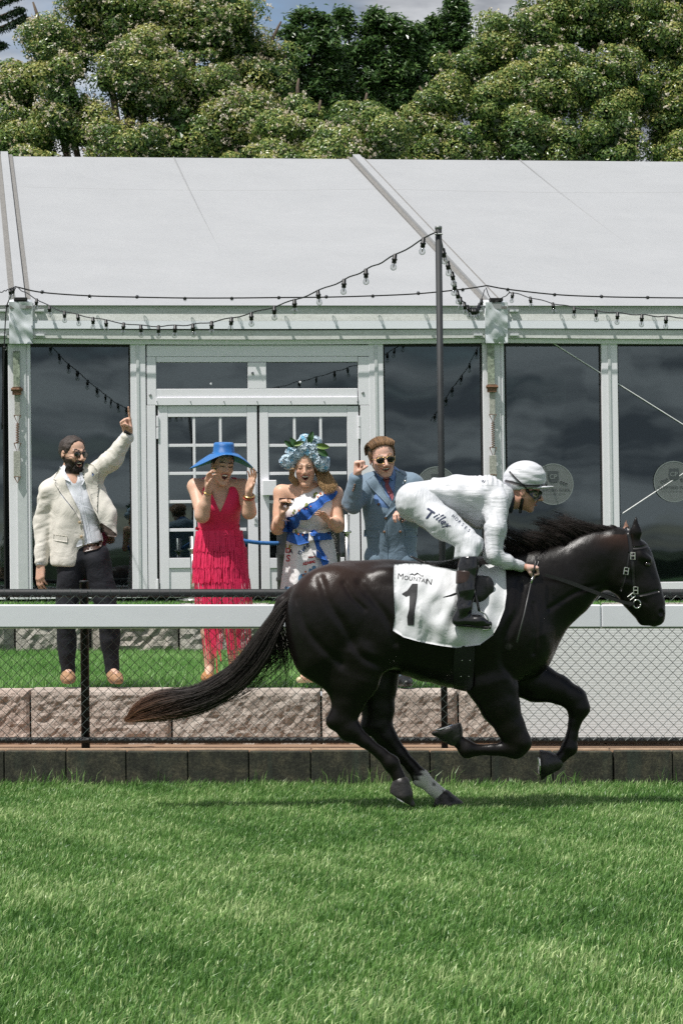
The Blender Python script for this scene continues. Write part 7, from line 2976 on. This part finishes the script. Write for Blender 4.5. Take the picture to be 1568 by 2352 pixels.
MB().tube([rw - ax * .035, rw + ax * .008], [.046, .042], 14).build('shirt_cuff', BLUESHIRT, shirt, True)
TR = Field(.04)
TR.cone(D.p(700, 1880, .05), D.p(950, 1880, .05), .13, .13, .05, (YA, .8))
TR.chain([hipR, hipR * .5 + ankR * .5, ankR], [.112, .084, .066], .05)
TR.chain([hipL, hipL * .5 + ankL * .5, ankL], [.112, .084, .066], .05)
TR.build('trousers', .010, BLUESUIT, suit, 1, lambda v: folds(v, .006, 26, 6, (1, 0, .3)))
for (a_, dx) in ((ankR, -.02), (ankL, .02)):
    shoe(suit, a_ + np.array([0, .03, -.055]), a_ + np.array([dx, -.16, -.065]), a_, LEATHER, .050)
coupe(D.p(1005, 1375, -.32), (-0.10, 0, 1), 'champagne coupe held by the man in the blue suit', .165, .054)
# ================================================================ TREES BEHIND THE MARQUEE
def m_leaf(name, stops, rough=.32, spec=.5, trans=.2):
    t = NT(name)
    a = t.attr('tint')
    c = t.ramp(a.outputs['Fac'], stops)
    t.set(Base_Color=c, Roughness=rough)
    t.b.inputs['Specular IOR Level'].default_value = spec
    tr = t.new('ShaderNodeBsdfTranslucent')
    t.link(c, tr.inputs['Color'])
    mx = t.new('ShaderNodeMixShader')
    mx.inputs[0].default_value = trans
    t.link(t.b.outputs[0], mx.inputs[1])
    t.link(tr.outputs[0], mx.inputs[2])
    t.link(mx.outputs[0], t.out.inputs['Surface'])
    return t.m


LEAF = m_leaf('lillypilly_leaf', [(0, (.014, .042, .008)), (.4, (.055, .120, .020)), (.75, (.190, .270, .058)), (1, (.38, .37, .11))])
LEAF2 = m_leaf('dark_tree_leaf', [(0, (.024, .062, .018)), (.5, (.070, .145, .036)), (1, (.17, .26, .07))])
PINE = m_leaf('pine_needle', [(0, (.012, .030, .014)), (1, (.04, .07, .03))], .6, .2, .05)
BLOSSOM = m_leaf('cream_blossom', [(0, (.56, .47, .34)), (.6, (.76, .68, .54)), (1, (.85, .80, .70))], .8, .1, .3)
BARK = simple('grey_bark', (.10, .075, .055), .95, var=.4, scale=12, bump=.6, bscale=30)


def quads(name, c, n, sz, asp, mat, parent, tint, bend=0.25):
    """leaf-shaped faces at c with normals n"""
    k = len(c)
    r = rng.normal(size=(k, 3))
    u = np.cross(n, r)
    u /= np.linalg.norm(u, axis=1, keepdims=True) + 1e-9
    w = np.cross(n, u)
    sz = sz[:, None]
    V = np.stack([c - u * sz * .5, c + w * sz * asp * .5 + n * sz * bend * .3, c + u * sz * .5, c - w * sz * asp * .5 + n * sz * bend * .3], 1).reshape(-1, 3)
    b = np.arange(k) * 4
    o = mesh_np(name, V, [np.stack([b, b + 1, b + 2, b + 3], 1)], mat, parent, False, {'tint': np.repeat(np.clip(tint, 0, 1), 4)})
    o['kind'] = 'stuff'
    return o


def blob_tree(name, blobs, Y, base_px, label, leaves, blossoms, mat=LEAF, leafsz=(.055, .085), clump_r=(.18, .42), seed=1, group=None, flower_sz=.056):
    """blobs: (px, py, r_px, dy); crown of leaf clumps carried on limbs"""
    r = np.random.default_rng(seed)
    t = empty(name, at(*base_px, Y) * np.array([1, 1, 0]) + np.array([0, 0, Z_TERR]), label, 'tree', group)
    sc = Y / FPX
    C, Rb = [], []
    for (px, py, rp, dy) in blobs:
        C.append(at(px, py, Y + dy))
        Rb.append(rp * sc)
    # break each mass into several uneven lobes
    C2, R2 = [], []
    for c_, q_ in zip(C, Rb):
        C2.append(c_)
        R2.append(q_ * .74)
        for _ in range(5):
            dv = r.normal(size=3) * np.array([1, .8, 1])
            dv /= np.linalg.norm(dv)
            C2.append(c_ + dv * q_ * r.uniform(.45, .95))
            R2.append(q_ * r.uniform(.26, .48))
    limbs = C
    C, Rb = np.array(C2), np.array(R2)
    area = Rb ** 2
    # clumps over the big blobs, facing the open side
    ncl = int(area.sum() * 4 * math.pi * .62 / (.36 ** 2))
    bi = r.choice(len(C), ncl, p=area / area.sum())
    d = r.normal(size=(ncl, 3))
    d[:, 1] -= .55
    d[:, 2] += .15
    d /= np.linalg.norm(d, axis=1, keepdims=True)
    cc = C[bi] + d * Rb[bi][:, None] * r.uniform(.70, 1.12, ncl)[:, None]
    cr = r.uniform(*clump_r, ncl)
    # drop clumps buried in other blobs
    dist = np.min([np.linalg.norm(cc - C[j], axis=1) / Rb[j] + (bi == j) * 9 for j in range(len(C))], 0) if len(C) > 1 else np.full(ncl, 9)
    k = dist > .60
    cc, cr = cc[k], cr[k]
    fl = r.uniform(0, 1, len(cc))                   # how much each clump flowers
    wgt = cr ** 2
    ci = r.choice(len(cc), leaves, p=wgt / wgt.sum())
    dd = r.normal(size=(leaves, 3))
    dd[:, 2] += .45
    dd[:, 1] -= .35
    dd /= np.linalg.norm(dd, axis=1, keepdims=True)
    rad = cr[ci] * r.uniform(.62, 1.06, leaves) ** .5
    pos = cc[ci] + dd * rad[:, None] * np.array([1, 1, .85])
    nn = dd + r.normal(0, .33, (leaves, 3))
    nn /= np.linalg.norm(nn, axis=1, keepdims=True)
    young = (rad / cr[ci] > .93) * r.uniform(0, .45, leaves)
    cv = r.normal(0, .16, len(cc))
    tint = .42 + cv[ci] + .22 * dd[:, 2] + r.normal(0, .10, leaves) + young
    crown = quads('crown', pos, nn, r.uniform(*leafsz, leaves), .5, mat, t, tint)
    if blossoms:
        pw = wgt * np.clip(fl - .25, 0, 1) ** 1.3
        nb = blossoms
        bi2 = r.choice(len(cc), nb, p=pw / pw.sum())
        e = r.normal(size=(nb, 3))
        e[:, 2] += .35
        e[:, 1] -= .5
        e /= np.linalg.norm(e, axis=1, keepdims=True)
        bp = cc[bi2] + e * (cr[bi2] * r.uniform(.9, 1.1, nb))[:, None]
        K = 6
        pp = (bp[:, None, :] + r.normal(0, flower_sz * .38, (nb, K, 3))).reshape(-1, 3)
        n2 = r.normal(size=(nb * K, 3))
        n2[:, 1] -= .8
        n2 /= np.linalg.norm(n2, axis=1, keepdims=True)
        quads('blossoms', pp, n2, r.uniform(.5, 1.0, nb * K) * flower_sz, .9, BLOSSOM, t, np.repeat(r.uniform(.1, .9, nb), K) + r.normal(0, .15, nb * K))
    # inner foliage fills each mass, tinted dark as shade and added to block light
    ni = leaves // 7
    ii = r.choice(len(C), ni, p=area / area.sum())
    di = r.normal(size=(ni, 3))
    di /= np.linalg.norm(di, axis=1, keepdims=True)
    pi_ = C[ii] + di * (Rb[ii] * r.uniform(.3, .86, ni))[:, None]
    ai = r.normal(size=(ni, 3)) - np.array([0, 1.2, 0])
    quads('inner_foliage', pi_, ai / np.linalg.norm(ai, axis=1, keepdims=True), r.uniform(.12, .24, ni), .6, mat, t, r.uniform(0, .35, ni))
    # trunk and limbs
    b0 = at(*base_px, Y) * np.array([1, 1, 0]) + np.array([0, 0, Z_TERR - .1])
    top = C.mean(0)
    fork = b0 + (top - b0) * .45
    MB().tube(catmull([b0, (b0 + fork) / 2 + np.array([.1, 0, 0]), fork], 8), np.linspace(.26, .18, 8), 10).build('trunk', BARK, t, True)
    for q_ in limbs:
        mid = (fork + q_) / 2 + r.normal(0, .25, 3)
        MB().tube(catmull([fork, mid, q_, q_ + (q_ - fork) * .12], 8), np.linspace(.12, .02, 8), 7).build('limb', BARK, t, True)
    return t


blob_tree('flowering_tree', [(50, 330, 105, 1), (40, 215, 75, 1.5), (150, 140, 85, 1), (160, 270, 100, 0), (235, 60, 100, 1.5), (350, 40, 105, 1.2), (470, 60, 105, 1.2), (545, 100, 70, 1.5), (330, 190, 105, 0), (470, 215, 105, .6), (420, 330, 90, -.3), (290, 350, 90, -.6),
                             (560, 290, 80, 0), (570, 190, 60, 1.2), (610, 130, 50, 1.6), (620, 200, 50, 1.2), (100, 90, 55, 1.6), (-90, 300, 110, 1), (70, 420, 105, -.6), (300, -60, 100, 2), (450, -50, 90, 2.2), (590, 250, 45, 1)], 55, (280, 700),
          'broad flowering tree rising behind the left half of the marquee roof', 200000, 5200, seed=3, group='flowering trees behind the marquee')
blob_tree('flowering_tree', [(1000, 265, 70, 0), (1060, 190, 65, .8), (1140, 120, 75, .8), (1240, 70, 95, 1), (1370, 50, 105, 1), (1500, 70, 105, 1), (1140, 270, 95, -.2), (1270, 210, 100, 0), (1410, 210, 100, .2), (1560, 230, 110, .4), (1050, 350, 85, -.5),
                             (1230, 350, 95, -.6), (1400, 350, 95, -.4), (1550, 380, 95, 0), (960, 330, 60, -.2), (1310, -50, 80, 2), (1450, -50, 80, 2), (1700, 220, 120, 1), (900, 390, 60, -.4)], 55.5, (1330, 700),
          'broad flowering tree rising behind the right half of the marquee roof', 200000, 2300, seed=8, group='flowering trees behind the marquee')
blob_tree('flowering_shrub', [(560, 400, 60, 0), (640, 330, 62, .4), (735, 300, 62, .6), (830, 285, 60, .8), (760, 380, 75, -.2), (660, 410, 70, -.4), (880, 350, 60, .2), (690, 255, 36, 1)], 53, (720, 760),
          'lower flowering shrub between the two big trees above the roof ridge', 74000, 1500, seed=14)


def layered_tree(px, tops, Y, label, seed, leaves):
    """tree with flat tiers of drooping leaves on an upright leader"""
    r = np.random.default_rng(seed)
    base = at(px, 700, Y)
    t = empty('layered_tree', base * np.array([1, 1, 0]) + np.array([0, 0, Z_TERR]), label, 'tree', 'layered dark trees beyond the shrubs')
    P, N, T_ = [], [], []
    lead = MB()
    for (x, y0, y1, w) in tops:
        lead.tube([at(x, y1 + 60, Y), at(x + 3, (y0 + y1) / 2, Y), at(x, y0, Y)], [.09, .05, .015], 6)
        ntier = max(3, int((y1 - y0) / 26))
        for q in range(ntier):
            s = (q + .3) / ntier
            yy = y0 + (y1 - y0) * s + r.normal(0, 6)
            nb_off = r.uniform(-.25, .25) * w
            rad = w * (.30 + .80 * s ** .6) * r.uniform(.75, 1.25)
            nb = 7
            for b in range(nb):
                an = r.uniform(0, 2 * math.pi)
                L = rad * r.uniform(.6, 1.1) * Y / FPX
                k = int(leaves / (len(tops) * ntier * nb))
                tt = r.uniform(.15, 1, k)
                c = at(x + nb_off, yy, Y)
                px_ = c[0] + math.cos(an) * L * tt + r.normal(0, .07, k)
                py_ = c[1] + math.sin(an) * L * tt + r.normal(0, .07, k)
                pz_ = c[2] + L * .22 * tt - .34 * L * tt ** 2 + r.normal(0, .10, k) - .04
                P.append(np.stack([px_, py_, pz_], 1))
                nv = r.normal(0, .5, (k, 3))
                nv[:, 2] += 1
                nv[:, 1] -= .5
                N.append(nv / np.linalg.norm(nv, axis=1, keepdims=True))
                T_.append(.45 + r.normal(0, .2, k))
                tagp = np.stack([c, c + np.array([math.cos(an) * L, math.sin(an) * L, -.05 * L])])
                lead.tube(tagp, [.018, .006], 4)
    P, N, T_ = map(np.concatenate, (P, N, T_))
    quads('crown', P, N, r.uniform(.10, .18, len(P)), .40, LEAF2, t, T_, .5)
    lead.tube([base * np.array([1, 1, 0]) + np.array([0, 0, Z_TERR]), at(px, 250, Y)], [.2, .1], 8)
    lead.build('trunk', BARK, t)
    return t


layered_tree(720, [(668, 62, 260, 75), (712, 22, 260, 85), (640, 110, 260, 60), (755, 66, 250, 55)], 64, 'dark layered tree left of the gap in the sky', 21, 24000)
layered_tree(840, [(800, 34, 260, 75), (855, 18, 260, 85), (912, 40, 250, 75), (880, 90, 280, 80), (950, 70, 230, 45)], 65, 'widest dark layered tree in the middle above the shrubs', 22, 32000)
layered_tree(1030, [(985, 42, 150, 52), (1052, 10, 140, 58), (1010, 90, 220, 70)], 66, 'small dark layered tree beside the right flowering tree', 23, 13000)
layered_tree(1510, [(1480, 5, 120, 70), (1545, -20, 120, 80)], 62, 'dark tree top showing above the right flowering tree', 24, 9000)

# Norfolk pine reaching in at the top left
pine = empty('pine_tree', at(-160, 700, 75) * np.array([1, 1, 0]) + np.array([0, 0, Z_TERR]), 'pine tree whose drooping branches reach into the top left corner', 'tree')
P, N, T_ = [], [], []
lead = MB()
lead.tube([at(-160, 700, 75) * np.array([1, 1, 0]) + np.array([0, 0, Z_TERR]), at(-150, -200, 75)], [.35, .12], 8)
for (pts) in ([(-150, 20), (-60, 18), (0, 2), (40, -14)], [(-150, 60), (-60, 52), (-10, 40), (30, 24), (46, 16)], [(-150, 90), (-60, 78), (0, 62), (34, 46), (55, 34)], [(-150, 130), (-60, 122), (-20, 108), (4, 96)], [(-150, -30), (-60, -40), (20, -60)]):
    c = catmull([at(a, b, 75) for a, b in pts], 40)
    lead.tube(c, np.linspace(.06, .02, 40), 5)
    for q in range(8, 40):
        k = 26
        o_ = rng.normal(0, 1, (k, 3)) * np.array([.03, .06, .025])
        down = rng.uniform(0, 1, k)
        p = c[q] + o_ + np.stack([down * .16, np.zeros(k), -.10 * down], 1)
        P.append(p)
        nv = rng.normal(0, 1, (k, 3))
        N.append(nv / np.linalg.norm(nv, axis=1, keepdims=True))
        T_.append(rng.uniform(0, 1, k))
P, N, T_ = map(np.concatenate, (P, N, T_))
quads('crown', P, N, rng.uniform(.10, .18, len(P)), .22, PINE, pine, T_)
lead.build('trunk', BARK, pine)

# far tree line on the other side of the track (seen only as a dark edge in the glass)
far = MB()
V, F = [], []
for i, a in enumerate(np.linspace(R(200), R(340), 120)):
    rr = 260 + 20 * math.sin(i * .7)
    hgt = 3.4 + 1.2 * mnoise.noise(Vector((i * .21, 0, 0))) + 1.5 * mnoise.noise(Vector((i * .8, 3, 0)))
    for (dr, h_) in ((0, -1), (3, hgt * .7), (10, hgt), (22, hgt * .8), (30, -1)):
        V.append((rr * math.cos(a) + dr * math.cos(a), rr * math.sin(a) + dr * math.sin(a), h_))
for i in range(119):
    for j in range(4):
        b = i * 5 + j
        F.append((b, b + 1, b + 6, b + 5))
tag(far.add(V, F).build('distant_woodland', simple('woodland_green', (.03, .05, .02), .95, var=.5, scale=.3), None, False), 'distant line of woodland across the far side of the course', 'woodland', kind='stuff')

# ================================================================ POLE AND FESTOON LIGHTS
pole_b, pole_t = at(1021, 1722, Y_FENCE + .06), at(1006.5, 522, Y_FENCE + .06)
POLEM = simple('dark_grey_pole', (.018, .021, .023), .65, var=.25, scale=14)
pole = empty('light_pole', pole_b, 'tall dark pole at the fence carrying the festoon lights behind the jockey', 'pole')
MB().tube([pole_b - np.array([0, 0, .05]), pole_t], .0245, 14).build('shaft', POLEM, pole, True)
MB().lathe([(.026, 0), (.026, .02), (.020, .024)], pole_t - np.array([0, 0, .012]), 14).build('cap', BOLT, pole, True)
MB().tube([pole_t + np.array([-.03, -.03, -.05]), pole_t + np.array([.03, -.03, -.05])], .006, 6).build('hook', BOLT, pole)
CABLE = simple('black_cable', (.010, .010, .010), .5)
SOCK = simple('black_socket', (.012, .012, .012), .45)


def m_bulb():
    t = NT('clear_bulb')
    gl = t.new('ShaderNodeBsdfGlossy')
    gl.inputs['Roughness'].default_value = .03
    tr = t.new('ShaderNodeBsdfTransparent')
    tr.inputs['Color'].default_value = (.90, .91, .91, 1)
    lw_ = t.new('ShaderNodeLayerWeight')
    lw_.inputs['Blend'].default_value = .45
    mx = t.new('ShaderNodeMixShader')
    t.link(lw_.outputs['Facing'], mx.inputs[0])
    t.link(tr.outputs[0], mx.inputs[1])
    t.link(gl.outputs[0], mx.inputs[2])
    t.link(mx.outputs[0], t.out.inputs['Surface'])
    return t.m


BULB = m_bulb()
FIL = simple('bulb_filament', (.35, .33, .30), .4, .4)


def proto(mb, name, mat):
    o = mb.build(name, mat, None, True)
    me = o.data
    bpy.data.objects.remove(o)
    return me


ME_SOCK = proto(MB().lathe([(.010, .012), (.018, .006), (.020, -.030), (.026, -.034), (.026, -.046), (.020, -.050), (.022, -.075)], (0, 0, 0), 12), 'socket', SOCK)
ME_GLOBE = proto(MB().lathe([(.014, -.076), (.020, -.086), (.029, -.104), (.030, -.116), (.024, -.134), (.010, -.143), (.001, -.144)], (0, 0, 0), 14), 'globe', BULB)
ME_FIL = proto(MB().lathe([(.004, -.078), (.007, -.100), (.003, -.118)], (0, 0, 0), 6), 'filament', FIL)


def festoon(label, px, depths, bulbs, hang=True, scale=.82, group='festoon light strings', r_=.0055, twist=True):
    """px: control points; bulbs: list of t in 0..1 along the control index"""
    P = [at(a, b, d) for (a, b), d in zip(px, depths)]
    n = 90
    c = catmull(P, n)
    th_ = empty('festoon_lights', c[n // 2], label, 'string lights', group)
    cc = c.copy()
    if twist:
        cc[:, 2] += .006 * np.sin(np.arange(n) * 1.1)
    MB().tube(cc, r_, 6).build('cable', CABLE, th_, True)
    for t in bulbs:
        i = t * (n - 1)
        p = c[min(int(i), n - 2)] + (c[min(int(i), n - 2) + 1] - c[min(int(i), n - 2)]) * (i - int(i))
        rot = (0, random.uniform(-.15, .15), 0) if hang else (R(90) + random.uniform(-.2, .2), random.uniform(-.2, .2), 0)
        s = bpy.data.objects.new('socket', ME_SOCK)
        g = bpy.data.objects.new('globe', ME_GLOBE)
        fl = bpy.data.objects.new('filament', ME_FIL)
        for o in (s, g, fl):
            COL.objects.link(o)
        s.parent = th_
        s.location = p
        s.rotation_euler = rot
        s.scale = (scale,) * 3
        g.parent = s
        fl.parent = s
    return th_


def tby(px, xs, axis=0):
    """t of given pixel x's along control points"""
    a = np.array([p[axis] for p in px], float)
    t = np.linspace(0, 1, len(px))
    o = np.argsort(a)
    return [float(np.interp(x, a[o], t[o])) for x in xs]


def dep(px, d0, d1):
    L = np.r_[0, np.cumsum([math.hypot(px[i + 1][0] - px[i][0], px[i + 1][1] - px[i][1]) for i in range(len(px) - 1)])]
    s = L / L[-1]
    # perspective-correct interpolation
    return list(1 / (1 / d0 + (1 / d1 - 1 / d0) * s))


Yl, Ym = T(u_c[1], -.25, 0)[1], T(u_c[2], -.25, 0)[1]
pa = [(36, 658), (64, 675), (128, 709), (211, 729), (320, 747), (410, 747), (486, 739), (576, 719), (672, 690), (768, 652), (838, 620), (902, 588), (1003, 531)]
festoon('festoon light string sagging from the left marquee column up to the dark pole', pa, dep(pa, Yl, Y_FENCE + .02), tby(pa, [88, 115, 150, 181, 214, 245, 284, 323, 362, 402, 442, 486, 533, 577, 630, 676, 728, 788, 840, 908, 974]))
pb_ = [(1008, 530), (1020, 580), (1040, 631), (1052, 674), (1072, 701), (1090, 708), (1102, 695), (1113, 664)]
festoon('short festoon light string dropping from the pole back to the middle column', pb_, dep(pb_, Y_FENCE + .1, Ym), [.12, .2, .27, .34, .41, .47, .53, .58, .63, .68, .72, .76, .8, .84, .9])
pc = [(36, 658), (96, 671), (205, 679), (314, 682), (424, 684), (532, 684), (640, 683), (749, 682), (856, 679), (961, 674), (1060, 664), (1115, 656)]
dc = [T(tp(a, 690, -.22)[0], -.24, 0)[1] for a, b in pc]
festoon('thin festoon cable with bare globes along the left eave', pc, dc, tby(pc, [96, 205, 314, 424, 532, 640, 749, 856, 961, 1062]), False, .75, r_=.0085, twist=False)
pd = [(1115, 655), (1166, 664), (1274, 676), (1382, 681), (1488, 683), (1600, 684), (1720, 684)]
festoon('thin festoon cable with bare globes along the right eave', pd, [T(tp(a, 690, -.22)[0], -.24, 0)[1] for a, b in pd], tby(pd, [1166, 1274, 1382, 1488, 1600]), False, .75, r_=.0085, twist=False)
pe = [(1115, 660), (1128, 690), (1140, 692), (1168, 674), (1177, 672), (1269, 696), (1368, 713), (1474, 723), (1568, 729), (1700, 733)]
festoon('festoon light string running from the middle column to the right edge', pe, [Ym, Ym, Ym, Ym - .1, Ym - .2, Ym - 1.6, Ym - 3.2, Ym - 4.8, Ym - 6, Ym - 7.5], tby(pe[4:], [1177, 1223, 1269, 1319, 1368, 1418, 1474, 1531, 1590, 1650]) if False else [x * 5 / 9 + 4 / 9 for x in tby(pe[4:], [1177, 1223, 1269, 1319, 1368, 1418, 1474, 1531, 1590, 1650])])
pf = [(36, 660), (20, 690), (14, 715), (10, 790), (8, 870), (6, 980)]
festoon('festoon cable hanging down the left marquee column', pf, [Yl - .02] * 6, [.32, .62], False, .75, r_=.007, twist=False)
pg = [(36, 658), (10, 668), (-60, 690), (-140, 706)]
festoon('festoon light string leaving the left edge of the picture', pg, dep(pg, Yl, 26), [.1, .2, .5, .8])

# ================================================================ THINGS ON THE TERRACE
DRUM = simple('black_drum', (.016, .016, .015), .45, var=.3, bump=.1)
dr = at(710, 1386, 29.95)
drum = empty('steel_drum', dr, 'black ribbed steel drum standing behind the blonde woman', 'drum')
rd, hd = 73 * 29.95 / FPX, (1386 - 1216) * 29.95 / FPX
prof = [(rd * .985, 0), (rd, .012), (rd, .02)]
for q in (.33, .66):
    prof += [(rd, hd * q - .03), (rd * 1.035, hd * q - .012), (rd * 1.035, hd * q + .012), (rd, hd * q + .03)]
prof += [(rd, hd - .02), (rd * 1.02, hd - .01), (rd * 1.02, hd), (rd * .97, hd), (rd * .97, hd - .015)]
MB().lathe(prof, dr, 40).build('shell', DRUM, drum, True)
ROPE = simple('blue_rope', (.03, .14, .38), .75, var=.3, scale=60, bump=.5, bscale=120)
posts = {}
for (px, pt, lab) in ((444, 1232, 'polished stanchion behind the woman in red'), (798, 1182, 'polished stanchion between the blonde woman and the man in the suit')):
    b = at(px, 1380, 29.8)
    h_ = (1380 - pt) * 29.8 / FPX
    s_ = empty('stanchion', b, lab, 'stanchion', 'rope stanchions at the marquee door')
    MB().lathe([(.15, 0), (.15, .015), (.06, .03), (.03, .04)], b, 24).build('base', STEEL, s_, True)
    MB().lathe([(.029, .03), (.029, h_ * .78)], b, 16).build('tube', STEEL, s_, True)
    MB().lathe([(.034, h_ * .78), (.050, h_ * .79), (.050, h_ * .81), (.030, h_ * .82), (.036, h_)], b, 16).build('collar', STEEL, s_, True)
    posts[px] = b + np.array([0, 0, h_ * .80])
rp_ = [posts[444], at(500, 1233, 29.75), at(566, 1243, 29.75), at(600, 1247, 29.8), at(646, 1248, 29.85)]
c = catmull(rp_, 160)
mb = MB()
for k in range(3):
    ph = 2 * math.pi * k / 3
    tws = np.arange(160) * .9 + ph
    mb.tube(c + np.stack([np.zeros(160), .011 * np.cos(tws), .011 * np.sin(tws)], 1), .0125, 6)
tag(mb.build('barrier_rope', ROPE, None, True), 'twisted blue barrier rope hanging from the stanchion to the black drum', 'rope')
# ================================================================ finish: seat parents at their base
for o in list(bpy.data.objects):
    if o.type == 'EMPTY' and '_loc' in o:
        loc = Vector(o['_loc'])
        o.location = loc
        for ch in o.children:
            ch.matrix_parent_inverse = Matrix.Translation(-loc)
        del o['_loc']
